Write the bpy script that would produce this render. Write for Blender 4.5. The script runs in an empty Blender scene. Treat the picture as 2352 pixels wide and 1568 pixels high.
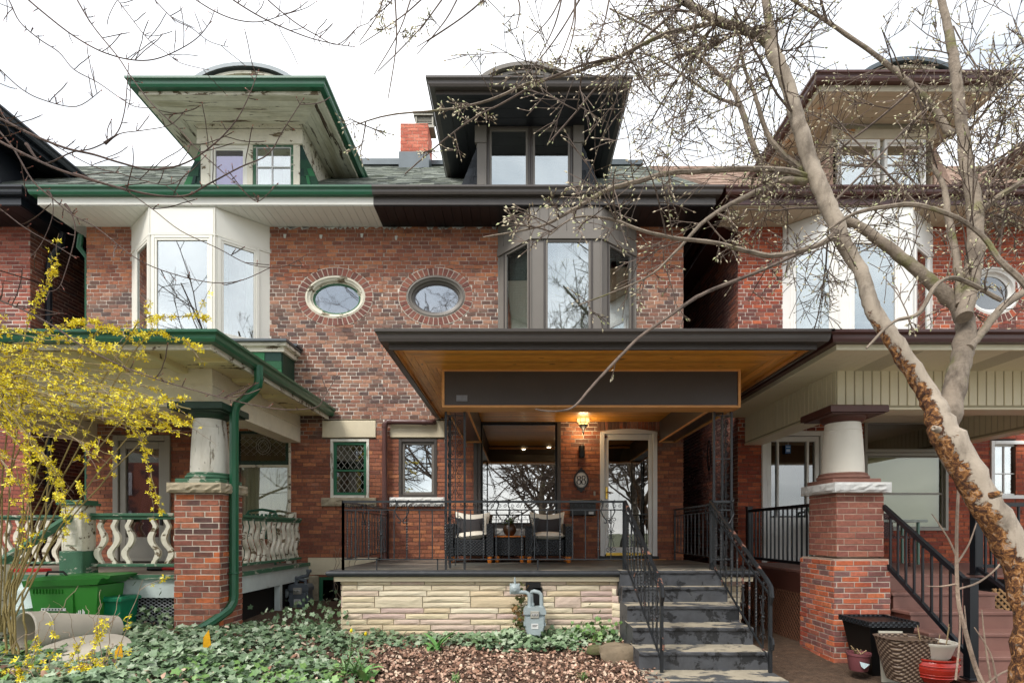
import bpy, math, random, colorsys
import numpy as np
from mathutils import Vector, Matrix
R = random.Random(11)
SC = bpy.context.scene
COL = SC.collection
PI = math.pi
# ------------------------------------------------------------------ camera, sky, sun, exposure
cam = bpy.data.cameras.new('camera'); cam_o = bpy.data.objects.new('camera', cam); COL.objects.link(cam_o)
EYE = 1.6; DC = 9.0
cam_o.location = (0, -DC, EYE); cam_o.rotation_euler = (math.radians(90), 0, 0)
cam.sensor_width = 36; cam.lens = 1242/2352*36; cam.shift_x = -14/2352; cam.shift_y = 438/2352
cam.clip_start = .05; cam.clip_end = 2000
SC.camera = cam_o
SUN_EL, SUN_ROT = math.radians(50), math.radians(205)
w = bpy.data.worlds.new('World'); SC.world = w; w.use_nodes = True
nt = w.node_tree; nt.nodes.clear()
def N(nt, t, **k):
    n = nt.nodes.new(t)
    for a, b in k.items(): setattr(n, a, b)
    return n
out = N(nt, 'ShaderNodeOutputWorld'); mix = N(nt, 'ShaderNodeMixShader')
b1 = N(nt, 'ShaderNodeBackground'); b2 = N(nt, 'ShaderNodeBackground')
sky = N(nt, 'ShaderNodeTexSky', sky_type='NISHITA'); sky.sun_disc = False
sky.sun_elevation = SUN_EL; sky.sun_rotation = SUN_ROT
nt.links.new(sky.outputs[0], b1.inputs[0]); b1.inputs[1].default_value = .12
tc = N(nt, 'ShaderNodeTexCoord'); mp = N(nt, 'ShaderNodeMapping'); mp.inputs['Scale'].default_value = (1.2, 1.2, 3.0)
nz = N(nt, 'ShaderNodeTexNoise'); nz.inputs['Scale'].default_value = 1.7; nz.inputs['Detail'].default_value = 7; nz.inputs['Roughness'].default_value = .55; nz.inputs['Distortion'].default_value = .35
cr = N(nt, 'ShaderNodeValToRGB')
cr.color_ramp.elements[0].position = .34; cr.color_ramp.elements[0].color = (.47, .505, .54, 1)
cr.color_ramp.elements[1].position = .62; cr.color_ramp.elements[1].color = (1.0, 1.0, 1.0, 1)
nt.links.new(tc.outputs['Generated'], mp.inputs[0]); nt.links.new(mp.outputs[0], nz.inputs[0]); nt.links.new(nz.outputs[0], cr.inputs[0])
nt.links.new(cr.outputs[0], b2.inputs[0]); b2.inputs[1].default_value = .52
mix.inputs[0].default_value = .93
nt.links.new(b1.outputs[0], mix.inputs[1]); nt.links.new(b2.outputs[0], mix.inputs[2]); nt.links.new(mix.outputs[0], out.inputs[0])
sun = bpy.data.lights.new('sun', 'SUN'); sun_o = bpy.data.objects.new('sun', sun); COL.objects.link(sun_o)
sun.energy = .9; sun.angle = math.radians(18); sun.color = (1, .96, .9)
sun_o.rotation_euler = (math.radians(40), 0, math.radians(-38))
vs = SC.view_settings; vs.view_transform = 'Standard'; vs.look = 'None'; vs.exposure = 1.9; vs.gamma = 1; vs.use_curve_mapping = False
SC.cycles.max_bounces = 7; SC.cycles.diffuse_bounces = 4; SC.cycles.glossy_bounces = 3; SC.cycles.transparent_max_bounces = 12
SC.cycles.caustics_reflective = False; SC.cycles.caustics_refractive = False
SC.cycles.use_denoising = True
# ------------------------------------------------------------------ small helpers
def pt(px, py, Y):
    s = (DC+Y)/1242
    return Vector(((px-1190)*s, Y, EYE+(1222-py)*s))
WO = {}
def link(ob, parent=None):
    COL.objects.link(ob)
    if parent is not None:
        ob.parent = parent
        off = WO.get(parent.name)
        if off is not None: ob.matrix_parent_inverse = Matrix.Translation(-off)
    return ob
def thing(name, label, cat, loc=(0, 0, 0), group=None):
    o = bpy.data.objects.new(name, None); COL.objects.link(o); o.location = loc; o.empty_display_size = .2
    WO[o.name] = Vector(loc)
    o['label'] = label; o['category'] = cat
    if group: o['group'] = group
    return o
def tag(o, label, cat, group=None):
    o['label'] = label; o['category'] = cat
    if group: o['group'] = group
    return o
class Fr:
    """flat frame: o + u*a + v*b + n*c, n = u x v points out of the surface"""
    def __init__(s, o, u, v):
        s.o = Vector(o); s.u = Vector(u).normalized(); s.v = Vector(v).normalized(); s.n = s.u.cross(s.v)
    def p(s, a, b, c=0): return s.o+s.u*a+s.v*b+s.n*c
    def mat(s, a, b, c=0):
        m = Matrix((s.u, s.v, s.n)).transposed().to_4x4(); m.translation = s.p(a, b, c); return m
WALL = Fr((0, 0, 0), (1, 0, 0), (0, 0, 1))          # a = X, b = Z, c = towards the street
def wall_at(Y): return Fr((0, Y, 0), (1, 0, 0), (0, 0, 1))
def down_at(z): return Fr((0, 0, z), (0, 1, 0), (1, 0, 0))   # faces down; a = Y, b = X
UP = Fr((0, 0, 0), (1, 0, 0), (0, 1, 0))
BOXF = [(0, 1, 2, 3), (7, 6, 5, 4), (0, 4, 5, 1), (1, 5, 6, 2), (2, 6, 7, 3), (3, 7, 4, 0)]
class MB:
    def __init__(s): s.v = []; s.f = []; s.mi = []; s.cur = 0
    def add(s, vs, fs):
        k = len(s.v); s.v.extend([tuple(x) for x in vs])
        for f in fs: s.f.append(tuple(i+k for i in f)); s.mi.append(s.cur)
        return s
    def box(s, x0, x1, y0, y1, z0, z1, j=0):
        vs = [(x0, y0, z1), (x0, y1, z1), (x1, y1, z1), (x1, y0, z1), (x0, y0, z0), (x0, y1, z0), (x1, y1, z0), (x1, y0, z0)]
        if j: vs = [(x+R.uniform(-j, j), y+R.uniform(-j, j), z+R.uniform(-j, j)) for x, y, z in vs]
        return s.add(vs, [(3, 2, 1, 0), (4, 5, 6, 7), (1, 5, 4, 0), (2, 6, 5, 1), (3, 7, 6, 2), (0, 4, 7, 3)])
    def fbox(s, F, a0, a1, b0, b1, c0, c1, j=0):
        q = [(a0, b0), (a1, b0), (a1, b1), (a0, b1)]
        vs = [F.p(a, b, c0) for a, b in q]+[F.p(a, b, c1) for a, b in q]
        if j: vs = [v+Vector((R.uniform(-j, j), R.uniform(-j, j), R.uniform(-j, j))) for v in vs]
        return s.add(vs, [(3, 2, 1, 0), (4, 5, 6, 7), (0, 1, 5, 4), (1, 2, 6, 5), (2, 3, 7, 6), (3, 0, 4, 7)])
    def bbox(s, F, a0, a1, b0, b1, c0, c1, e=.006):
        """box with its front edges chamfered"""
        q = [(a0, b0), (a1, b0), (a1, b1), (a0, b1)]; r = [(a0+e, b0+e), (a1-e, b0+e), (a1-e, b1-e), (a0+e, b1-e)]
        vs = [F.p(a, b, c0) for a, b in q]+[F.p(a, b, c1-e) for a, b in q]+[F.p(a, b, c1) for a, b in r]
        fs = [(3, 2, 1, 0), (8, 9, 10, 11)]
        for i in range(4):
            k = (i+1) % 4
            fs += [(i, k, k+4, i+4), (i+4, k+4, k+8, i+8)]
        return s.add(vs, fs)
    def prism(s, F, poly, c0, c1):
        n = len(poly)
        ar = sum(poly[i][0]*poly[(i+1) % n][1]-poly[(i+1) % n][0]*poly[i][1] for i in range(n))
        if ar < 0: poly = poly[::-1]
        vs = [F.p(a, b, c0) for a, b in poly]+[F.p(a, b, c1) for a, b in poly]
        fs = [tuple(range(n-1, -1, -1)), tuple(range(n, 2*n))]+[(i, (i+1) % n, (i+1) % n+n, i+n) for i in range(n)]
        return s.add(vs, fs)
    def tube(s, pts, rad, n=6, cap=True, twist=0, sq=False):
        pts = [Vector(p) for p in pts]; m = len(pts)
        if not hasattr(rad, '__len__'): rad = [rad]*m
        t0 = (pts[1]-pts[0]).normalized()
        ref = Vector((0, 0, 1)) if abs(t0.z) < .9 else Vector((0, 1, 0))
        x = t0.cross(ref).normalized(); vs = []; 
        for i, p in enumerate(pts):
            t = (pts[min(i+1, m-1)]-pts[max(i-1, 0)])
            t = t.normalized() if t.length > 1e-9 else t0
            x = (x-t*x.dot(t)); x = x.normalized() if x.length > 1e-6 else t.orthogonal().normalized()
            y = t.cross(x); r = rad[i]
            for k in range(n):
                a = 2*PI*k/n+twist*i+(PI/4 if sq else 0)
                vs.append(p+x*(math.cos(a)*r)+y*(math.sin(a)*r))
        fs = []
        for i in range(m-1):
            for k in range(n):
                k2 = (k+1) % n
                fs.append((i*n+k, i*n+k2, (i+1)*n+k2, (i+1)*n+k))
        if cap: fs += [tuple(range(n-1, -1, -1)), tuple(range((m-1)*n, m*n))]
        return s.add(vs, fs)
    def bar(s, p, q, w, d=None):
        """square bar from p to q"""
        return s.tube([p, q], w*.7071, 4, sq=True)
    def lathe(s, c, prof, n=16, axis=(0, 0, 1), cap=True, jit=0):
        ax = Vector(axis).normalized(); x = ax.orthogonal().normalized()
        if abs(ax.z) > .9: x = Vector((1, 0, 0)); x = (x-ax*x.dot(ax)).normalized()
        y = ax.cross(x); vs = []; c = Vector(c)
        for r, h in prof:
            for k in range(n):
                a = 2*PI*k/n; rr = r+(R.uniform(-jit, jit) if jit else 0)
                vs.append(c+ax*h+x*(math.cos(a)*rr)+y*(math.sin(a)*rr))
        m = len(prof); fs = []
        for i in range(m-1):
            for k in range(n):
                k2 = (k+1) % n
                fs.append((i*n+k, i*n+k2, (i+1)*n+k2, (i+1)*n+k))
        if cap: fs += [tuple(range(n-1, -1, -1)), tuple(range((m-1)*n, m*n))]
        return s.add(vs, fs)
    def build(s, name, mats, parent=None, smooth=False, label=None, kind=None):
        me = bpy.data.meshes.new(name); me.from_pydata(s.v, [], s.f)
        if not isinstance(mats, (list, tuple)): mats = [mats]
        for m in mats: me.materials.append(m)
        if len(mats) > 1: me.polygons.foreach_set('material_index', s.mi)
        if smooth:
            me.polygons.foreach_set('use_smooth', [True]*len(me.polygons))
            try: me.set_sharp_from_angle(angle=math.radians(40))
            except Exception: pass
        me.update()
        o = bpy.data.objects.new(name, me); link(o, parent)
        if label: o['label'] = label
        if kind: o['kind'] = kind
        return o
def npmesh(name, V, F, mats, parent=None, kind=None, smooth=False, mi=None):
    """V (n,3) F (m,k) arrays"""
    me = bpy.data.meshes.new(name); V = np.asarray(V, np.float32); F = np.asarray(F, np.int32)
    me.vertices.add(len(V)); me.vertices.foreach_set('co', V.ravel())
    k = F.shape[1]; me.loops.add(F.size); me.loops.foreach_set('vertex_index', F.ravel())
    me.polygons.add(len(F)); me.polygons.foreach_set('loop_start', np.arange(0, F.size, k, dtype=np.int32))
    me.polygons.foreach_set('loop_total', np.full(len(F), k, np.int32))
    if not isinstance(mats, (list, tuple)): mats = [mats]
    for m in mats: me.materials.append(m)
    if mi is not None: me.polygons.foreach_set('material_index', np.asarray(mi, np.int32))
    if smooth: me.polygons.foreach_set('use_smooth', np.ones(len(F), bool))
    me.update(calc_edges=True); me.validate()
    o = bpy.data.objects.new(name, me); link(o, parent)
    if kind: o['kind'] = kind
    return o
def clip_poly(poly, nx, ny, d):
    """keep nx*x+ny*y <= d"""
    out = []; n = len(poly)
    for i in range(n):
        p, q = poly[i], poly[(i+1) % n]; sp = nx*p[0]+ny*p[1]-d; sq = nx*q[0]+ny*q[1]-d
        if sp <= 0: out.append(p)
        if (sp < 0) != (sq < 0) and abs(sp-sq) > 1e-12:
            t = sp/(sp-sq); out.append((p[0]+(q[0]-p[0])*t, p[1]+(q[1]-p[1])*t))
    return out
def area(poly):
    n = len(poly); return abs(sum(poly[i][0]*poly[(i+1) % n][1]-poly[(i+1) % n][0]*poly[i][1] for i in range(n)))/2
def planks(F, poly, ang, width, th, mat, parent, name='board', gap=.004, c0=0, mats=None, jit=0, j=0, off=0):
    """fill a convex polygon (a,b) with boards that run along ang; each board a part"""
    nx, ny = -math.sin(ang), math.cos(ang); ds = [nx*x+ny*y for x, y in poly]; lo, hi = min(ds), max(ds)
    k = 0; d = lo+off
    res = []
    while d < hi-1e-4:
        q = clip_poly(poly, nx, ny, d+width-gap/2); q = clip_poly(q, -nx, -ny, -(d+gap/2))
        if len(q) >= 3 and area(q) > 1e-4:
            m = MB(); m.prism(F, q, c0, c0+th+R.uniform(-jit, jit))
            res.append(m.build(name, mats[k % len(mats)] if mats else mat, parent))
        d += width; k += 1
    return res
# ------------------------------------------------------------------ materials
def lin(h):
    h = h.lstrip('#'); c = [int(h[i:i+2], 16)/255 for i in (0, 2, 4)]
    return tuple((x/12.92 if x <= .04045 else ((x+.055)/1.055)**2.4) for x in c)
def mth(nt, op, a, b=None, clamp=False):
    n = N(nt, 'ShaderNodeMath', operation=op); n.use_clamp = clamp
    for i, x in enumerate((a, b)):
        if x is None: continue
        if isinstance(x, (int, float)): n.inputs[i].default_value = x
        else: nt.links.new(x, n.inputs[i])
    return n.outputs[0]
def noise(nt, vec, scale, detail=3, rough=.55, stretch=None, dist=0):
    if stretch:
        m = N(nt, 'ShaderNodeMapping'); m.inputs['Scale'].default_value = stretch; nt.links.new(vec, m.inputs[0]); vec = m.outputs[0]
    n = N(nt, 'ShaderNodeTexNoise'); n.inputs['Scale'].default_value = scale; n.inputs['Detail'].default_value = detail
    n.inputs['Roughness'].default_value = rough; n.inputs['Distortion'].default_value = dist
    nt.links.new(vec, n.inputs[0]); return n.outputs[0]
def ramp(nt, fac, stops, interp='LINEAR'):
    n = N(nt, 'ShaderNodeValToRGB'); e = n.color_ramp.elements; n.color_ramp.interpolation = interp
    while len(e) < len(stops): e.new(.5)
    for i, (p, c) in enumerate(stops):
        e[i].position = p; e[i].color = (*c, 1) if len(c) == 3 else c
    nt.links.new(fac, n.inputs[0]); return n.outputs[0]
def mixc(nt, fac, a, b, mode='MIX'):
    n = N(nt, 'ShaderNodeMix', data_type='RGBA', blend_type=mode)
    if isinstance(fac, (int, float)): n.inputs[0].default_value = fac
    else: nt.links.new(fac, n.inputs[0])
    for i, x in ((6, a), (7, b)):
        if isinstance(x, tuple): n.inputs[i].default_value = (*x[:3], 1)
        else: nt.links.new(x, n.inputs[i])
    return n.outputs[2]
def smooth01(nt, x, lo, hi):
    n = N(nt, 'ShaderNodeMapRange', interpolation_type='SMOOTHSTEP'); nt.links.new(x, n.inputs[0])
    n.inputs[1].default_value = lo; n.inputs[2].default_value = hi; return n.outputs[0]
def newmat(name):
    m = bpy.data.materials.new(name); m.use_nodes = True; nt = m.node_tree; nt.nodes.clear()
    o = N(nt, 'ShaderNodeOutputMaterial'); p = N(nt, 'ShaderNodeBsdfPrincipled'); nt.links.new(p.outputs[0], o.inputs[0])
    g = N(nt, 'ShaderNodeNewGeometry')
    return m, nt, p, g
def rnd(nt, g):
    oi = N(nt, 'ShaderNodeObjectInfo')
    return mth(nt, 'FRACT', mth(nt, 'ADD', g.outputs['Random Per Island'], oi.outputs['Random']))
def M(name, cols, var=.25, scale=6, rough=.6, bump=.15, bscale=60, metal=0, stretch=None, patch=None, pth=.6, pscale=5, pst=None, psoft=.03, dirt=None, dth=.55, dscale=2, spec=.5, sub=None, pdetail=6, vstretch=None):
    """cols: colours picked per piece; var: brightness mottling; patch: colour of flaked or worn patches; dirt: soft staining"""
    m, nt, p, g = newmat(name); pos = g.outputs['Position']; L = nt.links.new
    cols = [lin(c) if isinstance(c, str) else c for c in (cols if isinstance(cols, list) else [cols])]
    if len(cols) > 1: col = ramp(nt, rnd(nt, g), [(i/len(cols), c) for i, c in enumerate(cols)], 'CONSTANT')
    else:
        rg = N(nt, 'ShaderNodeRGB'); rg.outputs[0].default_value = (*cols[0], 1); col = rg.outputs[0]
    n1 = noise(nt, pos, scale, 4, .6, stretch)
    if var: col = mixc(nt, 1, col, ramp(nt, n1, [(.25, (1-var,)*3), (.75, (1+var*.6,)*3)]), 'MULTIPLY')
    if dirt:
        f = smooth01(nt, noise(nt, pos, dscale, 5, .62, pst), dth, dth+.22)
        col = mixc(nt, f, col, lin(dirt))
    bh = noise(nt, pos, bscale, 4, .6, vstretch or stretch)
    if patch:
        f = smooth01(nt, noise(nt, pos, pscale, pdetail, .68, pst, .3), pth, pth+psoft)
        col = mixc(nt, f, col, lin(patch)); bh = mth(nt, 'SUBTRACT', bh, mth(nt, 'MULTIPLY', f, .8))
    L(col, p.inputs['Base Color']); p.inputs['Roughness'].default_value = rough; p.inputs['Metallic'].default_value = metal
    p.inputs['Specular IOR Level'].default_value = spec
    if bump:
        b = N(nt, 'ShaderNodeBump'); b.inputs['Strength'].default_value = bump; b.inputs['Distance'].default_value = .01
        L(bh, b.inputs['Height']); L(b.outputs[0], p.inputs['Normal'])
    if sub:
        p.inputs['Subsurface Weight'].default_value = sub
    return m
def brickmat(name, red, dark, lo=3.2, hi=5.9, dfac=.75, white=.12, zmask=True, soot=.18):
    """fired clay: per-brick colour, orange where sheltered, brown and sooty in the weathered band, lime stains"""
    m, nt, p, g = newmat(name); pos = g.outputs['Position']; L = nt.links.new
    red = [lin(c) for c in red]; dark = [lin(c) for c in dark]; r = rnd(nt, g)
    c1 = ramp(nt, r, [(i/len(red), c) for i, c in enumerate(red)], 'CONSTANT')
    r2 = mth(nt, 'FRACT', mth(nt, 'MULTIPLY', r, 7.31))
    c2 = ramp(nt, r2, [(i/len(dark), c) for i, c in enumerate(dark)], 'CONSTANT')
    big = noise(nt, pos, .9, 4, .6)
    if zmask:
        sx = N(nt, 'ShaderNodeSeparateXYZ'); L(pos, sx.inputs[0]); z = sx.outputs[2]
        zz = mth(nt, 'ADD', z, mth(nt, 'MULTIPLY', mth(nt, 'SUBTRACT', big, .5), 1.4))
        up = smooth01(nt, zz, lo-.25, lo+.35); dn = mth(nt, 'SUBTRACT', 1, smooth01(nt, zz, hi-.6, hi+.35))
        f = mth(nt, 'MULTIPLY', up, dn)
    else: f = smooth01(nt, big, .35, .65)
    f = mth(nt, 'MULTIPLY', f, 1.15 if zmask else 1)
    f = smooth01(nt, mth(nt, 'ADD', mth(nt, 'MULTIPLY', f, dfac), mth(nt, 'MULTIPLY', mth(nt, 'SUBTRACT', r2, .5), .7)), .3, .62)
    col = mixc(nt, f, c1, c2)
    fine = noise(nt, pos, 26, 4, .65); col = mixc(nt, 1, col, ramp(nt, fine, [(.3, (.72,)*3), (.7, (1.22,)*3)]), 'MULTIPLY')
    sp = noise(nt, pos, 9, 5, .7); col = mixc(nt, mth(nt, 'MULTIPLY', smooth01(nt, sp, .56, .74), soot), col, (.05, .035, .032))
    wf = smooth01(nt, noise(nt, pos, 3.1, 6, .72), .6, .7); col = mixc(nt, mth(nt, 'MULTIPLY', wf, white), col, (.6, .54, .5))
    L(col, p.inputs['Base Color']); p.inputs['Roughness'].default_value = .85
    b = N(nt, 'ShaderNodeBump'); b.inputs['Strength'].default_value = .45; b.inputs['Distance'].default_value = .006
    L(mth(nt, 'ADD', fine, noise(nt, pos, 90, 3)), b.inputs['Height']); L(b.outputs[0], p.inputs['Normal'])
    return m
def glassmat(name, tint=(.75, .8, .8), refl=.45, rough=.01, wave=0):
    m = bpy.data.materials.new(name); m.use_nodes = True; nt = m.node_tree; nt.nodes.clear(); L = nt.links.new
    o = N(nt, 'ShaderNodeOutputMaterial'); mx = N(nt, 'ShaderNodeMixShader'); gl = N(nt, 'ShaderNodeBsdfGlossy'); tr = N(nt, 'ShaderNodeBsdfTransparent')
    gl.inputs['Roughness'].default_value = rough; gl.inputs['Color'].default_value = (*[.5+.5*x for x in tint], 1); tr.inputs['Color'].default_value = (*tint, 1)
    lw = N(nt, 'ShaderNodeLayerWeight'); lw.inputs[0].default_value = .35
    f = mth(nt, 'ADD', mth(nt, 'MULTIPLY', lw.outputs['Facing'], .35), refl, True)
    L(f, mx.inputs[0]); L(tr.outputs[0], mx.inputs[1]); L(gl.outputs[0], mx.inputs[2]); L(mx.outputs[0], o.inputs[0])
    if wave:
        g = N(nt, 'ShaderNodeNewGeometry'); b = N(nt, 'ShaderNodeBump'); b.inputs['Strength'].default_value = wave; b.inputs['Distance'].default_value = .01
        L(noise(nt, g.outputs['Position'], 2.2, 2), b.inputs['Height']); L(b.outputs[0], gl.inputs['Normal'])
    return m
def emis(name, col, s):
    m, nt, p, g = newmat(name); p.inputs['Base Color'].default_value = (*col, 1); p.inputs['Emission Color'].default_value = (*col, 1); p.inputs['Emission Strength'].default_value = s
    return m
RED = ['#a3664a', '#985c44', '#ae6e4c', '#8e563f', '#9a6046', '#86503e', '#815040', '#a4674c', '#925b46', '#b67550']
DRK = ['#7d5c50', '#966e5a', '#694f45', '#8c6252', '#a27862', '#5e4a45', '#946552', '#7e6256', '#aa7d66', '#6f5146']
m_brick = brickmat('brick_weathered', RED, DRK)
m_brick_pillar = brickmat('brick_pillar', ['#985c48', '#a2664e', '#8a5544', '#ac6b50', '#825044', '#9a604c', '#c06a40'], ['#6a4740', '#784b42', '#865043', '#5c403b'], zmask=False, dfac=.6, white=.05)
m_brick_right_up = brickmat('brick_painted_red', ['#9a6050', '#a36856', '#925c50', '#a86c58'], ['#8a584a', '#965f50'], zmask=False, white=.0, soot=.1)
m_brick_right_low = brickmat('brick_new_orange', ['#c96c48', '#be6242', '#d27850', '#94655e', '#aa6652', '#cc775c', '#86605a'], ['#b55a42', '#a85240', '#8a5c56'], zmask=False, white=.12, soot=.12)
m_brick_chim = brickmat('brick_chimney', ['#c4705a', '#ba6650', '#cd7a62'], ['#b5604c'], zmask=False, white=.0, soot=.1)
m_brick_alley = brickmat('brick_alley', ['#764638', '#86503e', '#663d34', '#925642'], ['#523834', '#603e38'], zmask=False, white=.02)
m_brick_ring = brickmat('brick_ring', ['#8a5548', '#7c4c42', '#95604f', '#6f463e'], ['#6b4640', '#7d5248'], zmask=False, white=.1)
def mortmat():
    m, nt, p, g = newmat('mortar'); pos = g.outputs['Position']; L = nt.links.new
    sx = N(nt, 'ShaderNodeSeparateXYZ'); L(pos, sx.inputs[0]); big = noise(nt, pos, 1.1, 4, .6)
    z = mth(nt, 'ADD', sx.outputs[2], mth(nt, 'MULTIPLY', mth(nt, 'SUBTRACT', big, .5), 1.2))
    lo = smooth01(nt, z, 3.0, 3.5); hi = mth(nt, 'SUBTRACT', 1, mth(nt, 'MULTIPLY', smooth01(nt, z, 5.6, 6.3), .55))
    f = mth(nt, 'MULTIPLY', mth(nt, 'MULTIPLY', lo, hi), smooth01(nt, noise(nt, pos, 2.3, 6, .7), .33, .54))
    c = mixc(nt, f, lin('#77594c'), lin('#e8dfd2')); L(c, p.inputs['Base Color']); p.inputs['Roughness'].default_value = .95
    return m
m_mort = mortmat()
m_lead = M('lead_came', '#a4a49c', var=.1, rough=.5, bump=0)
m_slab_edge = M('slab_edge_paint', '#2f3236', var=.3, scale=8, rough=.5, bump=.5, bscale=14)
m_mort_dk = M('mortar_dark', '#bda593', var=.4, scale=5, rough=.95, bump=.3)
m_mort_lt = M('mortar_light', '#c9bdae', var=.3, scale=6, rough=.95, bump=.3)
m_peel = M('peeling_white_paint', '#e0dac8', var=.12, scale=9, rough=.7, bump=.5, bscale=40, patch='#6f6048', pth=.565, pscale=3.6, pst=(1.0, 2.2, 2.0), psoft=.02, dirt='#a39a7e', dth=.55)
m_peel_soft = M('soffit_old_paint', '#e6e2d0', var=.15, scale=7, rough=.75, bump=.45, bscale=30, patch='#5a4a38', pth=.585, pscale=3.4, pst=(.35, 3.4, 2.0), psoft=.015, dirt='#b3ad92', dth=.5)
m_peel_side = M('soffit_side_paint', '#dcd9c8', var=.15, scale=7, rough=.75, bump=.45, bscale=30, patch='#4f4234', pth=.585, pscale=3.4, pst=(3.4, .35, 2.0), psoft=.015, dirt='#b3ad92', dth=.5)
m_cream = M('cream_porch_paint', '#e3d6a8', var=.1, scale=6, rough=.7, bump=.3, patch='#6a5b3f', pth=.60, pscale=3.2, pst=(.5, 1.8, 2.6), psoft=.015, dirt='#c2b07c', dth=.55)
m_cream_beam = M('beam_paint', '#ece4cc', var=.1, scale=6, rough=.7, bump=.3, patch='#7d6f58', pth=.69, pscale=4, pst=(.8, .8, 2.0), psoft=.02, dirt='#b0a486', dth=.58)
m_col_white = M('column_cracked_paint', '#dedace', var=.12, scale=5, rough=.7, bump=.6, bscale=35, patch='#938a7a', pth=.58, pscale=9, pst=(1.6, 1.6, .3), psoft=.02, dirt='#b3aa98', dth=.52)
m_col_right = M('column_white_paint', '#ebe6d8', var=.06, scale=4, rough=.55, bump=.25, patch='#9a8f80', pth=.70, pscale=5, pst=(1.4, 1.4, .35), psoft=.012)
m_trim_green = M('green_metal_gutter', '#1e5a3e', var=.12, scale=3, rough=.3, bump=.05, spec=.6)
m_green_dk = M('dark_green_paint', '#1d3a2c', var=.2, scale=6, rough=.5, bump=.2)
m_green_peel = M('green_paint_worn', '#3f6a50', var=.2, scale=6, rough=.7, bump=.4, patch='#a9ab9b', pth=.56, pscale=5, pst=(1, 1, 2), psoft=.02)
m_green_win = M('green_window_paint', '#2c6a4c', var=.15, scale=6, rough=.5, bump=.2)
m_vinyl = M('white_vinyl', '#e8e5da', var=.04, scale=2, rough=.4, bump=.03)
m_vinyl_soffit = M('white_vinyl_soffit', '#e6e6de', var=.05, scale=2, rough=.45, bump=.03)
m_fascia_white = M('white_fascia', '#dedcd2', var=.05, scale=2, rough=.45, bump=.03)
m_dk_metal = M('dark_brown_aluminium', '#4a4440', var=.08, scale=3, rough=.35, bump=.03)
m_dk_soffit = M('black_soffit', '#1f1c1e', var=.08, scale=3, rough=.4, bump=.03)
m_dk_dormer = M('black_dormer_soffit', '#17191f', var=.08, scale=3, rough=.4, bump=.03)
m_bay_grey = M('taupe_cladding', '#756f68', var=.05, scale=3, rough=.5, bump=.03)
m_navy = M('navy_metal', '#161b24', var=.08, scale=3, rough=.35, bump=.03)
m_brown_gut = M('brown_gutter', '#4a2c27', var=.1, scale=3, rough=.3, bump=.03)
m_beige_vinyl = M('beige_vinyl', '#eee6c8', var=.04, scale=2, rough=.45, bump=.03)
m_beige_groove = M('beige_vinyl_groove', '#b0a68a', var=.04, scale=2, rough=.6, bump=.03)
m_shingle = M('asphalt_shingles_grey', ['#737970', '#7f857b', '#686d68', '#8a8f84', '#767c70', '#5c625d'], var=.3, scale=40, rough=.95, bump=.5, bscale=200)
m_shingle_br = M('asphalt_shingles_brown', ['#ab9080', '#9e8474', '#b59c8b', '#917868'], var=.25, scale=40, rough=.95, bump=.5, bscale=200)
m_shingle_gr = M('green_shingles', ['#2e5c40', '#284c3a', '#243f38', '#327049', '#243a38'], var=.3, scale=60, rough=.95, bump=.6, bscale=200)
m_shingle_bk = M('black_shingles', ['#33363b', '#2b2e33', '#3a3e44'], var=.25, scale=60, rough=.95, bump=.6, bscale=200)
m_flash = M('metal_flashing', '#5b6266', var=.15, scale=3, rough=.4, bump=.05, metal=.5)
def cedarmat(name, ax):
    m, nt, p, g = newmat(name); pos = g.outputs['Position']; L = nt.links.new
    st = (1.2, 14, 14) if ax == 0 else (14, 1.2, 14)
    gr = noise(nt, pos, 4, 6, .6, st, .6); c = ramp(nt, gr, [(.3, lin('#c07a28')), (.5, lin('#e29a38')), (.7, lin('#f2b450'))])
    r = rnd(nt, g); c = mixc(nt, 1, c, ramp(nt, r, [(0, (.78,)*3), (1, (1.18,)*3)]), 'MULTIPLY')
    kn = noise(nt, pos, 5.5, 1, .3, (1.0, 2.6, 1) if ax == 0 else (2.6, 1, 1)); c = mixc(nt, smooth01(nt, kn, .74, .79), c, lin('#3d1c06'))
    L(c, p.inputs['Base Color']); p.inputs['Roughness'].default_value = .35
    b = N(nt, 'ShaderNodeBump'); b.inputs['Strength'].default_value = .1; L(gr, b.inputs['Height']); L(b.outputs[0], p.inputs['Normal'])
    return m
m_cedar = cedarmat('cedar_boards', 0); m_cedar_y = cedarmat('cedar_boards_side', 1)
m_cedar_trim = M('cedar_trim', '#dfa364', var=.2, scale=9, rough=.5, bump=.1, stretch=(.3, 1, 1))
m_stone = M('split_stone', ['#dccdb0', '#e0d2b6', '#d2bcab', '#dac6b0', '#e4d8be', '#d5c2a2', '#ccb3a8', '#dfcfae'], var=.2, scale=5, rough=.9, bump=.8, bscale=14, stretch=(.5, 1, 2), dirt='#9c8a66', dth=.62, dscale=1.5)
m_stone_joint = M('stone_joint', '#b8ad96', var=.2, rough=.95)
m_lime = M('limestone', '#d8ccb0', var=.12, scale=3, rough=.85, bump=.2, bscale=30, dirt='#8f8468', dth=.6, dscale=1.2)
m_rough_stone = M('rock_faced_sill', '#a89c84', var=.35, scale=10, rough=.95, bump=.8, bscale=18)
m_white_stone = M('white_painted_stone', '#d8d8d4', var=.1, scale=10, rough=.7, bump=.8, bscale=16)
m_slab = M('painted_slab', '#54544f', var=.3, scale=4, rough=.5, bump=.3, bscale=20, patch='#8f877a', pth=.50, pscale=2.4, pst=(.4, 1.6, 1), psoft=.12)
m_riser = M('step_riser_paint', '#4a4c50', var=.35, scale=6, rough=.6, bump=.7, bscale=14, patch='#222325', pth=.54, pscale=5, psoft=.03, dirt='#5a5c5c', dth=.6, dscale=4)
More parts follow.
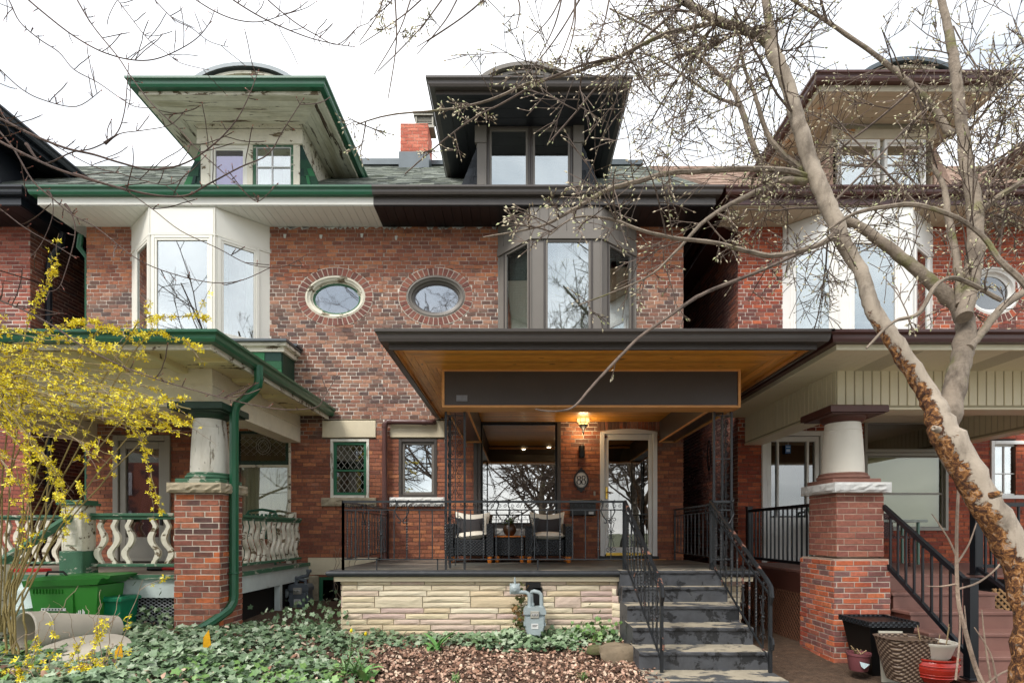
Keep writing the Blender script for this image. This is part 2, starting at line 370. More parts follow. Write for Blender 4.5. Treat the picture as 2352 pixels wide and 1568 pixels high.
m_tread = M('step_tread_worn', '#a89e8a', var=.3, scale=6, rough=.85, bump=.5, bscale=20, patch='#4a4b4c', pth=.51, pscale=3.4, pst=(.8, 1.5, 1), psoft=.05)
m_iron = M('black_iron', '#24282c', var=.3, scale=20, rough=.4, bump=.2, bscale=60, spec=.6)
m_iron_rust = M('black_iron_worn', '#1e2124', var=.3, scale=20, rough=.4, bump=.3, bscale=60, patch='#8d6455', pth=.62, pscale=6, psoft=.02)
m_al_black = M('black_aluminium_rail', '#14191f', var=.05, rough=.35, bump=0)
m_glass = glassmat('window_glass', (.72, .78, .78), .42)
m_glass_dk = glassmat('window_glass_dark', (.5, .52, .52), .22)
m_glass_pic = glassmat('picture_window_glass', (.8, .8, .78), .42)
m_glass_old = glassmat('old_wavy_glass', (.6, .65, .7), .38, .03, .25)
m_glass_door = glassmat('storm_door_glass', (.6, .6, .58), .34, .01, .12)
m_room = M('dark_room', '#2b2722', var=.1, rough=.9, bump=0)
m_room_lt = M('room_wall', '#8a7a64', var=.05, rough=.9, bump=0)
m_curtain = M('pale_curtain', '#e6e8e0', var=.12, scale=8, rough=.9, bump=.3, bscale=10, stretch=(6, 1, .2))
m_blind = M('cream_blind', '#e2e1cc', var=.06, scale=2, rough=.9, bump=0)
m_white_paint = M('white_door_paint', '#e6e6e2', var=.05, scale=3, rough=.4, bump=.05)
m_grey_paint = M('grey_frame_paint', '#9d9a90', var=.08, scale=3, rough=.5, bump=.1)
m_brass = M('brass', '#c9a650', var=.1, rough=.25, metal=1, bump=0)
m_black = M('matt_black', '#0c0c0d', var=.1, rough=.4, bump=0)
m_white = M('plain_white', '#d8d8d6', var=.03, rough=.5, bump=0)
m_downpipe_br = M('brown_downpipe', '#5c3c37', var=.12, scale=4, rough=.35, bump=.05)
m_deck = M('weathered_deck', '#8a8072', var=.35, scale=6, rough=.9, bump=.4, stretch=(1, 6, 1))
m_pale_board = M('pale_blue_skirt', '#cad6d3', var=.12, scale=5, rough=.7, bump=.3, patch='#6f6a60', pth=.67, pscale=3, pst=(.5, 1, 2.5), psoft=.015)
m_deck_br = M('brown_composite', '#835f55', var=.12, scale=5, rough=.6, bump=.1)
m_under = M('shade_fill', '#15120f', var=.2, rough=.95, bump=0)  # near-black, shade of closed hollows put into the colour
# ------------------------------------------------------------------ builders for walls, roofs, windows
def rows_of(F, a0, a1, b0, b1, holes, course):
    k0 = math.floor(b0/course+.5); k = k0
    while k*course < b1-.01:
        lo, hi = max(k*course, b0), min((k+1)*course, b1); k += 1
        if hi-lo < .012: continue
        mid = (lo+hi)/2; iv = [(a0, a1)]
        for h in holes:
            if h[0] == 'r':
                if not (h[3] < mid < h[4]): continue
                x0, x1 = h[1], h[2]
            elif h[0] == 'e':
                t = (mid-h[2])/h[4]
                if abs(t) >= 1: continue
                s = math.sqrt(1-t*t)*h[3]; x0, x1 = h[1]-s, h[1]+s
            nv = []
            for p, q in iv:
                if x1 <= p or x0 >= q: nv.append((p, q)); continue
                if x0 > p: nv.append((p, x0))
                if x1 < q: nv.append((x1, q))
            iv = nv
        yield k-1, lo, hi, iv
BRICKMESH = {}
def brick_wall(F, a0, a1, b0, b1, holes, parent, mat, mort, n_ind=0, prio=None, split=49*.0657, share=.55):
    """longer bricks in the sheltered storey, shorter ones above"""
    brick_field(F, a0, a1, b0, split, holes, parent, mat, mort, n_ind=int(n_ind*share), prio=prio)
    brick_field(F, a0, a1, split, b1, holes, parent, mat, mort, L=.160, n_ind=n_ind-int(n_ind*share), prio=prio)
def brick_field(F, a0, a1, b0, b1, holes, parent, mat, mort, course=.0657, L=.218, joint=.0115, n_ind=0, prio=None, depth=.005, back=.10, j=.0016, name='brick', shift=0):
    wall = MB(); pieces = []
    for k, lo, hi, iv in rows_of(F, a0, a1, b0, b1, holes, course):
        for p, q in iv:
            if q-p < .02: continue
            wall.fbox(F, p+(.004 if p == a0 else 0), q-(.004 if q == a1 else 0), lo, hi, -back, 0)
            off = (k % 2)*L/2+shift+(.03*math.sin(k*1.7)); i = math.floor((p-off)/L)
            while i*L+off < q:
                x0, x1 = max(p, i*L+off+joint/2), min(q, (i+1)*L+off-joint/2); i += 1
                if x1-x0 < .02: continue
                pieces.append((x0, x1, lo+joint/2, hi-joint/2, k))
    w = wall.build('wall' if name == 'brick' else 'mortar', mort, parent)
    if n_ind:
        pieces.sort(key=prio if prio else (lambda t: 0))
    st = MB(); made = 0
    for x0, x1, y0, y1, k in pieces:
        c1 = depth+R.uniform(-.002, .003)
        if made < n_ind:
            key = (round(x1-x0, 2), round(y1-y0, 3), made % 4)
            me = BRICKMESH.get((key, mat.name))
            if me is None:
                m = MB(); hw, hh = (x1-x0)/2, (y1-y0)/2
                m.bbox(Fr((0, 0, 0), (1, 0, 0), (0, 1, 0)), -hw, hw, -hh, hh, -.014, 0, .003)
                m.v = [(x+R.uniform(-j, j), y+R.uniform(-j, j), z+R.uniform(-j, j)*.6) for x, y, z in m.v]
                me = bpy.data.meshes.new('brick'); me.from_pydata(m.v, [], m.f); me.materials.append(mat); BRICKMESH[(key, mat.name)] = me
            o = bpy.data.objects.new('brick', me); link(o, w)
            M4 = F.mat((x0+x1)/2, (y0+y1)/2, c1); o.matrix_basis = M4
            made += 1
        else:
            st.fbox(F, x0, x1, y0, y1, -.002, c1, j)
    if st.v: st.build('brickwork', mat, w, kind='stuff')
    return w
def sweep(path, prof, side=1, z=0):
    """extrude a closed profile (out, up) along an XY path with mitred corners"""
    m = MB(); P = [Vector((x, y)) for x, y in path]; n = len(P); k = len(prof); vs = []
    for i in range(n):
        d0 = (P[i]-P[i-1]).normalized() if i else None; d1 = (P[i+1]-P[i]).normalized() if i < n-1 else None
        if d0 is None: d0 = d1
        if d1 is None: d1 = d0
        n0 = Vector((d0.y, -d0.x))*side; n1 = Vector((d1.y, -d1.x))*side; b = (n0+n1); b = b/(b.dot(n0)) if b.length > 1e-6 else n0
        for o, u in prof: vs.append((P[i].x+b.x*o, P[i].y+b.y*o, z+u))
    fs = []
    for i in range(n-1):
        for q in range(k):
            r = (q+1) % k; fs.append((i*k+q, i*k+r, (i+1)*k+r, (i+1)*k+q) if side > 0 else (i*k+q, (i+1)*k+q, (i+1)*k+r, i*k+r))
    fs += [tuple(range(k)), tuple(range((n-1)*k+k-1, (n-1)*k-1, -1))]
    return m.add(vs, fs)
GUT = [(0, 0), (0, -.115), (.075, -.115), (.088, -.085), (.092, -.05), (.105, -.035), (.118, -.028), (.118, 0), (.108, .002), (.10, -.01), (.012, -.012)]
def GUTS(s): return [(a*s, b*s) for a, b in GUT]
def inside_iv(poly, b):
    xs = []
    n = len(poly)
    for i in range(n):
        p, q = poly[i], poly[(i+1) % n]
        if (p[1] <= b) != (q[1] <= b): xs.append(p[0]+(q[0]-p[0])*(b-p[1])/(q[1]-p[1]))
    xs.sort(); return list(zip(xs[::2], xs[1::2]))
def shingles(F, poly, mat, parent, row=.14, tab=.3, name='shingles', lift=.010):
    m = MB(); b = min(p[1] for p in poly); top = max(p[1] for p in poly); base = MB(); base.prism(F, poly, -.06, 0)
    k = 0
    while b < top:
        for p, q in inside_iv(poly, b+row*.5):
            x = p-R.uniform(0, tab)
            while x < q:
                w_ = tab*R.uniform(.55, 1.15); x0, x1 = max(x, p), min(x+w_-.006, q); x += w_
                if x1-x0 < .02: continue
                l = lift*R.uniform(.6, 1.5); s = R.uniform(-.012, .008)
                vs = [F.p(x0, b+s, 0), F.p(x1, b+s, 0), F.p(x1, b+s, l), F.p(x0, b+s, l), F.p(x1, b+row, .006), F.p(x0, b+row, .006)]
                m.add(vs, [(0, 1, 2, 3), (3, 2, 4, 5), (0, 3, 5), (1, 4, 2)])
        b += row; k += 1
    bo = base.build('roof_deck', mat, parent); m.build(name, mat, bo, kind='stuff')
    return bo
def pleats(F, a0, a1, b0, b1, c, mat, parent, name='curtain', amp=.018, wl=.07, n=None):
    n = n or max(8, int((a1-a0)/wl*6)); V = []; Fc = []
    ph = R.random()*6
    for i in range(n+1):
        a = a0+(a1-a0)*i/n; d = amp*math.sin(2*PI*(a-a0)/wl+ph)+amp*.5*math.sin(5.1*(a-a0)/wl+1)
        for b in (b0, b1): V.append(F.p(a, b, c+d))
        for b in (b0, b1): V.append(F.p(a, b, c+d-.004))
    for i in range(n):
        k = i*4; Fc += [(k, k+4, k+5, k+1), (k+2, k+3, k+7, k+6)]
    return npmesh(name, [tuple(v) for v in V], Fc, mat, parent, smooth=True)
def window(parent, F, a0, a1, b0, b1, fm, fw=.05, proud=.02, recess=.06, mv=(), mh=(), glass=None, back=None, deep=.25, mw=.02, sash=.03, sashm=None, bottom=None, room=True, split=True):
    """frame > pane, curtain or blind behind; all under one window part"""
    m = MB()
    for A in ((a0, a0+fw, b0, b1), (a1-fw, a1, b0, b1), (a0+fw, a1-fw, b1-fw, b1), (a0+fw, a1-fw, b0, b0+fw)):
        m.bbox(F, A[0], A[1], A[2], A[3], -recess-.02, proud, .004)
    x0, x1, y0, y1 = a0+fw, a1-fw, b0+fw, b1-fw
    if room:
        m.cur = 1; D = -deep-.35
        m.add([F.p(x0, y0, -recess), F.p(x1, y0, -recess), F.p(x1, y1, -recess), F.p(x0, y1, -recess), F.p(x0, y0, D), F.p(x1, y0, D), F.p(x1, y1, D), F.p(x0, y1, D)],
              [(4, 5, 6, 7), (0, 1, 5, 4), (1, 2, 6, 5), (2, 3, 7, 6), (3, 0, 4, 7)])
    W_ = m.build('window', [fm, m_room], parent)
    s = MB(); sm = sashm or fm; sd = -recess
    for A in ((x0, x0+sash, y0, y1), (x1-sash, x1, y0, y1), (x0+sash, x1-sash, y1-sash, y1), (x0+sash, x1-sash, y0, y0+sash)):
        s.bbox(F, A[0], A[1], A[2], A[3], sd, sd+.035, .004)
    for a in mv: s.bbox(F, a-mw/2, a+mw/2, y0+sash, y1-sash, sd+.002, sd+.033, .003)
    for b in mh: s.bbox(F, x0+sash, x1-sash, b-mw/2, b+mw/2, sd+.003, sd+.034, .003)
    s.build('sash', sm, W_)
    xs = [x0+sash*.6]+([v for a in mv for v in (a-mw/2, a+mw/2)] if split else [])+[x1-sash*.6]; ys = [y0+sash*.6]+([v for b in mh for v in (b-mw/2, b+mw/2)] if split else [])+[y1-sash*.6]
    for i in range(0, len(xs), 2):
        for k in range(0, len(ys), 2):
            g = MB(); g.fbox(F, xs[i], xs[i+1], ys[k], ys[k+1], sd+.012, sd+.016); g.build('pane', glass or m_glass, W_)
    if back is not None:
        kind, mat = back[0], back[1]; q0 = back[2] if len(back) > 2 else y0; q1 = back[3] if len(back) > 3 else y1
        if kind == 'curtain': pleats(F, x0, x1, q0, q1, -recess-.10, mat, W_)
        elif kind == 'pair':
            w_ = (x1-x0)*back[4]; pleats(F, x0, x0+w_, q0, q1, -recess-.10, mat, W_); pleats(F, x1-w_, x1, q0, q1, -recess-.10, mat, W_)
        else:
            g = MB(); g.fbox(F, x0, x1, q0, q1, -recess-.07, -recess-.064); g.build('blind', mat, W_)
    return W_
def ring(F, ca, cb, prof, n=48, e0=0, e1=2*PI):
    """elliptical ring; prof = list of (ra, rb, c)"""
    m = MB(); k = len(prof); vs = []; 
    for i in range(n):
        t = 2*PI*i/n
        for ra, rb, c in prof: vs.append(F.p(ca+math.cos(t)*ra, cb+math.sin(t)*rb, c))
    fs = []
    for i in range(n):
        i2 = (i+1) % n
        for q in range(k-1): fs.append((i*k+q+1, i*k+q, i2*k+q, i2*k+q+1))
    return m.add(vs, fs)
def oval_window(parent, ca, cb, ra, rb, fm, innerm, glass, ringmat, off=(.06, -.03)):
    F = WALL; br = []
    n = 38
    ro_a, ro_b = ra+.125, rb+.125
    rg = MB()
    rg.add([], [])
    back = ring(F, ca, cb, [(ra, rb, -.06), (ra, rb, .006), (ro_a+.013, ro_b+.013, .006), (ro_a+.013, ro_b+.013, -.03)]).build('brick_ring', m_mort_lt, parent)
    per = [0]; 
    for i in range(360):
        t = 2*PI*i/360; per.append(per[-1]+math.hypot(ro_a*math.sin(t), ro_b*math.cos(t))*2*PI/360)
    tot = per[-1]
    def ang(s):
        i = 0
        while i < 360 and per[i+1] < s: i += 1
        return 2*PI*(i+(s-per[i])/(per[i+1]-per[i]))/360 if i < 360 else 2*PI
    for i in range(n):
        t0, t1 = ang(tot*(i+.09)/n), ang(tot*(i+.91)/n); m = MB()
        q = [(ca+math.cos(t0)*(ra+.005), cb+math.sin(t0)*(rb+.005)), (ca+math.cos(t0)*ro_a, cb+math.sin(t0)*ro_b), (ca+math.cos(t1)*ro_a, cb+math.sin(t1)*ro_b), (ca+math.cos(t1)*(ra+.005), cb+math.sin(t1)*(rb+.005))]
        m.prism(F, q, -.01, .010+R.uniform(-.002, .003)); m.build('brick', ringmat, back)
    fr = ring(F, ca, cb, [(ra+.002, rb+.002, -.04), (ra+.002, rb+.002, .0), (ra-.03, rb-.03, .012), (ra-.045, rb-.045, -.012), (ra-.075, rb-.07, -.022), (ra-.085, rb-.08, -.07), (ra-.10, rb-.095, -.075), (ra-.10, rb-.095, -.12)], 56)
    W_ = fr.build('oval_window', fm, parent, smooth=True)
    ring(F, ca, cb, [(ra-.10, rb-.095, -.12), (ra-.10, rb-.095, -.078), (ra-.13, rb-.122, -.085), (ra-.13, rb-.122, -.12)], 56).build('sash', innerm, W_, smooth=True)
    el = [(ca+math.cos(2*PI*i/48)*(ra-.12), cb+math.sin(2*PI*i/48)*(rb-.112)) for i in range(48)]
    g = MB(); g.prism(F, el, -.10, -.096); g.build('pane', glass, W_)
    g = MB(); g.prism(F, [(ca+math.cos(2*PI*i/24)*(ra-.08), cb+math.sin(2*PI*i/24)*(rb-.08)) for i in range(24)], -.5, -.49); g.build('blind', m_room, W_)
    return W_
# ------------------------------------------------------------------ the ground
def gz(x, y):
    """ground height"""
    t = min(1, max(0, (-y-2.3)/3.6)); base = .36-.30*t
    if x < -2.0: f_ = min(1, (-2.0-x)/1.3); f_ = f_*f_*(3-2*f_); base = base*(1-f_)+(.45-.03*t)*f_
    if x > 2.4: base = .15-.10*t
    elif x > 1.9: base += ((.15-.10*t)-base)*(x-1.9)/.5
    if y < -6: base = .02
    return base+.02*math.sin(x*2.3+y*1.7)*math.cos(y*2.9-x)
def grid_mesh(x0, x1, y0, y1, n, m, f):
    V = [(x0+(x1-x0)*i/n, y0+(y1-y0)*j/m, f(x0+(x1-x0)*i/n, y0+(y1-y0)*j/m)) for j in range(m+1) for i in range(n+1)]
    Fc = [(j*(n+1)+i, j*(n+1)+i+1, (j+1)*(n+1)+i+1, (j+1)*(n+1)+i) for j in range(m) for i in range(n)]
    return V, Fc
m_soil = M('garden_soil', '#5e4a3a', var=.5, scale=12, rough=1, bump=1, bscale=50, patch='#6b5342', pth=.55, pscale=30, psoft=.1)
m_lawn = M('far_ground', '#5d6148', var=.3, scale=2, rough=1, bump=.3)
V, Fc = grid_mesh(-14, 14, -6.5, 6, 140, 70, gz); npmesh('garden_ground', V, Fc, m_soil, kind='structure', smooth=True)
m_pave = M('street_concrete', '#aeaba4', var=.15, scale=3, rough=.95, bump=.3)
m_asph = M('asphalt', '#6f6f70', var=.2, scale=10, rough=.95, bump=.4)
g = MB(); g.box(-60, 60, -9.8, -6.5, -.2, .02); g.build('sidewalk', m_pave, kind='structure')
g = MB(); g.box(-60, 60, -9.95, -9.8, -.2, 0); g.build('kerb', m_pave, kind='structure')
g = MB(); g.box(-60, 60, -19, -9.95, -.3, -.12); g.build('road', m_asph, kind='structure')
g = MB(); g.add([(-700, -700, -.35), (700, -700, -.35), (700, 700, -.35), (-700, 700, -.35)], [(0, 1, 2, 3)]); g.build('far_ground', m_lawn, kind='structure')
# ------------------------------------------------------------------ the houses
PF = 1.1435       # porch floor of the dark-trimmed house
PX = -2.25        # party wall
H0 = thing('brick_house', 'dark red brick house with black eaves at the left edge of the row', 'house', (-10.6, 0, .3))
H1 = thing('brick_house', 'brick house half with green gutters, peeling white dormer and cream porch', 'house', (-4.7, 0, .3))
H2 = thing('brick_house', 'brick house half with black dormer, cedar porch ceiling and number 88', 'house', (.3, 0, .3))
H3 = thing('brick_house', 'brick house with brown gutters and beige sided porch behind the leaning tree', 'house', (6, 0, .1))
H4 = thing('brick_house', 'sliver of brick house with brown eaves at the right edge of the row', 'house', (10.8, 0, .1))
# openings, from the photograph: x0, x1, z0, z1 on the wall plane
def wx(p): return (p-1190)/138
def wz(p): return EYE+(1222-p)/138
GW = (wx(759), wx(848), wz(1143), wz(1008)); GL = (wx(741), wx(864), wz(1005), wz(966))
DW = (wx(916), wx(1004), wz(1142), wz(1008)); DL = (wx(897), wx(1022), wz(1005), wz(966))
PW = (wx(1096), wx(1288), wz(1212), wz(962)); DR = (wx(1378), wx(1509), wz(1286), wz(990))
OVG = (wx(770), wz(682), .50, .355); OVD = (wx(1001), wz(681), .49, .35)
WZ0, WZT = .2, 6.68
BAYG = (-6.43, -4.13, 4.3, 6.7); BAYD = (-.33, 1.96, 3.8, 6.7)
GDOOR = (wx(262), wx(393), wz(1285), wz(1000)); GBIG = (wx(540), wx(664), wz(1192), wz(985))
prio_mid = lambda t: abs((t[0]+t[1])/2+2.2)+abs((t[2]+t[3])/2-3.6)*.6
hole_g = [('r', *GW), ('r', *GL), ('r', GW[0]-.13, GW[1]+.13, wz(1163), GW[2]), ('e', OVG[0], OVG[1], OVG[2]+.13, OVG[3]+.13), ('r', *BAYG), ('r', GDOOR[0], GDOOR[1], 1.0, GDOOR[3]), ('r', GBIG[0], GBIG[1], GBIG[2], GBIG[3]), ('r', wx(708), -2, wz(1319), wz(1280)), ('r', wx(732), wx(790), .2, wz(1322))]
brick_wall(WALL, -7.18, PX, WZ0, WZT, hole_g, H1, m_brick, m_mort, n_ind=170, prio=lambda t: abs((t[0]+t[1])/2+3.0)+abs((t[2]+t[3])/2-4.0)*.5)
hole_d = [('r', *DW), ('r', *DL), ('r', DL[0], DL[1], wz(1163), DW[2]), ('e', OVD[0], OVD[1], OVD[2]+.13, OVD[3]+.13), ('r', *BAYD), ('r', *PW), ('r', DR[0], DR[1], 1.0, DR[3]), ('r', wx(1140), wx(1260), wz(1232), PW[2]), ('r', PX, 2, .2, .92), ('r', wx(1372), wx(1515), DR[3], DR[3]+.2)]
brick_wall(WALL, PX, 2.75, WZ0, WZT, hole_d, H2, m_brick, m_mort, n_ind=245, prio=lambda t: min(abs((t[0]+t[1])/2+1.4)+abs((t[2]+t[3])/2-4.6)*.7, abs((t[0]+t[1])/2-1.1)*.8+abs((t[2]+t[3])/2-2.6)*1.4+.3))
# solid side walls and backs keep light out
for H, x0, x1 in ((H1, -7.18, PX), (H2, PX, 2.75)):
    g = MB(); g.box(x0+.10, x1-.02, .8, 8, .3, 6.66); g.box(x0+.1, x0+.3, .1, .8, .3, 6.66); g.box(x1-.3, x1-.02, .1, .8, .3, 6.66); g.build('house_body', m_under, H)
Fl = Fr((-7.18, 8, 0), (0, -1, 0), (0, 0, 1))
brick_field(Fl, 0, 7.9, .2, 6.66, [], H1, m_brick_alley, m_mort_dk, name='side_brick')
Fr_ = Fr((2.75, .1, 0), (0, 1, 0), (0, 0, 1)); brick_field(Fr_, 0, 7.9, .2, 6.66, [], H2, m_brick_alley, m_mort_dk, name='side_brick')
# far-left house: front wall and its right side wall
brick_field(WALL, -10.5, -8.12, .2, WZT, [('r', -9.9, -8.9, 1.1, 3.3)], H0, brickmat('brick_far_left', ['#a8604e', '#9c5444', '#8f4c3e', '#b06b58', '#85473c'], ['#7d5048', '#8a584e', '#6b4440'], dfac=.4, white=.2), m_mort, n_ind=60, prio=lambda t: abs(t[1]+8.2)+abs(t[2]-5)*.3)
for xa_, xb_ in ((-8.1, -7.2), (2.77, 3.64)):
    g = MB(); g.box(xa_, xb_, 7.6, 7.8, 0, 5.5); tag(g.build('sky_block_wall', m_brick_alley), 'added dark wall blocking the sky at the far end of the '+('left' if xa_ < 0 else 'right')+' passage between the houses', 'wall')  # added to cover the bright sky gap at each passage end
g = MB(); g.box(-10.5, -8.25, .8, 8, .2, 6.6); g.box(-9.95, -8.85, .1, .6, 1.0, 3.35); g.build('house_body', m_under, H0)
Fs = Fr((-8.12, 0, 0), (0, 1, 0), (0, 0, 1)); brick_field(Fs, 0, 8, .2, WZT, [], H0, m_brick_alley, m_mort_dk, name='side_brick')
# right house
RW = (4.05, 5.1, 1.1, wz(990)); RB = (wx(1984), wx(2176), wz(1218), wz(963)); ROV = (wx(2283), wz(668), .36, .36)
m_brick_r = brickmat('brick_right', ['#a85438', '#9c4a33', '#b8603e', '#94452f', '#8a4030'], ['#7a463e', '#8b5446', '#6b403a'], dfac=.5, white=.1)
brick_wall(WALL, 3.66, 8.28, .1, WZT, [('r', *RW), ('r', *RB), ('r', 4.4, 6.9, 3.8, 6.7), ('e', ROV[0], ROV[1], .48, .46), ('r', wx(2273), 9, wz(1145), wz(1012))], H3, m_brick_r, m_mort, n_ind=90, prio=lambda t: abs((t[0]+t[1])/2-3.9)+abs((t[2]+t[3])/2-3.5)*.35)
g = MB(); g.box(3.8, 8.2, .8, 8, .1, 6.6); g.build('house_body', m_under, H3)
Fs = Fr((3.66, 8, 0), (0, -1, 0), (0, 0, 1)); brick_field(Fs, 0, 8, .1, WZT, [], H3, m_brick_alley, m_mort_dk, name='side_brick')
brick_field(WALL, 8.28, 12.6, .1, WZT, [], H4, m_brick_r, m_mort)
g = MB(); g.box(8.3, 12.5, .12, 8, .1, 6.6); g.build('house_body', m_under, H4)
# ------------------------------------------------------------------ main roofs and eaves
RFo, RV = (0, -.66, 6.86), (0, .8, .6)
RF = Fr(RFo, (1, 0, 0), RV); RT = 6.45
shingles(RF, [(-7.5, 0), (PX, 0), (PX, RT), (-7.5, RT)], m_shingle, H1)
shingles(RF, [(PX, 0), (3.1, 0), (3.1, RT), (PX, RT)], m_shingle, H2)
shingles(RF, [(-12.5, 0), (-7.68, 0), (-7.68, RT), (-12.5, RT)], m_shingle, H0)
shingles(RF, [(3.28, 0), (8.28, 0), (8.28, RT), (3.28, RT)], m_shingle_br, H3)
shingles(RF, [(8.28, 0), (13, 0), (13, RT), (8.28, RT)], m_shingle_br, H4)
for H, a, b in ((H1, -7.5, PX), (H2, PX, 3.1)):
    g = MB(); q = RF.p(0, RT, 0); x = a
    while x < b-.05:
        e = min(b, x+R.uniform(1.0, 2.2)); g.box(x, e-.01, q.y-.12, q.y+.1, q.z-.03, q.z+.09+R.uniform(-.02, .03)); x = e
    g.build('ridge_flashing', m_flash, H)
m_gut_dk = m_dk_metal
def main_eave(H, x0, x1, gm, fm, sm, left=False, right=False, pan=.125, under=None):
    """gutter, fascia and soffit panels; ends return round the corner where the house stands free"""
    p = []
    if left: p.append((x0, 7.9))
    p += [(x0, -.58), (x1, -.58)]
    if right: p.append((x1, 7.9))
    sweep(p, [(a, b+6.93) for a, b in GUTS(1.05)]).build('gutter', gm, H)
    sweep(p, [(0, 6.69), (0, 6.81), (.012, 6.81), (.012, 6.69)]).build('fascia', fm, H)
    sweep(p, [(-.02, 6.82), (-.02, 6.92), (.02, 6.9), (.02, 6.815)]).build('upper_fascia', under or fm, H)
    F = down_at(6.69)
    a, b = (x0+.01 if left else x0), (x1-.01 if right else x1)
    planks(F, [(-.575, a), (0.02, a+(.0 if not left else 0)), (.02, b), (-.575, b)], 0, pan, .012, sm, H, 'soffit_panel', .006)
main_eave(H1, -7.46, PX, m_trim_green, m_fascia_white, m_vinyl_soffit, left=True, under=m_peel)
main_eave(H2, PX, 3.06, m_dk_metal, m_dk_metal, m_dk_soffit, right=True, pan=.15, under=m_dk_soffit)
main_eave(H0, -12, -7.74, m_navy, m_navy, m_dk_dormer, right=True, pan=.2)
main_eave(H3, 3.3, 8.28, m_brown_gut, m_brown_gut, M('beige_eave_boards', '#b5aa94', var=.1, rough=.8, patch='#7d705a', pth=.66, pscale=3, bump=.3), left=True, pan=.3)
main_eave(H4, 8.28, 12.6, m_brown_gut, m_brown_gut, m_peel_soft, pan=.3)
for H, a, b in ((H1, -7.44, PX), (H2, PX, 3.04), (H0, -12, -7.76), (H3, 3.32, 8.28)):
    g = MB(); g.box(a, b, -.57, .05, 6.70, 6.76)
    if H in (H1, H3): g.box(a, a+.40, 0.051, 7.9, 6.70, 6.76)
    else: g.box(b-.42, b, 0.051, 7.9, 6.70, 6.76)
    g.build('eave_light_block', m_under, H)  # added slab, blocks light leaking through the soffit panel gaps
g = MB(); g.prism(down_at(6.69), [(0, -7.45), (7.9, -7.45), (7.9, -7.15), (0, -7.15)], 0, .012); g.build('side_soffit', m_vinyl_soffit, H1)
g = MB(); g.prism(down_at(6.69), [(0, -8.2), (7.9, -8.2), (7.9, -7.76), (0, -7.76)], 0, .012); g.build('side_soffit', m_dk_dormer, H0)
g = MB(); g.prism(down_at(6.69), [(0, 2.7), (7.9, 2.7), (7.9, 3.05), (0, 3.05)], 0, .012); g.build('side_soffit', m_dk_soffit, H2)
g = MB(); g.prism(down_at(6.69), [(0, 3.32), (7.9, 3.32), (7.9, 3.7), (0, 3.7)], 0, .012); g.build('side_soffit', m_brown_gut, H3)
# lime drips under the eave of the centre wall
g = MB()
for i in range(60):
    x = R.uniform(-4.1, -.36); g.prism(WALL, [(x, 6.665), (x+R.uniform(.02, .12), 6.67), (x+.03, 6.665-R.uniform(.01, .05))], .008, .017)
for x, z in ((-3.9, 6.55), (-3.3, 6.54), (-2.62, 6.56), (-2.05, 6.52)): g.prism(WALL, [(x, z), (x+.05, z), (x+.035, z-.07), (x+.005, z-.06)], .01, .018)
g.build('mortar_drips', m_white_stone, H1, kind='stuff')
# chimney
CH = (-2.83, -2.17, 4.0, 4.6)
brick_field(wall_at(CH[2]), CH[0], CH[1], 10.4, 11.42, [], H1, m_brick_chim, m_mort_dk, course=.078, L=.24, name='chimney_brick')
brick_field(Fr((CH[1], CH[2], 0), (0, 1, 0), (0, 0, 1)), 0, .6, 10.4, 11.42, [], H1, m_brick_chim, m_mort_dk, course=.078, L=.24, name='chimney_brick')
g = MB(); g.box(CH[0]-.03, CH[1]+.03, CH[2]-.04, CH[3]+.03, 10.25, 10.72); g.box(CH[0]+.05, CH[1]-.02, CH[2]+.05, CH[3], 10.5, 11.4); g.build('chimney_flashing', m_flash, H1)
g = MB(); cx = -2.28
for k in range(2): g.box(cx-.24-.02*k, cx+.24+.02*k, 4.12, 4.5, 11.42+.3*k, 11.47+.3*k)
for k in range(5): g.box(cx-.21, cx+.21, 4.16, 4.46, 11.50+.045*k, 11.515+.045*k)
for sx in (-.2, .2): g.bar((cx+sx, 4.16, 11.45), (cx+sx, 4.16, 11.75), .03)
g.box(cx-.27, cx+.27, 4.1, 4.5, 11.77, 11.8); g.build('chimney_cap', M('galvanised_cap', '#8d8a80', var=.2, rough=.5, metal=.6), H1)
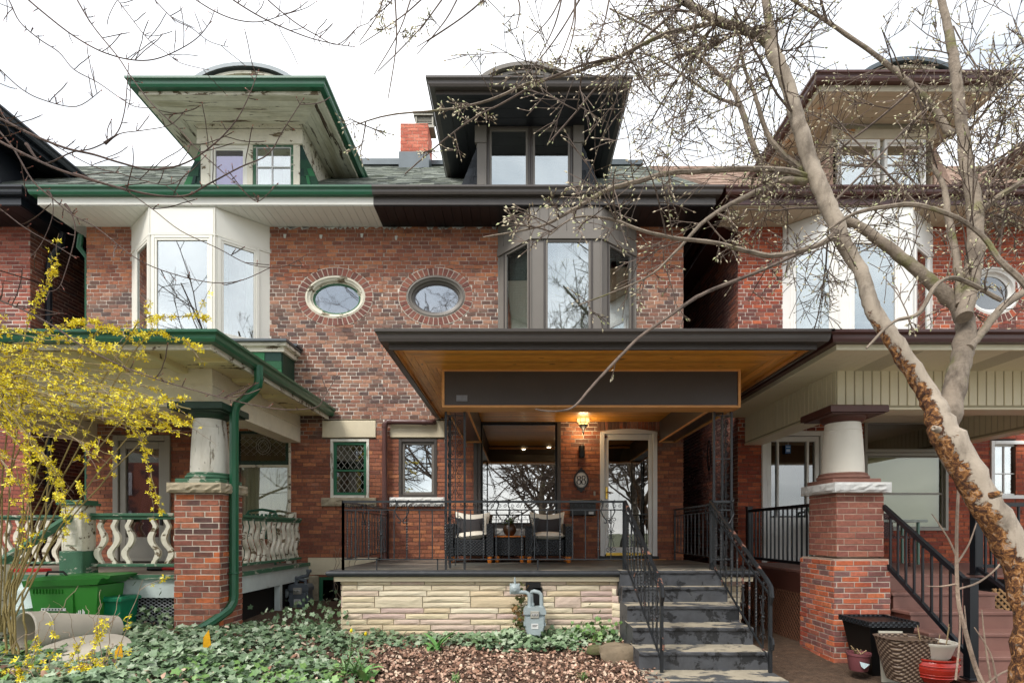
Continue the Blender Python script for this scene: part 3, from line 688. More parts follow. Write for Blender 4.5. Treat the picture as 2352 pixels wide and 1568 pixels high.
# ------------------------------------------------------------------ dormers
def dormer(H, x0, x1, e0, e1, gz_, gm, facem, sofm, sofms, cheek, arch, pan=.11, trimm=None, zs=8.37, sofl=None):
    b = MB(); b.box(x0+.01, x1-.01, .75, 3.2, 6.9, zs); b.box(x0+.01, x0+.04, .03, .749, 6.9, zs); b.box(x1-.04, x1-.01, .03, .749, 6.9, zs); b.box(x0+.041, x1-.041, .03, .749, 8.04, zs); b.build('dormer_wall', facem, H)
    e0 += .12; e1 -= .12; gz_ -= .055; zs -= .03
    path = [(e0, 1.75), (e0, -.66), (e1, -.66), (e1, 1.75)]
    sweep(path, [(a, v+gz_) for a, v in GUTS(1.15)]).build('dormer_gutter', gm, H)
    sweep(path, [(-.02, zs), (-.02, gz_-.02), (.005, gz_-.02), (.005, zs)]).build('dormer_fascia', trimm or facem, H)
    F = down_at(zs+.01)
    planks(F, [(-.66, e0), (-.66, e1), (0, x1), (0, x0)], PI/2, pan, .014, sofm, H, 'soffit_board', .006)
    for ex, ix in ((e0, x0), (e1, x1)):
        q = [(-.66, ex), (0, ix), (1.7, ix), (1.7, ex)]
        planks(F, q, 0, pan, .014, sofms, H, 'soffit_board', .006)
    r = MB(); xm = (e0+e1)/2
    r.add([(e0, -.66, gz_-.03), (e1, -.66, gz_-.03), (e1, 3, gz_-.03), (e0, 3, gz_-.03), (e0+.8, .4, gz_+.12), (e1-.8, .4, gz_+.12), (e1-.8, 3, gz_+.12), (e0+.8, 3, gz_+.12)],
          [(3, 2, 1, 0), (4, 5, 6, 7), (0, 1, 5, 4), (1, 2, 6, 5), (2, 3, 7, 6), (3, 0, 4, 7)]); r.build('dormer_roof', m_shingle, H)
    # arched pediment behind the gutter
    cx, wa, ha, z0, am, bm = arch
    def arc(w_, h_, n=20): return [(cx+w_*math.cos(PI*i/n), z0+h_*math.sin(PI*i/n)) for i in range(n+1)]
    a = MB(); a.prism(wall_at(-.30), arc(wa, ha), -2.4, 0); A = a.build('arched_pediment', am, H)
    a = MB()
    for (w1, h1), (w2, h2), c in (((wa+.05, ha+.05), (wa-.02, ha-.01), .10), ((wa-.05, ha-.045), (wa-.10, ha-.09), .05), ((wa-.22, ha-.15), (wa-.26, ha-.18), .03)):
        p, q = arc(w1, h1), arc(w2, h2)
        for i in range(len(p)-1): a.prism(wall_at(-.30), [p[i], p[i+1], q[i+1], q[i]], -.02, c)
        if c > .08: a.build('arch_moulding', bm, A); a = MB()
    a.build('arch_moulding', am, A)
    # flared shingled cheeks
    for s, (p, q, zt) in cheek.items():
        n = 8; z0_ = 6.98
        ch = MB(); ch.prism(WALL, [(p, z0_), (p, zt), (q, z0_)], -.4, -.02); C_ = ch.build('dormer_cheek', H1M[s[0]], H)
        for k in range(n):
            za, zb = z0_+(zt-z0_)*k/n, z0_+(zt-z0_)*(k+1)/n
            wA = (q-p)*(1-k/n); wB = (q-p)*(1-(k+1)/n)
            cuts = [0, .35+.1*(k % 2), .66, 1.0] if abs(wA) > .2 else [0, 1]
            for i in range(len(cuts)-1):
                f0, f1 = cuts[i], cuts[i+1]-.015*(i < len(cuts)-2)
                m = MB(); o_ = .03 if i == len(cuts)-2 else 0
                sg = 1 if q > p else -1
                m.prism(WALL, [(p+wA*f0, za-.012), (p+wA*f1+sg*o_, za-.012+R.uniform(-.006, .006)), (p+wB*f1+sg*o_*.6, zb), (p+wB*f0, zb)], -.01, .012+.01*(i % 2)+R.uniform(0, .008))
                m.build('shingle', H1M[s[0]], C_)
H1M = {'g': m_shingle_gr, 'b': m_shingle_bk, 'r': m_shingle_br}
zf = lambda py: EYE+(1222-py)/138
dormer(H1, wx(455), wx(697), -5.965, -2.936, 8.58, m_trim_green, m_peel, m_peel_soft, m_peel_side,
       {'gl': (wx(468), wx(402), zf(332)), 'gr': (wx(690), wx(752), zf(332))}, ((565-1190)/142.8, .92, .51, 8.52, m_peel, m_flash), trimm=m_peel)
dormer(H2, wx(1092), wx(1341), -1.39, 1.735, 8.585, m_dk_metal, m_bay_grey, m_dk_dormer, m_dk_dormer,
       {'bl': (wx(1102), wx(1042), zf(331)), 'br': (wx(1336), wx(1396), zf(338))}, ((1208-1190)/142.8, .86, .53, 8.51, m_bay_grey, m_bay_grey), pan=.2, trimm=m_dk_metal)
m_beige_d = M('beige_dormer_paint', '#b3a994', var=.12, rough=.8, bump=.3, patch='#a67a4d', pth=.62, pscale=3, psoft=.02)
dormer(H3, wx(1908), wx(2148), 4.53, 7.52, 8.67, m_brown_gut, m_beige_d, m_beige_d, m_beige_d,
       {'rl': (wx(1912), wx(1850), zf(340)), 'rr': (wx(2145), wx(2205), zf(340))}, ((2085-1190)/142.8, .9, .5, 8.62, m_beige_d, m_flash), pan=.14, zs=8.42)
# neighbours' dormers: only their side eaves are in view
dormer(H0, -11.0, -9.1, -11.6, -8.42, 8.6, m_navy, m_navy, m_dk_dormer, m_dk_dormer, {'bl': (-9.1, -8.7, 8.0)}, (-10, .9, .5, 8.60, m_navy, m_navy), pan=.2)
dormer(H4, 9.7, 11.5, 9.04, 12.1, 8.6, m_brown_gut, m_beige_d, m_beige_d, m_beige_d, {'rl': (9.7, 9.3, 8.0)}, (10.5, .9, .5, 8.60, m_beige_d, m_flash), pan=.3)
# green dormer trim and windows
g = MB()
g.bbox(WALL, wx(455), wx(697), zf(300), zf(285), -.02, .07); g.bbox(WALL, wx(453), wx(699), zf(285), 8.37, -.02, .11)
g.build('crown_moulding', m_peel, H1)
g = MB(); g.bbox(WALL, wx(455), wx(697), zf(335), zf(301), -.02, .05); g.build('frieze_board', m_peel, H1)
for a, b in ((463, 484), (569, 582), (675, 690)):
    g = MB(); g.bbox(WALL, wx(a), wx(b), 6.95, zf(335), -.02, .03); g.build('casing', m_peel, H1)
g = MB(); g.box(wx(463), wx(690), -.0, .02, 6.85, 7.0); g.build('sill', m_peel, H1)
m_glass_pur = glassmat('violet_glass', (.66, .64, .80), .18)
window(H1, WALL, wx(484), wx(569), 6.98, zf(335), m_vinyl, fw=.05, proud=.015, recess=.03, glass=m_glass_pur, back=('blind', M('violet_blind', '#b4b2cc', var=.04)), sash=.03)
window(H1, WALL, wx(582), wx(675), 6.98, zf(332), m_green_peel, fw=.045, proud=.015, recess=.03, mv=(wx(625),), mh=(zf(384),), back=('pair', m_curtain, 6.98, 7.9, .3), sash=.015, glass=m_glass, sashm=m_white)
# dark dormer trim
g = MB(); g.bbox(WALL, wx(1090), wx(1342), zf(290), zf(276), -.02, .05)
g.bbox(WALL, wx(1112), wx(1322), zf(287), zf(283), .05, .10)
for a, b in ((1091, 1118), (1316, 1341)): g.bbox(WALL, wx(a), wx(b), zf(331), zf(290.5), -.02, .045); g.bbox(WALL, wx(a+5 if a < 1200 else a), wx(b if a < 1200 else b-5), 6.95, zf(331.5), -.02, .035)
g.build('dormer_trim', m_bay_grey, H2)
for a, b in ((1119, 1218), (1218.5, 1315)):
    window(H2, WALL, wx(a), wx(b), 6.95, zf(290.5), m_dk_metal, fw=.035, proud=.02, recess=.03, back=('blind', m_blind, 6.95, zf(357)), sash=.04, sashm=m_bay_grey)
# right dormer windows
g = MB(); g.bbox(WALL, wx(1908), wx(2148), zf(322), zf(300), -.02, .04); g.build('frieze_board', m_beige_d, H3)
for a, b in ((1925, 2020), (2030, 2125)):
    window(H3, WALL, wx(a), wx(b), 6.95, zf(322), m_white_paint, fw=.05, back=('blind', m_blind, 7.3, 8.0), mh=(zf(375),), sash=.03)
# ------------------------------------------------------------------ two-storey bay windows
def bay(H, xa, xb, xc, xd, y, zb, zh, clad, fm, wins, curt, band=None, fw=.05, glass=None, boards=None, sashm=None, lows=None):
    """xa..xd = wall, front-left, front-right, wall; head height zh; soffit at 6.68"""
    P = [Vector((xa, 0)), Vector((xb, -y)), Vector((xc, -y)), Vector((xd, 0))]
    hd = MB(); hd.prism(UP, [(p.x, p.y) for p in P]+[(xd, .3), (xa, .3)], zh, 6.685); hd.build('bay_head', clad, H)
    bs = MB(); bs.prism(UP, [(p.x, p.y) for p in P]+[(xd, .3), (xa, .3)], zb-.35, zb-.01); bs.build('bay_base', clad, H)
    for i in range(3):
        a, b = P[i], P[i+1]; d = (b-a); L = d.length; d.normalize(); F = Fr((a.x, a.y, 0), (d.x, d.y, 0), (0, 0, 1))
        if boards:
            e = 0; k = 0
            while e < L-.01:
                q = min(L, e+boards); m = MB(); m.bbox(F, e+.002, q-.002, zh+.09, 6.675, 0, .014, .003); m.build('cladding_board', clad, H); e = q
            m = MB(); m.bbox(F, .0, L, zh-.03, zh+.088, 0, .03, .004); m.build('head_band', clad, H)
        else:
            m = MB(); m.bbox(F, .015, L-.015, zh+.015, 6.67, 0, .01, .004); m.build('panel', clad, H)
            m = MB(); m.bbox(F, -.005, L+.005, zh-.012, zh+.012, 0, .016, .003); m.build('trim', clad, H)
        w0, w1, cl, mvs, bk = wins[i]
        m = MB(); m.fbox(F, 0, w0*L, zb, zh, -.10, .0); m.fbox(F, w1*L, L, zb, zh, -.10, .0); m.build('bay_post', clad, H)
        window(H, F, w0*L+.001, w1*L-.001, zb, zh-.003, fm, fw=fw, proud=.012, recess=.03, mv=[v*L for v in mvs], back=bk, glass=glass or m_glass, sash=.035, sashm=sashm, deep=.3)
    c = MB()
    for p in P[1:3]: c.tube([(p.x, p.y-.004, zb), (p.x, p.y-.004, 6.67)], .014, 5)
    c.build('corner_strip', clad, H)
bay(H1, -6.43, -5.76, -4.74, -4.13, .55, 4.66, 6.246, m_vinyl, m_vinyl, [(.22, .97, 0, (), ('blind', m_glass_dk)), (.03, .97, 0, (), ('blind', m_room)), (.05, .80, 0, (), ('pair', m_curtain, 4.7, 6.2, .25))], None)
bay(H2, -.33, .2, 1.3, 1.96, .55, 4.2, 6.20, m_bay_grey, m_dk_metal, [(.18, .98, 0, (), ('curtain', m_curtain)), (.18, .88, 0, (), ('curtain', m_blind)), (.16, .90, 0, (), ('pair', m_curtain, 4.2, 6.15, .4))], None, boards=.14, fw=.03, sashm=m_bay_grey)
bay(H3, 4.4, 5.0, 6.15, 6.9, .55, 4.2, 6.2, m_white_paint, m_white_paint, [(.15, .95, 0, (), ('blind', m_blind, 4.8, 6.1)), (.15, .85, 0, (), ('blind', m_blind, 4.9, 6.1)), (.15, .85, 0, (), ('blind', m_blind))], None, fw=.05)
g = MB(); g.box(-.335, -.30, -.02, .0, 3.8, 6.68); g.box(1.93, 1.965, -.02, 0, 3.8, 6.68); g.build('bay_edge', m_bay_grey, H2)
# little roofed cornice under the green house's bay
g = MB(); g.box(-4.80, -3.68, -.50, 0, 4.44, 4.52); g.box(-4.8, -3.62, -.55, 0, 4.52, 4.57); g.build('bay_cornice', m_peel, H1)
g = MB(); g.box(-4.8, -3.60, -.60, 0, 4.575, 4.61); g.box(-4.13, -3.58, -.25, .0, 4.615, 4.65); g.build('cornice_cap', m_flash, H1)
g = MB(); g.box(-4.8, -3.72, -.45, 0, 3.75, 4.435); C_ = g.build('cornice_wall', m_green_dk, H1)
for k in range(5):
    for q in range(4):
        m = MB(); m.box(-4.78+q*.265, -4.78+q*.265+.255, -.47-.004*k, -.448, 3.8+k*.125, 3.8+k*.125+.13); m.build('shingle', m_shingle_gr, C_)
        
# ------------------------------------------------------------------ oval windows
oval_window(H1, *OVG, m_peel, m_green_peel, m_glass_old, m_brick_ring)
oval_window(H2, *OVD, m_bay_grey, m_dk_metal, m_glass_old, m_brick_ring)
oval_window(H3, ROV[0], ROV[1], .44, .40, m_white_paint, m_white_paint, m_glass_dk, m_brick_r)
# ------------------------------------------------------------------ lower windows, lintels, sills
def slabpart(name, F, a0, a1, b0, b1, c0, c1, mat, H, e=.008, j=0):
    g = MB(); g.bbox(F, a0, a1, b0, b1, c0, c1, e)
    if j:
        # rock face: subdivide the front
        n = max(6, int((a1-a0)/.05)); g = MB(); V = []; Fc = []
        for i in range(n+1):
            for k in range(5):
                ed = 0 if (i in (0, n) or k in (0, 4)) else 1
                V.append(F.p(a0+(a1-a0)*i/n, b0+(b1-b0)*k/4, c1-j+(R.uniform(.2, 1)*j*1.5 if ed else 0)))
        for i in range(n):
            for k in range(4): Fc.append((i*5+k, (i+1)*5+k, (i+1)*5+k+1, i*5+k+1))
        g.add(V, Fc); g.fbox(F, a0, a1, b0, b1, c0, c1-j-.001)
    return g.build(name, mat, H)
slabpart('lintel', WALL, *GL, -.05, .03, m_lime, H1); slabpart('lintel', WALL, *DL, -.05, .03, m_lime, H2)
slabpart('sill', WALL, GW[0]-.13, GW[1]+.13, wz(1162), GW[2], -.05, .09, m_rough_stone, H1, j=.02)
slabpart('sill', WALL, DL[0], wx(1022), wz(1162), DW[2], -.05, .09, m_white_stone, H2, j=.02)
window(H1, WALL, *GW, m_col_white, fw=.045, proud=.012, recess=.05, glass=m_glass_dk, back=None, sash=.05, sashm=m_green_win, deep=.1)
g = MB(); zc = wz(1080); g.bbox(WALL, GW[0]+.045, GW[1]-.045, zc-.015, zc+.015, -.05, -.01, .004); g.build('sash', m_green_win, H1)
g = MB(); xa, xb = GW[0]+.10, GW[1]-.10
for z0, z1 in ((GW[2]+.1, zc-.03), (zc+.03, GW[3]-.1)):
    s = .068; sl = 1.35
    for k in range(-12, 14):
        for d in (1, -1):
            # line x = x0 + d*t, z = z0 + sl*t
            x0 = (xa+xb)/2+k*s*2*.75; t0, t1 = 0, (z1-z0)/sl
            p = x0-d*(t1/2); ts = []
            lo = max(0, ((xa-p) if d > 0 else (p-xb))); hi = min(t1, ((xb-p) if d > 0 else (p-xa)))
            if hi-lo < .01: continue
            g.tube([(p+d*lo, .030, z0+sl*lo), (p+d*hi, .030, z0+sl*hi)], .0042, 4)
g.build('leading', m_lead, H1)
g = MB(); cc = Vector((0, 0))
g.fbox(WALL, xa+.16, xb-.10, GW[2]+.12, GW[3]-.2, -.16, -.155); g.build('curtain', m_blind, H1)
window(H2, WALL, *DW, m_dk_metal, fw=.05, proud=.015, recess=.05, back=None, sash=.045, sashm=m_bay_grey, glass=glassmat('side_window_glass', (.6, .66, .66), .7))
# base course and basement window
g = MB(); g.bbox(WALL, wx(708), wx(800), wz(1319), wz(1280), -.05, .02, .006); g.build('base_course', m_lime, H1)
g = MB(); g.bbox(WALL, wx(800), wx(868), wz(1319), wz(1280), -.05, .02, .006); g.build('base_course', m_lime, H2)
window(H1, WALL, wx(733), wx(800), .25, wz(1323), m_green_win, fw=.04, proud=.0, recess=.03, glass=m_glass_dk, sash=.02)
g = MB(); g.bbox(WALL, wx(708), wx(732), .2, wz(1321), -.05, .03, .02); g.build('foundation_stone', m_rough_stone, H1)
# picture window with the lit room behind it
fm = m_dk_metal
def room(H, x0, x1, z0, z1, dpt, wm, cm):
    m = MB(); m.box(x0-1.0, x1+.8, .11, .12, z0-.6, z0); y0, y1 = .12, dpt
    X0, X1, Z0, Z1 = x0-1.2, x1+1.0, .95+.2, 3.42
    m = MB()
    m.cur = 0; m.add([(X0, y1, Z0), (X1, y1, Z0), (X1, y1, Z1), (X0, y1, Z1)], [(0, 1, 2, 3)]); m.add([(X0, y0, Z0), (X0, y1, Z0), (X0, y1, Z1), (X0, y0, Z1)], [(0, 1, 2, 3)])
    m.add([(X1, y0, Z0), (X1, y1, Z0), (X1, y1, Z1), (X1, y0, Z1)], [(3, 2, 1, 0)]); m.add([(X0, y0, Z0), (X1, y0, Z0), (X1, y1, Z0), (X0, y1, Z0)], [(3, 2, 1, 0)])
    m.add([(X0, y0, Z1), (X1, y0, Z1), (X1, y1, Z1), (X0, y1, Z1)], [(0, 1, 2, 3)])
    return m.build('room_interior', wm, H)
m_roomw = M('warm_room', '#4d4234', var=.1, rough=.9, bump=0)
m_bulb = emis('lit_downlight', (1, .85, .6), 14)
# replace the part of the body behind the window: the room sits in front of it
window(H2, WALL, *PW, fm, fw=.06, proud=.01, recess=.08, back=None, glass=m_glass_pic, sash=.03, sashm=m_black, room=False)
rm = MB(); z1 = 3.3; X0, X1, Y1 = PW[0]-.02, PW[1]+.02, .78
rm.add([(X0, .1, 1.3), (X1, .1, 1.3), (X1, Y1, 1.3), (X0, Y1, 1.3), (X0, .1, PW[3]+.02), (X1, .1, PW[3]+.02), (X1, Y1, 3.0), (X0, Y1, 3.0)], [(4, 5, 6, 7), (3, 2, 6, 7), (0, 3, 7, 4), (1, 5, 6, 2), (0, 1, 2, 3)])
rmo = rm.build('room', m_roomw, H2)
for (x, y, r) in ((.70, .22, .03), (.68, .46, .03), (.55, .62, .03), (.10, .66, .028)):
    zc_ = PW[3]+.02+(3.0-PW[3]-.02)*(y-.1)/(Y1-.1)
    g = MB(); g.lathe((x, y, zc_-.012), [(r, 0), (r, .006)], 12); g.build('downlight', m_bulb, rmo)
g = MB(); g.lathe((.66, .52, 3.05), [(.06, 0), (.05, .02)], 14); g.build('ceiling_fixture', m_roomw, rmo)
# inner sill of rough white stone below the picture window
slabpart('sill', WALL, wx(1090), wx(1294), wz(1232), wz(1213), -.05, .07, m_white_stone, H2, j=.015)
g = MB(); g.fbox(WALL, wx(1088), wx(1096)-.001, wz(1212), wz(962), -.08, .03); g.build('casing', fm, H2)
# front door with storm glass
D = MB(); x0, x1, z0, z1 = DR
n = 10
def archz(x): 
    t = (x-(x0+x1)/2)/((x1-x0)/2); return z1-.02+.055*(1-t*t)
for a, b in ((x0, x0+.075), (x1-.075, x1)): D.bbox(WALL, a, b, PF, z1-.03, -.06, .03, .006)
for i in range(n):
    a, b = x0+(x1-x0)*i/n, x0+(x1-x0)*(i+1)/n; D.prism(WALL, [(a, z1-.05), (b, z1-.05), (b, archz(b)), (a, archz(a))], -.06, .035)
do = D.build('door_frame', m_white_paint, H2)
D = MB(); a0, a1 = x0+.08, x1-.08; g0, g1, h0, h1 = wx(1398), wx(1490), wz(1256), wz(1010)
for A in ((a0, g0, PF+.09, z1-.055), (g1, a1, PF+.09, z1-.055), (g0, g1, h1, z1-.055), (g0, g1, PF+.09, h0)): D.bbox(WALL, A[0], A[1], A[2], A[3], -.05, .0, .006)
dr = D.build('door', m_white_paint, H2)
g = MB(); g.fbox(WALL, g0, g1, h0, h1, -.03, -.026); g.build('pane', m_glass_door, dr)
g = MB(); g.fbox(WALL, a0-.02, a1+.02, PF+.02, z1-.05, -.12, -.10); g.build('inner_door', m_black, dr)
el = [((g0+g1)/2+.16*math.cos(2*PI*i/28), h1-.62+.52*math.sin(2*PI*i/28)) for i in range(28)]
g = MB(); g.prism(WALL, el, -.10, -.09); g.build('oval_light', M('etched_glass', '#a08c68', rough=.3, bump=0), dr)
g = MB(); g.fbox(WALL, a0+.02, a1-.02, wz(1275), wz(1268.5), .0, .012); g.build('kick_strip', m_brass, dr)
g = MB(); g.fbox(WALL, x0-.02, x1+.02, PF, wz(1276), -.06, .05); g.build('threshold', m_black, H2)
g = MB(); g.fbox(WALL, x0+.05, x1+.12, PF-.0+.004, PF+.016, .05, .12); g.build('sill_strip', m_cedar_trim, H2)
g = MB(); hx, hz = wx(1393), wz(1130); g.bbox(WALL, hx-.018, hx+.018, hz-.11, hz+.09, 0, .012, .003); g.tube([(hx, -.012, hz), (hx, -.06, hz), (hx+.03, -.065, hz), (hx+.10, -.06, hz-.015)], .009, 6); g.build('handle', m_brass, dr)
g = MB(); g.lathe((wx(1391), -.002, wz(1003)), [(.022, 0), (.022, .012), (.01, .016)], 10, axis=(0, -1, 0)); g.build('knob', m_downpipe_br, dr)
# soldier bricks over the door
for i in range(17):
    x = wx(1372)+i*(wx(1515)-wx(1372))/17; xm = x+(wx(1515)-wx(1372))/34; t = (xm-(x0+x1)/2)/.55
    g = MB(); zz = z1+.04*(1-t*t); g.bbox(WALL, x+.005, x+.057, zz, zz+.2, -.03, .014, .003); g.build('brick', m_brick, H2)
g = MB(); g.fbox(WALL, wx(1372), wx(1515), DR[3]-.02, DR[3]+.23, -.08, 0); g.build('mortar', m_mort_dk, H2)
# lamps, number plate, mail box
def sphere_prof(r, z0=0, n=8, lo=-PI/2, hi=PI/2): return [(max(.001, r*math.cos(lo+(hi-lo)*i/n)), z0+r*math.sin(lo+(hi-lo)*i/n)) for i in range(n+1)]
lx, lz = wx(1336), wz(970); ly = -.22
lamp = thing('wall_lantern', 'lit amber globe lantern with black ribs hanging beside the front door', 'lantern', (lx, ly, lz-.2))
g = MB(); g.lathe((lx, ly, lz), sphere_prof(.105, 0, 10, -PI/2*.75, PI/2*.9), 20); g.build('globe', emis('amber_glass', (1, .56, .18), .8), lamp, smooth=True)
g = MB(); g.lathe((lx, ly, lz), sphere_prof(.03, 0, 6), 8); 
g = MB()
for k in range(8):
    a = 2*PI*k/8+.2; g.tube([(lx+.109*math.cos(a)*math.cos(t), ly+.109*math.sin(a)*math.cos(t), lz+.109*math.sin(t)) for t in [(-1.2+i*.33) for i in range(8)]], .0045, 4)
g.lathe((lx, ly, lz), [(.09, -.062), (.094, -.056), (.09, -.05)], 18, cap=False)
g.build('rib', m_black, lamp)
g = MB(); g.lathe((lx, ly, lz), [(.04, .09), (.095, .095), (.10, .11), (.06, .13), (.03, .16)], 16); g.lathe((lx, ly, lz), [(.003, -.25), (.012, -.22), (.02, -.2), (.014, -.17), (.035, -.14), (.07, -.10), (.078, -.085)], 14)
g.tube([(lx, ly, lz+.15), (lx, ly+.1, lz+.19), (lx, -.0, lz+.16)], .012, 6); g.bbox(WALL, lx-.05, lx+.05, lz+.08, lz+.25, -.01, .015, .004); g.build('bracket', m_black, lamp)
pl = bpy.data.lights.new('lantern_bulb', 'POINT'); pl.energy = 3; pl.color = (1, .74, .42); pl.shadow_soft_size = .06
po = bpy.data.objects.new('lantern_bulb', pl); link(po, lamp); po.location = (lx, ly-.01, lz-.17)
sx_, sz_ = wx(1335), wz(1038)
sc_ = MB(); sc_.lathe((sx_, -.07, sz_), [(.046, -.10), (.05, -.09), (.05, .09), (.046, .10)], 18); sc_.fbox(WALL, sx_-.02, sx_+.02, sz_-.05, sz_+.05, .0, .05)
tag(sc_.build('wall_light', m_black, smooth=True), 'black cylinder wall light unlit, between lantern and number plate', 'wall light')
cx_, cz_ = wx(1334.5), wz(1102)
hn = thing('house_number', 'oval black and white number plate reading 88 beside the door', 'number plate', (cx_, -.02, cz_))
def ell(a, b, n=36): return [(cx_+a*math.cos(2*PI*i/n), cz_+b*math.sin(2*PI*i/n)) for i in range(n)]
g = MB(); g.prism(WALL, ell(.125, .155), .012, .03)
for s in (1, -1):
    g.prism(WALL, [(cx_+.06*a, cz_+s*(.14+.05*b)) for a, b in ((-1, 0), (-.95, .5), (-.5, .6), (-.3, 1.0), (0, 1.35), (.3, 1.0), (.5, .6), (.95, .5), (1, 0))], .012, .028)
g.build('backplate', m_black, hn)
g = MB(); g.prism(WALL, ell(.098, .128), .03, .035); g.build('face', m_white, hn)
g = MB(); q = ell(.09, .12, 40); g.tube([WALL.p(a, b, .036) for a, b in q+[q[0]]], .0022, 4, cap=False); g.build('border', m_black, hn)
def eight(F, a, b, s, c, r):
    m = MB()
    for dz, rx, rz in ((.24*s, .17*s, .20*s), (-.22*s, .21*s, .25*s)):
        P = [F.p(a+rx*math.cos(2*PI*i/18), b+dz+rz*math.sin(2*PI*i/18), c) for i in range(19)]; m.tube(P, [r*(.6+.9*abs(math.cos(2*PI*i/18))) for i in range(19)], 5, cap=False)
    return m
for s in (-1, 1): eight(WALL, cx_+s*.038, cz_, .155, .037, .0058).build('numeral', m_black, hn)
mb = thing('mailbox', 'black wall mailbox with small white label beside the door', 'mailbox', (wx(1337), -.06, wz(1184)))
g = MB(); g.bbox(WALL, wx(1309), wx(1366), wz(1184), wz(1152), 0, .12, .012); g.bbox(WALL, wx(1307), wx(1368), wz(1156), wz(1148), 0, .14, .01); g.build('box', m_black, mb)
g = MB(); g.fbox(WALL, wx(1350), wx(1361), wz(1181), wz(1175), .12, .124); g.build('label_plate', m_white, mb)
bl = MB(); bl.bbox(WALL, wx(1363), wx(1367.5), wz(1138), wz(1128), .01, .03, .003); tag(bl.build('doorbell', m_grey_paint), 'small grey doorbell on the bricks above the mailbox', 'doorbell')
cm = MB(); cm.lathe((wx(1506), -.30, wz(961)), [(.03, 0), (.035, .05), (.025, .06)], 10, axis=(-1, -.3, -.2)); cm.tube([(wx(1500), -.32, wz(961)), (wx(1492), -.36, wz(956)), (wx(1484), -.36, wz(957)), (wx(1478), -.33, wz(963)), (wx(1484), -.30, wz(960))], .004, 4)
tag(cm.build('security_camera', m_white), 'small security camera with curled white cable under the cedar ceiling', 'camera')
# brown drain pipe between the lower windows
dp = [(wx(887), -.10, PF+.02), (wx(887), -.10, wz(982)), (wx(889), -.10, wz(975)), (wx(896), -.10, wz(971)), (wx(985), -.10, wz(972)), (wx(994), -.09, wz(972)), (wx(998), -.04, wz(970)), (wx(998), 0, wz(970))]
g = MB(); g.tube(dp, .044, 12)
for p, ax in ((dp[1], (0, 0, 1)), (dp[3], (1, 0, 0)), ((wx(975), -.10, wz(972)), (1, 0, 0))): g.lathe(p, [(.05, -.02), (.052, 0), (.05, .05)], 12, axis=ax)
g.build('drain_pipe', m_downpipe_br, H2, smooth=True)
# ------------------------------------------------------------------ porches
def pillar(H, x0, x1, y0, y1, z0, z1, mat, mort, course, L, n=0, left=True, right=True, depth=.005):
    """brick pillar: front face and the sides that show"""
    fs = [Fr((x0, y0, 0), (1, 0, 0), (0, 0, 1))]; ws = [x1-x0]
    if right: fs.append(Fr((x1, y0, 0), (0, 1, 0), (0, 0, 1))); ws.append(y1-y0)
    if left: fs.append(Fr((x0, y1, 0), (0, -1, 0), (0, 0, 1))); ws.append(y1-y0)
    for i, (F, w_) in enumerate(zip(fs, ws)):
        brick_field(F, 0, w_, z0, z1, [], H, mat, mort, course=course, L=L, n_ind=n, prio=lambda t: -t[2], depth=depth, back=.06, name='pillar_brickwork', shift=.05*i+z0*.0)
    g = MB(); g.box(x0+.065, x1-.065, y0+.065, y1-.02, z0, z1); g.build('pillar_core', m_mort_dk, H)
def column(H, cx, cy, z0, z1, r, mats, capw, hcap=.16, hbase=.13):
    base, shaft, capm = mats
    g = MB(); g.bbox(UP, cx-r-.05, cx+r+.05, cy-r-.05, cy+r+.05, z0, z0+.05, .006)
    g.lathe((cx, cy, z0+.05), [(r+.04, 0), (r+.055, .02), (r+.05, .04), (r+.03, .05), (r+.035, .065), (r+.01, .08)], 28); g.build('column_base', base, H, smooth=True)
    h = z1-z0-hcap-hbase; pr = [(r*(1-.16*t**1.6), h*t) for t in [i/10 for i in range(11)]]
    g = MB(); g.lathe((cx, cy, z0+hbase), pr, 32); g.lathe((cx, cy, z0+hbase+h-.10), [(r*.88, 0), (r*.90, .008), (r*.88, .016)], 32, cap=False); g.build('column_shaft', shaft, H, smooth=True)
    t = r*.84
    g = MB(); g.lathe((cx, cy, z1-hcap), [(t, 0), (t+.03, .02), (t+.05, .05), (t+.055, .07)], 28); g.bbox(UP, cx-capw, cx+capw, cy-capw, cy+capw, z1-hcap+.08, z1-.002, .01); g.bbox(UP, cx-capw+.03, cx+capw-.03, cy-capw+.03, cy+capw-.03, z1-hcap+.065, z1-hcap+.079, .004); g.build('column_capital', capm, H, smooth=True)
def capstone(H, x0, x1, y0, y1, z0, z1, mat):
    g = MB(); g.box(x0, x1, y0, y1, z0, z1)
    for F, w_ in ((Fr((x0, y0, 0), (1, 0, 0), (0, 0, 1)), x1-x0), (Fr((x1, y0, 0), (0, 1, 0), (0, 0, 1)), y1-y0), (Fr((x0, y1, 0), (0, -1, 0), (0, 0, 1)), y1-y0)):
        n = 12; V = []; Fc = []
        for i in range(n+1):
            for k in range(5):
                ed = (i in (0, n)) or k in (0, 4); V.append(F.p(w_*i/n, z0+(z1-z0)*k/4, .002+(0 if ed else R.uniform(.006, .028))))
        for i in range(n):
            for k in range(4): Fc.append((i*5+k, (i+1)*5+k, (i+1)*5+k+1, i*5+k+1))
        g.add(V, Fc)
    return g.build('capstone', mat, H)
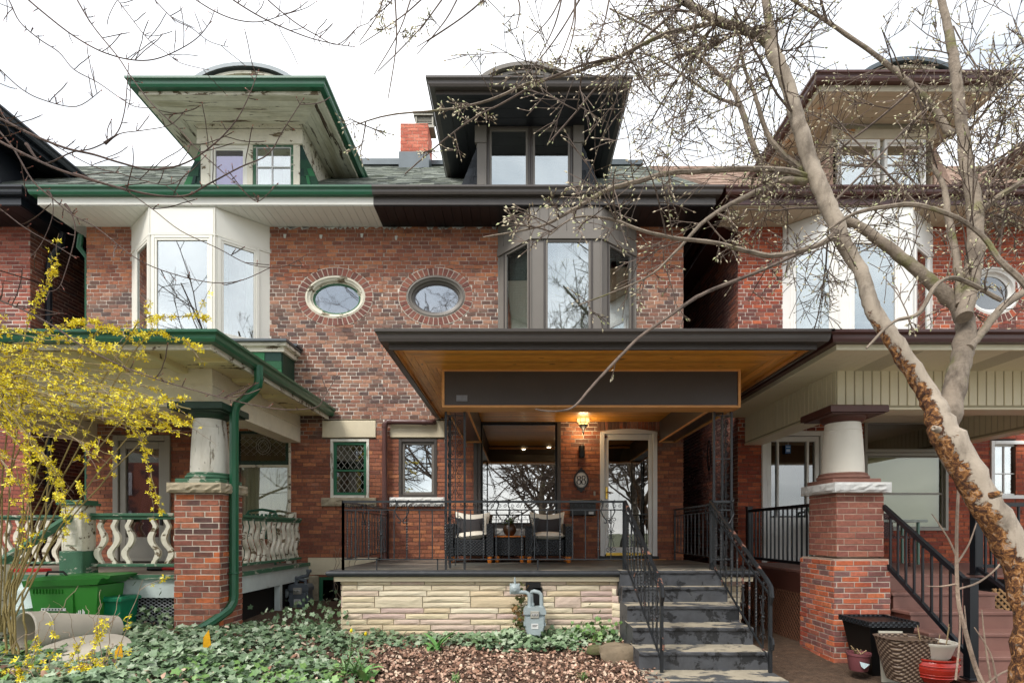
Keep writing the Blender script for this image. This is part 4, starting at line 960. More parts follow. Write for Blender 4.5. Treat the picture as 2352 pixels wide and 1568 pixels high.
def porch_roof(H, x0, x1, yf, z, gm, shm, fasm, wx0, wx1, rise=.62, side_l=True, side_r=True):
    pth = []
    if side_l: pth.append((x0, -.03))
    pth += [(x0, yf), (x1, yf)]
    if side_r: pth.append((x1, -.03))
    sweep(pth, [(a, b+z) for a, b in GUTS(1.0)]).build('porch_gutter', gm, H)
    sweep(pth, [(-.03, z-.17), (-.03, z-.02), (0, z-.02), (0, z-.17)]).build('porch_fascia', fasm, H)
    m = MB(); A = [(x0, yf, z-.03), (x1, yf, z-.03), (x1, 0, z-.03), (x0, 0, z-.03)]; B = [(x0+1.3, -1.6, z+rise*.7), (x1-1.3, -1.6, z+rise*.7), (x1-1.3, 0, z+rise), (x0+1.3, 0, z+rise)]
    m.add(A+B, [(3, 2, 1, 0), (0, 1, 5, 4), (1, 2, 6, 5), (3, 0, 4, 7), (4, 5, 6, 7)]); m.build('porch_roof', shm, H)
def porch_soffit(H, x0, x1, yf, bx0, bx1, by, z, mx, my, pan, name='soffit_board', c=.014, gap=.004):
    F = down_at(z)
    planks(F, [(yf, x0), (yf, x1), (by, bx1), (by, bx0)], PI/2 if mx[1] == 'x' else 0, pan, c, mx[0], H, name, gap)
    planks(F, [(yf, x0), (by, bx0), (0, bx0), (0, x0)], 0 if my[1] == 'y' else PI/2, pan, c, my[0], H, name, gap)
    planks(F, [(yf, x1), (by, bx1), (0, bx1), (0, x1)], 0 if my[1] == 'y' else PI/2, pan, c, my[0], H, name, gap)
EYEV = 3.09
# ---- green house porch
GX0, GX1, BY = -7.2, -3.62, -2.6
porch_roof(H1, -7.8, -3.14, -3.46, 3.64, m_trim_green, m_shingle, m_peel, -7, -3.6, rise=.6, side_l=False)
porch_soffit(H1, -7.8, -3.14, -3.47, GX0, GX1, BY, 3.55, (m_cream, 'x'), (m_cream, 'y'), .30)
for a in (-6.9, -6.15, -5.4, -4.65, -3.95):
    g = MB(); g.bbox(down_at(3.536), -3.38, -2.62, a-.06, a+.06, 0, .07, .012); g.build('soffit_bracket', m_cream, H1)
for y in (-2.9, -2.1, -1.3, -.5):
    g = MB(); g.bbox(down_at(3.536), y-.1, y+.1, -3.6, -3.22, 0, .05, .012); g.build('soffit_bracket', m_cream, H1)
g = MB(); g.box(GX0, GX1, BY, BY+.30, 3.09, 3.535); g.box(GX0, GX1+.015, BY-.015, BY, 3.335, 3.36); g.build('porch_beam', m_cream_beam, H1)
g = MB(); g.box(GX1-.28, GX1-.002, BY+.302, -.0, 3.09, 3.535); g.box(GX1-.01, GX1+.018, BY+.0, -.0, 3.335, 3.358); g.build('porch_beam', m_cream_beam, H1)
g = MB(); g.box(GX0, GX1-.3, BY+.31, 0, 3.40, 3.42); g.build('porch_ceiling', m_cream, H1)
g = MB(); g.box(GX0, GX0+.2, BY+.302, 0, 3.09, 3.4); g.build('porch_beam', m_cream_beam, H1)
pillar(H1, -3.93, -3.41, -2.82, -2.32, .3, 2.05, m_brick_pillar, m_mort_lt, .0657, .215, n=60, left=False)
capstone(H1, -3.98, -3.36, -2.88, -2.28, 2.052, 2.165, m_rough_stone)
column(H1, -3.67, -2.56, 2.167, 3.088, .205, (m_green_peel, m_col_white, m_green_dk), .31)
# deck, skirt and mesh
DZ = 1.10
planks(Fr((0, 0, DZ-.03), (1, 0, 0), (0, 1, 0)), [(GX0, -2.62), (-3.50, -2.62), (-3.50, -.02), (GX0, -.02)], PI/2, .12, .03, m_deck, H1, 'deck_board', .006)
g = MB(); g.box(GX0, -3.95, -2.66, -2.62, DZ-.05, DZ+.002); g.box(-3.50, -3.45, -2.3, -.02, DZ-.05, DZ+.002); g.build('deck_nosing', m_green_peel, H1)
g = MB(); g.box(GX0, -3.94, -2.62, -2.58, .83, DZ-.055); g.build('porch_skirt', m_pale_board, H1)
g = MB(); g.box(-3.52, -3.48, -2.3, -.02, .83, DZ-.055); g.build('porch_skirt', m_pale_board, H1)
for z0, z1 in ((.62, .82), (.41, .61)):
    g = MB(); g.box(GX0, -4.97, -2.62, -2.59, z0, z1); g.build('skirt_board', m_pale_board, H1)
g = MB(); g.box(-3.56, -3.48, -1.10, -1.02, .3, .83); g.build('deck_post', m_pale_board, H1)
g = MB(); g.box(GX0, -3.6, -2.45, -.1, .3, .85); g.build('shade_fill', m_under, H1)  # dark box standing for the shade behind the mesh
def mesh_screen(F, a0, a1, b0, b1, s, w_, mat, H, name, slope=.62, th=.006, c=0):
    g = MB(); n = int((a1-a0+(b1-b0)/slope)/s)+2
    for d in (1, -1):
        for k in range(-2, n+2):
            p = (a0-(b1-b0)/slope if d > 0 else a0)+k*s
            lo, hi = 0, (b1-b0)/slope
            if d > 0: lo, hi = max(0, a0-p), min(hi, a1-p)
            else: lo, hi = max(0, p-a1), min(hi, p-a0)
            if hi-lo < .01: continue
            A = F.p(p+d*lo, b0+slope*lo, c+(0 if d > 0 else th)); B = F.p(p+d*hi, b0+slope*hi, c+(0 if d > 0 else th))
            t = (B-A).normalized(); s_ = F.n.cross(t)*w_*.5; o = F.n*th
            g.add([A-s_, A+s_, B+s_, B-s_, A-s_+o, A+s_+o, B+s_+o, B-s_+o], [(4, 5, 6, 7)[::-1], (0, 1, 2, 3), (0, 4, 5, 1), (1, 5, 6, 2), (2, 6, 7, 3), (3, 7, 4, 0)])
    return g.build(name, mat, H)
mesh_screen(wall_at(-2.56), -4.95, -3.93, .30, .83, .066, .007, M('expanded_metal', '#a9acb0', var=.1, rough=.5), H1, 'mesh_screen', .6)
# turned rails with sawn S balusters
def s_baluster(F, a, b0, b1, mat, H, flip=1, w_=.056, amp=.055):
    C = [(-.3, 0), (-.2, .05), (.30, .13), (.25, .19), (-.35, .30), (-.7, .40), (-.6, .50), (.0, .60), (.75, .69), (.95, .78), (.55, .88), (.0, .95), (-.05, 1)]
    P = []; Cq = [Vector((x, y, 0)) for x, y in C]; h = b1-b0
    for i in range(len(Cq)-1):
        p0, p1, p2, p3 = Cq[max(i-1, 0)], Cq[i], Cq[i+1], Cq[min(i+2, len(Cq)-1)]
        for k in range(4):
            t = k/4; q = .5*((2*p1)+(p2-p0)*t+(2*p0-5*p1+4*p2-p3)*t*t+(3*p1-p0-3*p2+p3)*t**3); P.append((q.x, q.y))
    P.append(C[-1])
    for _ in range(3): P = [P[0]]+[((P[i-1][0]+P[i][0]*2+P[i+1][0])/4, P[i][1]) for i in range(1, len(P)-1)]+[P[-1]]
    L_ = [(a+flip*amp*x-w_/2*(1.15 if .3 < t < .9 else .85), b1-h*t) for x, t in P]; R_ = [(a+flip*amp*x+w_/2*(1.15 if .3 < t < .9 else .85), b1-h*t) for x, t in P]
    m = MB(); n = len(P); vs = [F.p(x, z, 0) for x, z in L_]+[F.p(x, z, 0) for x, z in R_]+[F.p(x, z, .04) for x, z in L_]+[F.p(x, z, .04) for x, z in R_]; fs = []
    for i in range(n-1): fs += [(2*n+i, 2*n+i+1, 3*n+i+1, 3*n+i), (i, n+i, n+i+1, i+1), (i, i+1, 2*n+i+1, 2*n+i), (n+i+1, n+i, 3*n+i, 3*n+i+1)]
    m.add(vs, fs); return m.build('baluster', mat, H)
def wood_rail(H, F, a0, a1, zb, zt, xs, flips, rm, bm_):
    g = MB(); g.bbox(F, a0, a1, zt-.04, zt, -.045, .065, .008); g.bbox(F, a0, a1, zt-.075, zt-.041, -.01, .045, .004); g.bbox(F, a0, a1, zb, zb+.035, -.03, .06, .006)
    r = g.build('wood_railing', rm, H)
    for x, f in zip(xs, flips): s_baluster(F, x, zb+.036, zt-.076, bm_, r, f)
wood_rail(H1, wall_at(-2.50), -5.10, -3.95, DZ+.09, 1.83, [-4.99, -4.83, -4.66, -4.36, -4.20, -4.05], [-1, -1, -1, 1, 1, 1][::1], m_green_peel, m_peel)
wood_rail(H1, wall_at(-.75), -8.0, -6.85, DZ+.02, 1.86, [-7.9+.15*i for i in range(8)], [1, 1, 1, -1, -1, -1, -1, -1], m_green_peel, m_peel)
Fsr = Fr((-3.62, -2.3, 0), (0, 1, 0), (0, 0, 1))
wood_rail(H1, Fsr, 0, 2.2, DZ+.06, 1.83, [.12+.165*i for i in range(13)], [1 if i < 6 else -1 for i in range(13)], m_green_peel, m_peel)
g = MB(); g.bbox(wall_at(-.12), -3.76, -3.64, 1.0, 1.93, 0, .12, .01); g.build('newel_post', m_peel, H1)
g = MB(); g.bbox(wall_at(-2.44), -5.36, -5.12, DZ+.28, 1.92, 0, .22, .008)
for k, (a, b) in enumerate(((DZ+.34, 1.6), (1.64, 1.76))): g.bbox(wall_at(-2.66), -5.31, -5.17, a, b, 0, .012, .012)
nw = g.build('newel_post', m_peel, H1)
g = MB(); g.bbox(wall_at(-2.43), -5.38, -5.10, DZ, DZ+.28, 0, .24, .01); g.build('post_foot', m_green_peel, nw)
g = MB(); g.bbox(wall_at(-2.41), -5.40, -5.08, 1.921, 1.95, 0, .28, .008); g.bbox(wall_at(-2.43), -5.38, -5.10, 1.951, 1.98, 0, .24, .01); g.build('post_cap', m_green_peel, nw)
g = MB(); g.tube([(-5.25, -2.66, 1.78), (-5.30, -3.45, 1.30)], .05, 4, sq=True); g.build('handrail', m_green_peel, H1)
g = MB(); g.bbox(wall_at(-3.42), -5.40, -5.24, .2, 1.27, 0, .14, .01); g.build('newel_post', m_peel, H1)
for k in range(4):
    g = MB(); g.box(-6.6, -5.42, -2.9-.28*k, -2.63-.28*k, .3, DZ-.17*(k+1)); g.build('step', m_pale_board, H1)
# door and shaded front window under the green porch
x0, x1, z0, z1 = GDOOR
g = MB()
for A in ((x0, x0+.09, DZ, z1), (x1-.09, x1, DZ, z1), (x0+.09, x1-.09, z1-.09, z1)): g.bbox(WALL, A[0], A[1], A[2], A[3], -.06, .04, .006)
g.build('door_frame', m_grey_paint, H1)
g = MB(); a, b = x0+.10, x1-.10
for A in ((a, a+.10, DZ+.02, z1-.1), (b-.10, b, DZ+.02, z1-.1), (a+.1, b-.1, z1-.22, z1-.1), (a+.1, b-.1, DZ+.02, DZ+.42)): g.bbox(WALL, A[0], A[1], A[2], A[3], -.05, .01, .006)
g.fbox(WALL, a+.16, b-.16, DZ+.1, DZ+.34, .012, .018)
dr = g.build('storm_door', m_grey_paint, H1)
g = MB(); g.fbox(WALL, a+.1, b-.1, DZ+.42, z1-.22, -.03, -.025); g.build('pane', glassmat('storm_glass', (.7, .62, .64), .25), dr)
g = MB(); g.fbox(WALL, a-.02, b+.02, DZ, z1-.08, -.14, -.12); g.build('inner_door', M('inner_door_wood', '#5d463f', var=.2, rough=.5), dr)
g = MB(); g.prism(WALL, [((a+b)/2+.13*math.cos(2*PI*i/28), 1.75+.55*math.sin(2*PI*i/28)) for i in range(28)], -.12, -.11); g.build('oval_light', M('etched_glass_violet', '#8a7c86', rough=.3, bump=0), dr)
g = MB(); g.bbox(WALL, b-.07, b-.03, 1.72, 1.86, .01, .04, .006); g.build('handle', m_black, dr)
x0, x1, z0, z1 = GBIG; zt = wz(1060)
g = MB()
for A in ((x0-.1, x0, z0, z1+.06), (x1, x1+.035, z0, z1+.06), (x0, x1, z1, z1+.06)): g.bbox(WALL, A[0], A[1], A[2], A[3], -.06, .03, .006)
g.build('window_casing', m_peel, H1)
window(H1, WALL, x0+.001, x1-.001, z0, zt-.05, m_peel, fw=.02, proud=0, back=('curtain', m_blind), sash=.02, glass=glassmat('front_glass', (.85, .86, .8), .12), room=True)
window(H1, WALL, x0+.001, x1-.001, zt-.049, z1-.001, m_green_dk, fw=.05, proud=0, back=None, sash=.02, glass=m_glass_dk)
g = MB(); F = WALL; zc2 = (zt-.05+z1)/2+.02; xm = wx(603)
for k in range(-7, 8):
    x = xm+k*.062
    if x0+.05 < x < x1-.05:
        P = [(x+.031*math.sin(i*PI/2+.0*k)*(1 if k % 2 else -1), zc2-.16+.32*i/12) for i in range(13)]; g.tube([F.p(a, b, -.03) for a, b in P], .0035, 4)
for r_ in (.085, .12):
    g.tube([F.p(xm+r_*math.cos(2*PI*i/24), zc2+r_*1.15*math.sin(2*PI*i/24), -.028) for i in range(25)], .005, 4, cap=False)
g.tube([F.p(xm+a, zc2+b, -.026) for a, b in ((0, .09), (.06, 0), (0, -.09), (-.06, 0), (0, .09))], .004, 4, cap=False)
g.build('leading', m_lead, H1)
# green downspout with its two bends
P = [(-3.06, -2.62, 3.56), (-3.06, -2.62, 3.40), (-3.07, -2.62, 3.33), (-3.12, -2.62, 3.26), (-3.24, -2.62, 3.16), (-3.32, -2.62, 3.10), (-3.345, -2.62, 3.02), (-3.35, -2.62, 2.90), (-3.35, -2.62, .86), (-3.35, -2.64, .78), (-3.37, -2.70, .70), (-3.45, -2.86, .60), (-3.62, -3.06, .46)]
g = MB(); g.tube(P, .052, 16)
V = g.v; n = 16
for i in range(len(P)):
    for k in range(n):
        if k % 2: q = V[i*n+k]; c = P[i]; V[i*n+k] = tuple(c[a]+(q[a]-c[a])*.90 for a in range(3))
ds = g.build('downspout', m_trim_green, H1)
g = MB(); g.tube([(-3.35+.057*math.cos(t), -2.62+.057*math.sin(t), 1.12) for t in [i*PI/6 for i in range(13)]], .008, 4, cap=False); g.box(-3.44, -3.41, -2.67, -2.60, 1.10, 1.14); g.build('pipe_clamp', m_trim_green, ds)
# dark pipes in the left passage
g = MB(); g.tube([(-7.75, .2, 6.7), (-7.80, .2, 6.45), (-7.95, .22, 6.3), (-8.03, .25, 6.15), (-8.03, .25, .4)], .05, 10); g.build('downspout', m_navy, H0, smooth=True)
g = MB(); g.tube([(-7.28, 0, 6.55), (-7.32, .02, 6.35), (-7.24, .1, 6.2), (-7.24, .1, .5)], .045, 10); g.build('downspout', m_trim_green, H1, smooth=True)
# ---- dark house porch
BX0, BX1 = -.90, 2.63
porch_roof(H2, -1.32, 3.05, -3.48, 3.635, m_dk_metal, m_shingle, m_dk_metal, -1, 2.7, rise=.62)
porch_soffit(H2, -1.31, 3.04, -3.47, BX0, BX1, BY, 3.53, (m_cedar, 'x'), (m_cedar_y, 'y'), .088)
g = MB(); g.box(-1.30, 3.02, -3.47, -3.43, 3.485, 3.528); g.build('soffit_trim', m_cedar_trim, H2)
for xx in (-1.315, 3.0):
    g = MB(); g.box(xx, xx+.04, -3.428, -.02, 3.485, 3.528); g.build('soffit_trim', m_cedar_trim, H2)
g = MB(); g.box(BX0+.03, BX1-.03, BY, BY+.25, 3.10, 3.51); g.build('porch_beam', m_dk_metal, H2)
g = MB(); g.box(BX0, BX1, BY-.015, BY+.24, 3.075, 3.10); g.build('beam_trim', m_cedar_trim, H2)
g = MB(); g.box(BX0, BX1, BY-.015, BY+.02, 3.502, 3.516); g.build('beam_trim', m_cedar_trim, H2)
for xx in (BX0-.002, BX1-.028): 
    g = MB(); g.box(xx, xx+.03, BY-.013, BY+.0-.002, 3.101, 3.501); g.build('beam_trim', m_cedar_trim, H2)
for a in (BX0+.03, BX1-.28):
    g = MB(); g.box(a, a+.25, BY+.252, -.015, 3.11, 3.505); g.build('side_beam', m_dk_metal, H2)
    for e in (a-.012, a+.24):
        g = MB(); g.box(e, e+.022, BY+.254, -.02, 3.085, 3.109); g.build('beam_trim', m_cedar_trim, H2)
    g = MB(); g.box(a+.014, a+.238, -.045, -.02, 3.085, 3.109); g.build('beam_trim', m_cedar_trim, H2)
planks(down_at(3.45), [(BY+.27, BX0+.29), (BY+.27, BX1-.29), (-.02, BX1-.29), (-.02, BX0+.29)], PI/2, .088, .014, m_cedar, H2, 'ceiling_board', .004)
g = MB(); g.box(BX0+.285, BX1-.285, BY+.255, BY+.275, 3.36, 3.40); g.build('beam_trim', m_cedar_trim, H2)
g = MB(); g.box(BX0+.17, BX0+.30, BY-.012, BY, 3.15, 3.22)
for s in (0, .07): g.bbox(wall_at(BY-.012), BX0+.18+s, BX0+.225+s, 3.16, 3.21, 0, .008, .003)
g.build('metal_bracket', M('galvanised_plate', '#8b8d92', var=.2, rough=.4, metal=.3), H2)
# slab, stone veneer
SX0, SX1, SY = -2.27, 2.84, -2.55
g = MB(); P = [(SX0, 0), (SX0, SY), (SX1, SY), (SX1, 0)]
g.prism(UP, [(SX0+.02, -.005), (SX0+.02, SY+.02), (SX1-.02, SY+.02), (SX1-.02, -.005)], PF-.07, PF)
sl = g.build('porch_slab', m_slab, H2)
sweep(P, [(-.02, -.075+PF), (0, -.07+PF), (.018, -.05+PF), (.022, -.03+PF), (.014, -.008+PF), (-.02, .003+PF)], 1).build('slab_edge', m_slab_edge, sl)
g = MB(); sweep([(SX0+.09, 0), (SX0+.09, SY+.06), (SX1-.05, SY+.06), (SX1-.05, 0)], [(0, PF-.13), (0, PF-.078), (.03, PF-.078), (.025, PF-.13)], 1).build('ledge_stone', m_lime, H2)
def rockstone(F, a0, a1, b0, b1, c, mat, parent, bulge=.009, name='stone'):
    n = 5; m_ = 3; g = MB(); V = []; Fc = []
    for i in range(n+1):
        for k in range(m_+1):
            ed = (i in (0, n)) or (k in (0, m_)); V.append(F.p(a0+(a1-a0)*i/n, b0+(b1-b0)*k/m_, c if ed else c+R.uniform(.5, 1)*bulge))
    for i in range(n):
        for k in range(m_): Fc.append((i*(m_+1)+k, (i+1)*(m_+1)+k, (i+1)*(m_+1)+k+1, i*(m_+1)+k+1))
    g.add(V, Fc); q = [(a0, b0), (a1, b0), (a1, b1), (a0, b1)]
    vs = [F.p(a, b, c-.03) for a, b in q]+[F.p(a, b, c) for a, b in q]
    g.add(vs, [(0, 1, 5, 4), (1, 2, 6, 5), (2, 3, 7, 6), (3, 0, 4, 7)])
    return g.build(name, mat, parent)
def stone_wall(F, a0, a1, rows, parent, R2, Lm=.58):
    z = rows[0]
    for h in rows[1:]:
        a = a0-R2.uniform(0, .35)
        while a < a1:
            w_ = Lm*R2.choice([.55, .9, 1, 1, 1.05, .7]); p, q = max(a, a0), min(a+w_, a1); a += w_
            if q-p < .05: continue
            if h > .1:
                t = R2.random()
                if t < .45: rockstone(F, p+.005, q-.005, z-h+.006, z-.005, .02, m_stone, parent, .012)
                else:
                    rockstone(F, p+.005, q-.005, z-h/2+.005, z-.005, .02, m_stone, parent); rockstone(F, p+.005, q-.005, z-h+.006, z-h/2-.005, .02, m_stone, parent)
            else: rockstone(F, p+.005, q-.005, z-h+.006, z-.005, .02+R2.uniform(-.004, .004), m_stone, parent)
        z -= h
R2 = random.Random(5)
FY = SY+.10
g = MB(); g.box(-2.13, 1.3, FY, -.1, .1, PF-.08); g.box(2.4, 2.75, -2.3, -.1, .1, PF-.08); sw = g.build('porch_base', m_stone_joint, H2)
stone_wall(wall_at(FY), -2.13, 1.2, [PF-.135, .045, .068, .068, .138, .068, .068, .068, .068, .068, .068, .07], sw, R2)
stone_wall(wall_at(-2.3), 2.42, 2.75, [PF-.135, .07, .07, .138, .07, .07, .07, .07, .07], sw, R2, .3)
stone_wall(Fr((2.75, -2.3, 0), (0, 1, 0), (0, 0, 1)), 0, 2.2, [PF-.135, .07, .07, .138, .07, .07, .07, .07, .07], sw, R2, .5)
stone_wall(Fr((-2.13, -.1, 0), (0, -1, 0), (0, 0, 1)), 0, 2.34, [PF-.135, .045, .068, .068, .138, .068, .068, .068, .068, .068, .068, .07], sw, R2)
for k in range(8):   # the flared end of the stone wall beside the steps
    z1_ = PF-.22-.085*k; F = Fr((1.16+.0*k, FY-.02, 0), Vector((.35, -1, 0)), (0, 0, 1)); F = Fr((1.17, FY-.03, 0), (.30, -.95, 0), (0, 0, 1))
    # faces the street and the left
    F.n = -F.n if F.n.y > 0 else F.n
    rockstone(Fr((1.13, FY-.035, 0), (1, -.9, 0), (0, 0, 1)), 0, .06+.028*k, z1_-.078, z1_, .0, m_stone, sw, .01)
# ---- concrete steps
ZS = [PF, .967, .7905, .614, .4375, .261]; YS = [-2.56, -2.70, -3.04, -3.38, -3.73, -4.12]
stp = bpy.data.objects.new('concrete_steps', None); link(stp, H2); WO['concrete_steps'] = Vector((0, 0, 0))
def rough_step(x0, x1, y0, y1, z0, z1):
    """step block with worn edges: riser material, tread material on top"""
    g = MB(); n = 24; prof = [(y1, z0), (y0+.0, z0), (y0, z1-.035), (y0-.018, z1-.03), (y0-.02, z1-.008), (y0-.006, z1)]; V = []; k = len(prof)
    for i in range(n+1):
        x = x0+(x1-x0)*i/n
        for q, (y, z) in enumerate(prof):
            j = .004 if q > 1 else 0; V.append((x, y+R.uniform(-j, j), z+R.uniform(-j, j)*.5))
        V.append((x, y1, z1))
    k += 1; Fc = []; top = []
    for i in range(n):
        for q in range(k-1):
            f = (i*k+q, (i+1)*k+q, (i+1)*k+q+1, i*k+q+1); (top if q >= k-2 else Fc).append(f[::-1])
    g.add(V, Fc+[tuple(range(k)), tuple(range((n+1)*k-1, n*k-1, -1))]); g.cur = 1; g.add([], []); g.f += top; g.mi += [1]*len(top)
    return g
for i in range(5):
    k = i+1
    g = rough_step(1.215-.012*i, 2.44+.0*i, YS[k], YS[k-1]+.10, .02, ZS[k]); s_ = g.build('step', [m_riser, m_tread], stp)
g = rough_step(1.21, 2.42, SY-.02, SY+.2, .1, PF+.004); g.build('step', [m_riser, m_tread], stp)
g = rough_step(1.3, 2.52, -4.52, -4.13, -.02, .10); g.build('step', [m_riser, m_tread], stp)
# ---- wrought iron
def spiral(F, cx, cz, r, turns, a0, c, dirn=1, n=26):
    return [F.p(cx+r*(1-t*.82)*math.cos(a0+dirn*turns*2*PI*t), cz+r*(1-t*.82)*math.sin(a0+dirn*turns*2*PI*t), c) for t in [i/n for i in range(n+1)]]
def cscroll(g, F, cx, cz, w_, h, c=0, r=.004, flip=1):
    """pair of volutes joined by a bow"""
    R_ = w_*.5
    for s in (1, -1):
        P = spiral(F, cx, cz+s*h*.5, R_, 1.25, (-PI/2 if s > 0 else PI/2), c, flip*s)[::-1]
        g.tube(P, r, 4)
    g.tube([F.p(cx-flip*0+flip*w_*.55*math.sin(PI*t), cz-h*.5+R_*-1+(h+2*R_)*t if False else cz+(h*.5-R_)*(2*t-1), c) for t in [i/10 for i in range(11)]], r, 4)
def scroll_picket(F, a, b0, b1, c, mat, parent, w_=.10):
    g = MB(); g.bar(F.p(a, b0, c), F.p(a, b1, c), .012); m = (b0+b1)/2; h = (b1-b0)
    for s in (-1, 1):
        for zc, q in ((m+h*.30, 1), (m-h*.30, -1)):
            cx = a+s*.040; P = spiral(F, cx, zc, .034, 1.3, -q*PI/2, c+.004, q*s*-1)
            g.tube(P, .0038, 4)
            g.tube([F.p(a+s*(.040-.034*0+.0)+s*.035*math.sin(PI*t)*0-s*.04*t, zc-q*.034-q*(h*.30-.034)*t, c+.004) for t in [i/6 for i in range(7)]], .0038, 4)
        for zc in (m+h*.06, m-h*.06):
            g.tube(spiral(F, a+s*.022, zc, .02, 1.1, 0 if s > 0 else PI, c+.004, s), .0036, 4)
    g.lathe(F.p(a, m-.02, c), [(.006, 0), (.016, .012), (.018, .02), (.016, .028), (.006, .04)], 8)
    return g.build('scroll_baluster', mat, parent)
def twist_picket(F, a, b0, b1, c, mat, parent):
    g = MB(); z0, z1 = b0+(b1-b0)*.18, b1-(b1-b0)*.18
    g.bar(F.p(a, b0, c), F.p(a, z0, c), .012); g.bar(F.p(a, z1, c), F.p(a, b1, c), .012)
    n = 34; g.tube([F.p(a, z0+(z1-z0)*i/n, c) for i in range(n+1)], .0105, 4, twist=.55)
    return g.build('twisted_baluster', mat, parent)
def plain_picket(F, a, b0, b1, c, mat, parent):
    g = MB(); g.bar(F.p(a, b0, c), F.p(a, b1, c), .012); return g.build('baluster', mat, parent)
def lyre(F, a, zt, c, mat, parent, s=1.0):
    g = MB()
    for q in (-1, 1):
        P = [(q*.075, .02), (q*.085, 0), (q*.07, -.02), (q*.055, .0), (q*.062, -.05), (q*.085, -.12), (q*.05, -.19), (q*.012, -.23), (q*.02, -.26), (q*.05, -.255)]
        Q = []
        for i in range(len(P)-1):
            for k in range(3): t = k/3; Q.append((P[i][0]*(1-t)+P[i+1][0]*t, P[i][1]*(1-t)+P[i+1][1]*t))
        Q.append(P[-1])
        g.tube([F.p(a+x*s, zt+z*s, c+.02) for x, z in Q], .0075, 5)
    return g.build('lyre_ornament', mat, parent)
def iron_rail(H, p0, p1, z0, z1, n, mat, lyres=(), seq='tspt'.replace('p', 'n'), newels=(True, True), top=.83, low=.13, name='iron_railing', foot=True, ends=True):
    """from p0 to p1 (x,y); z0,z1 floor heights at the ends; pickets vertical"""
    A, B = Vector((p0[0], p0[1], 0)), Vector((p1[0], p1[1], 0)); L_ = (B-A).length; u = (B-A).normalized()
    F = Fr(A, u, (0, 0, 1)); zf_ = lambda a: z0+(z1-z0)*a/L_
    g = MB(); r = None
    g.tube([F.p(0, zf_(0)+top, 0), F.p(L_, zf_(L_)+top, 0)], .019, 4, sq=True)
    root = g.build(name, mat, H)
    for h in (top-.10, low):
        g = MB(); g.bar(F.p(0, zf_(0)+h, 0), F.p(L_, zf_(L_)+h, 0), .014); g.build('rail', mat, root)
    for i, nn in enumerate(newels):
        if nn:
            a = L_*i; g = MB(); g.bar(F.p(a, zf_(a)+.0, 0), F.p(a, zf_(a)+top+.01, 0), .026); g.build('newel_post', mat, root)
    for i in range(1, n):
        a = L_*i/n; b0, b1 = zf_(a)+low, zf_(a)+top-.10; t = seq[(i-1) % len(seq)]
        (twist_picket if t == 't' else scroll_picket if t == 's' else plain_picket)(F, a, b0, b1, 0, mat, root)
    # small scrolls in the band under the top rail
    g = MB()
    for i in range(n):
        a = L_*(i+.5)/n; zc = zf_(a)+top-.05
        for s in (-1, 1): g.tube(spiral(F, a+s*.028, zc, .024, 1.2, PI/2, 0, -s, 16), .0035, 4)
    g.build('band_scrolls', mat, root)
    for a in lyres: lyre(F, a, zf_(a)+top, 0, mat, root)
    return root
PYR = -2.42
r_ = iron_rail(H2, (-2.13, PYR), (1.285, PYR), PF, PF, 22, m_iron, lyres=(.72, 1.95, 3.22), seq='ntsntn', newels=(True, True))
for a in (.41, 1.15, 2.37):
    g = MB(); g.bar((-2.13+a, PYR, PF), (-2.13+a, PYR, PF+.14), .014); g.build('rail_foot', m_iron, r_)
iron_rail(H2, (-2.13, PYR), (-2.16, -.03), PF, PF, 14, m_iron, lyres=(.9,), seq='ttsn')
iron_rail(H2, (2.60, PYR), (2.60, -.03), PF, PF, 14, m_iron, lyres=(.9,), seq='tnsn')
iron_rail(H2, (2.335, PYR-.02), (2.60, PYR), PF, PF, 2, m_iron, seq='t', newels=(False, False))
def stair_rail(x0, x1, ztop0, ztop1, zf0, zf1):
    A, B = Vector((x0, PYR-.03, 0)), Vector((x1, -3.83, 0)); L_ = (B-A).length; F = Fr(A, B-A, (0, 0, 1))
    zt = lambda a: ztop0+(ztop1-ztop0)*a/L_; zl = lambda a: zf0+(zf1-zf0)*a/L_
    g = MB(); g.tube([F.p(0, zt(0), 0), F.p(L_-.05, zt(L_-.05), 0), F.p(L_+.02, zt(L_)-.03, 0), F.p(L_+.035, zt(L_)-.12, 0), F.p(L_+.01, zt(L_)-.2, 0)], [.022]*4+[.012], 6); root = g.build('iron_railing', m_iron_rust, H2)
    for f in (lambda a: zt(a)-.11, lambda a: zl(a)+.10):
        g = MB(); g.bar(F.p(0, f(0), 0), F.p(L_, f(L_), 0), .016); g.build('rail', m_iron_rust, root)
    for a, z in ((0, zl(0)), (L_, .262)):
        g = MB(); g.bar(F.p(a, z, 0), F.p(a, zt(a), 0), .03); g.build('newel_post', m_iron_rust, root)
    for s in (0, 1):
        g = MB(); a = L_*s; zz = .62 if s else zl(0)+.1
        P = [(a, zz), (a+.045, zz-.03), (a+.06, zz-.08), (a+.05, zz-.13), (a+.03, zz-.14)]
        g.tube([F.p(x, z, 0) for x, z in P], .011, 5); g.build('scroll_foot', m_iron_rust, root)
    n = 10
    for i in range(1, n):
        a = L_*i/n; b0, b1 = zl(a)+.10, zt(a)-.11
        (scroll_picket if i % 3 == 0 else twist_picket)(F, a, b0, b1, 0, m_iron_rust, root)
    g = MB()
    for i in range(9):
        a = L_*(i+.5)/9; zc = zt(a)-.055
        for s in (-1, 1): g.tube(spiral(F, a+s*.03, zc-s*.012, .026, 1.2, PI/2, 0, -s, 14), .005, 4)
    g.build('band_scrolls', m_iron_rust, root)
stair_rail(1.298, 1.372, 1.975, 1.106, PF, .27); stair_rail(2.335, 2.41, 1.975, 1.106, PF, .27)
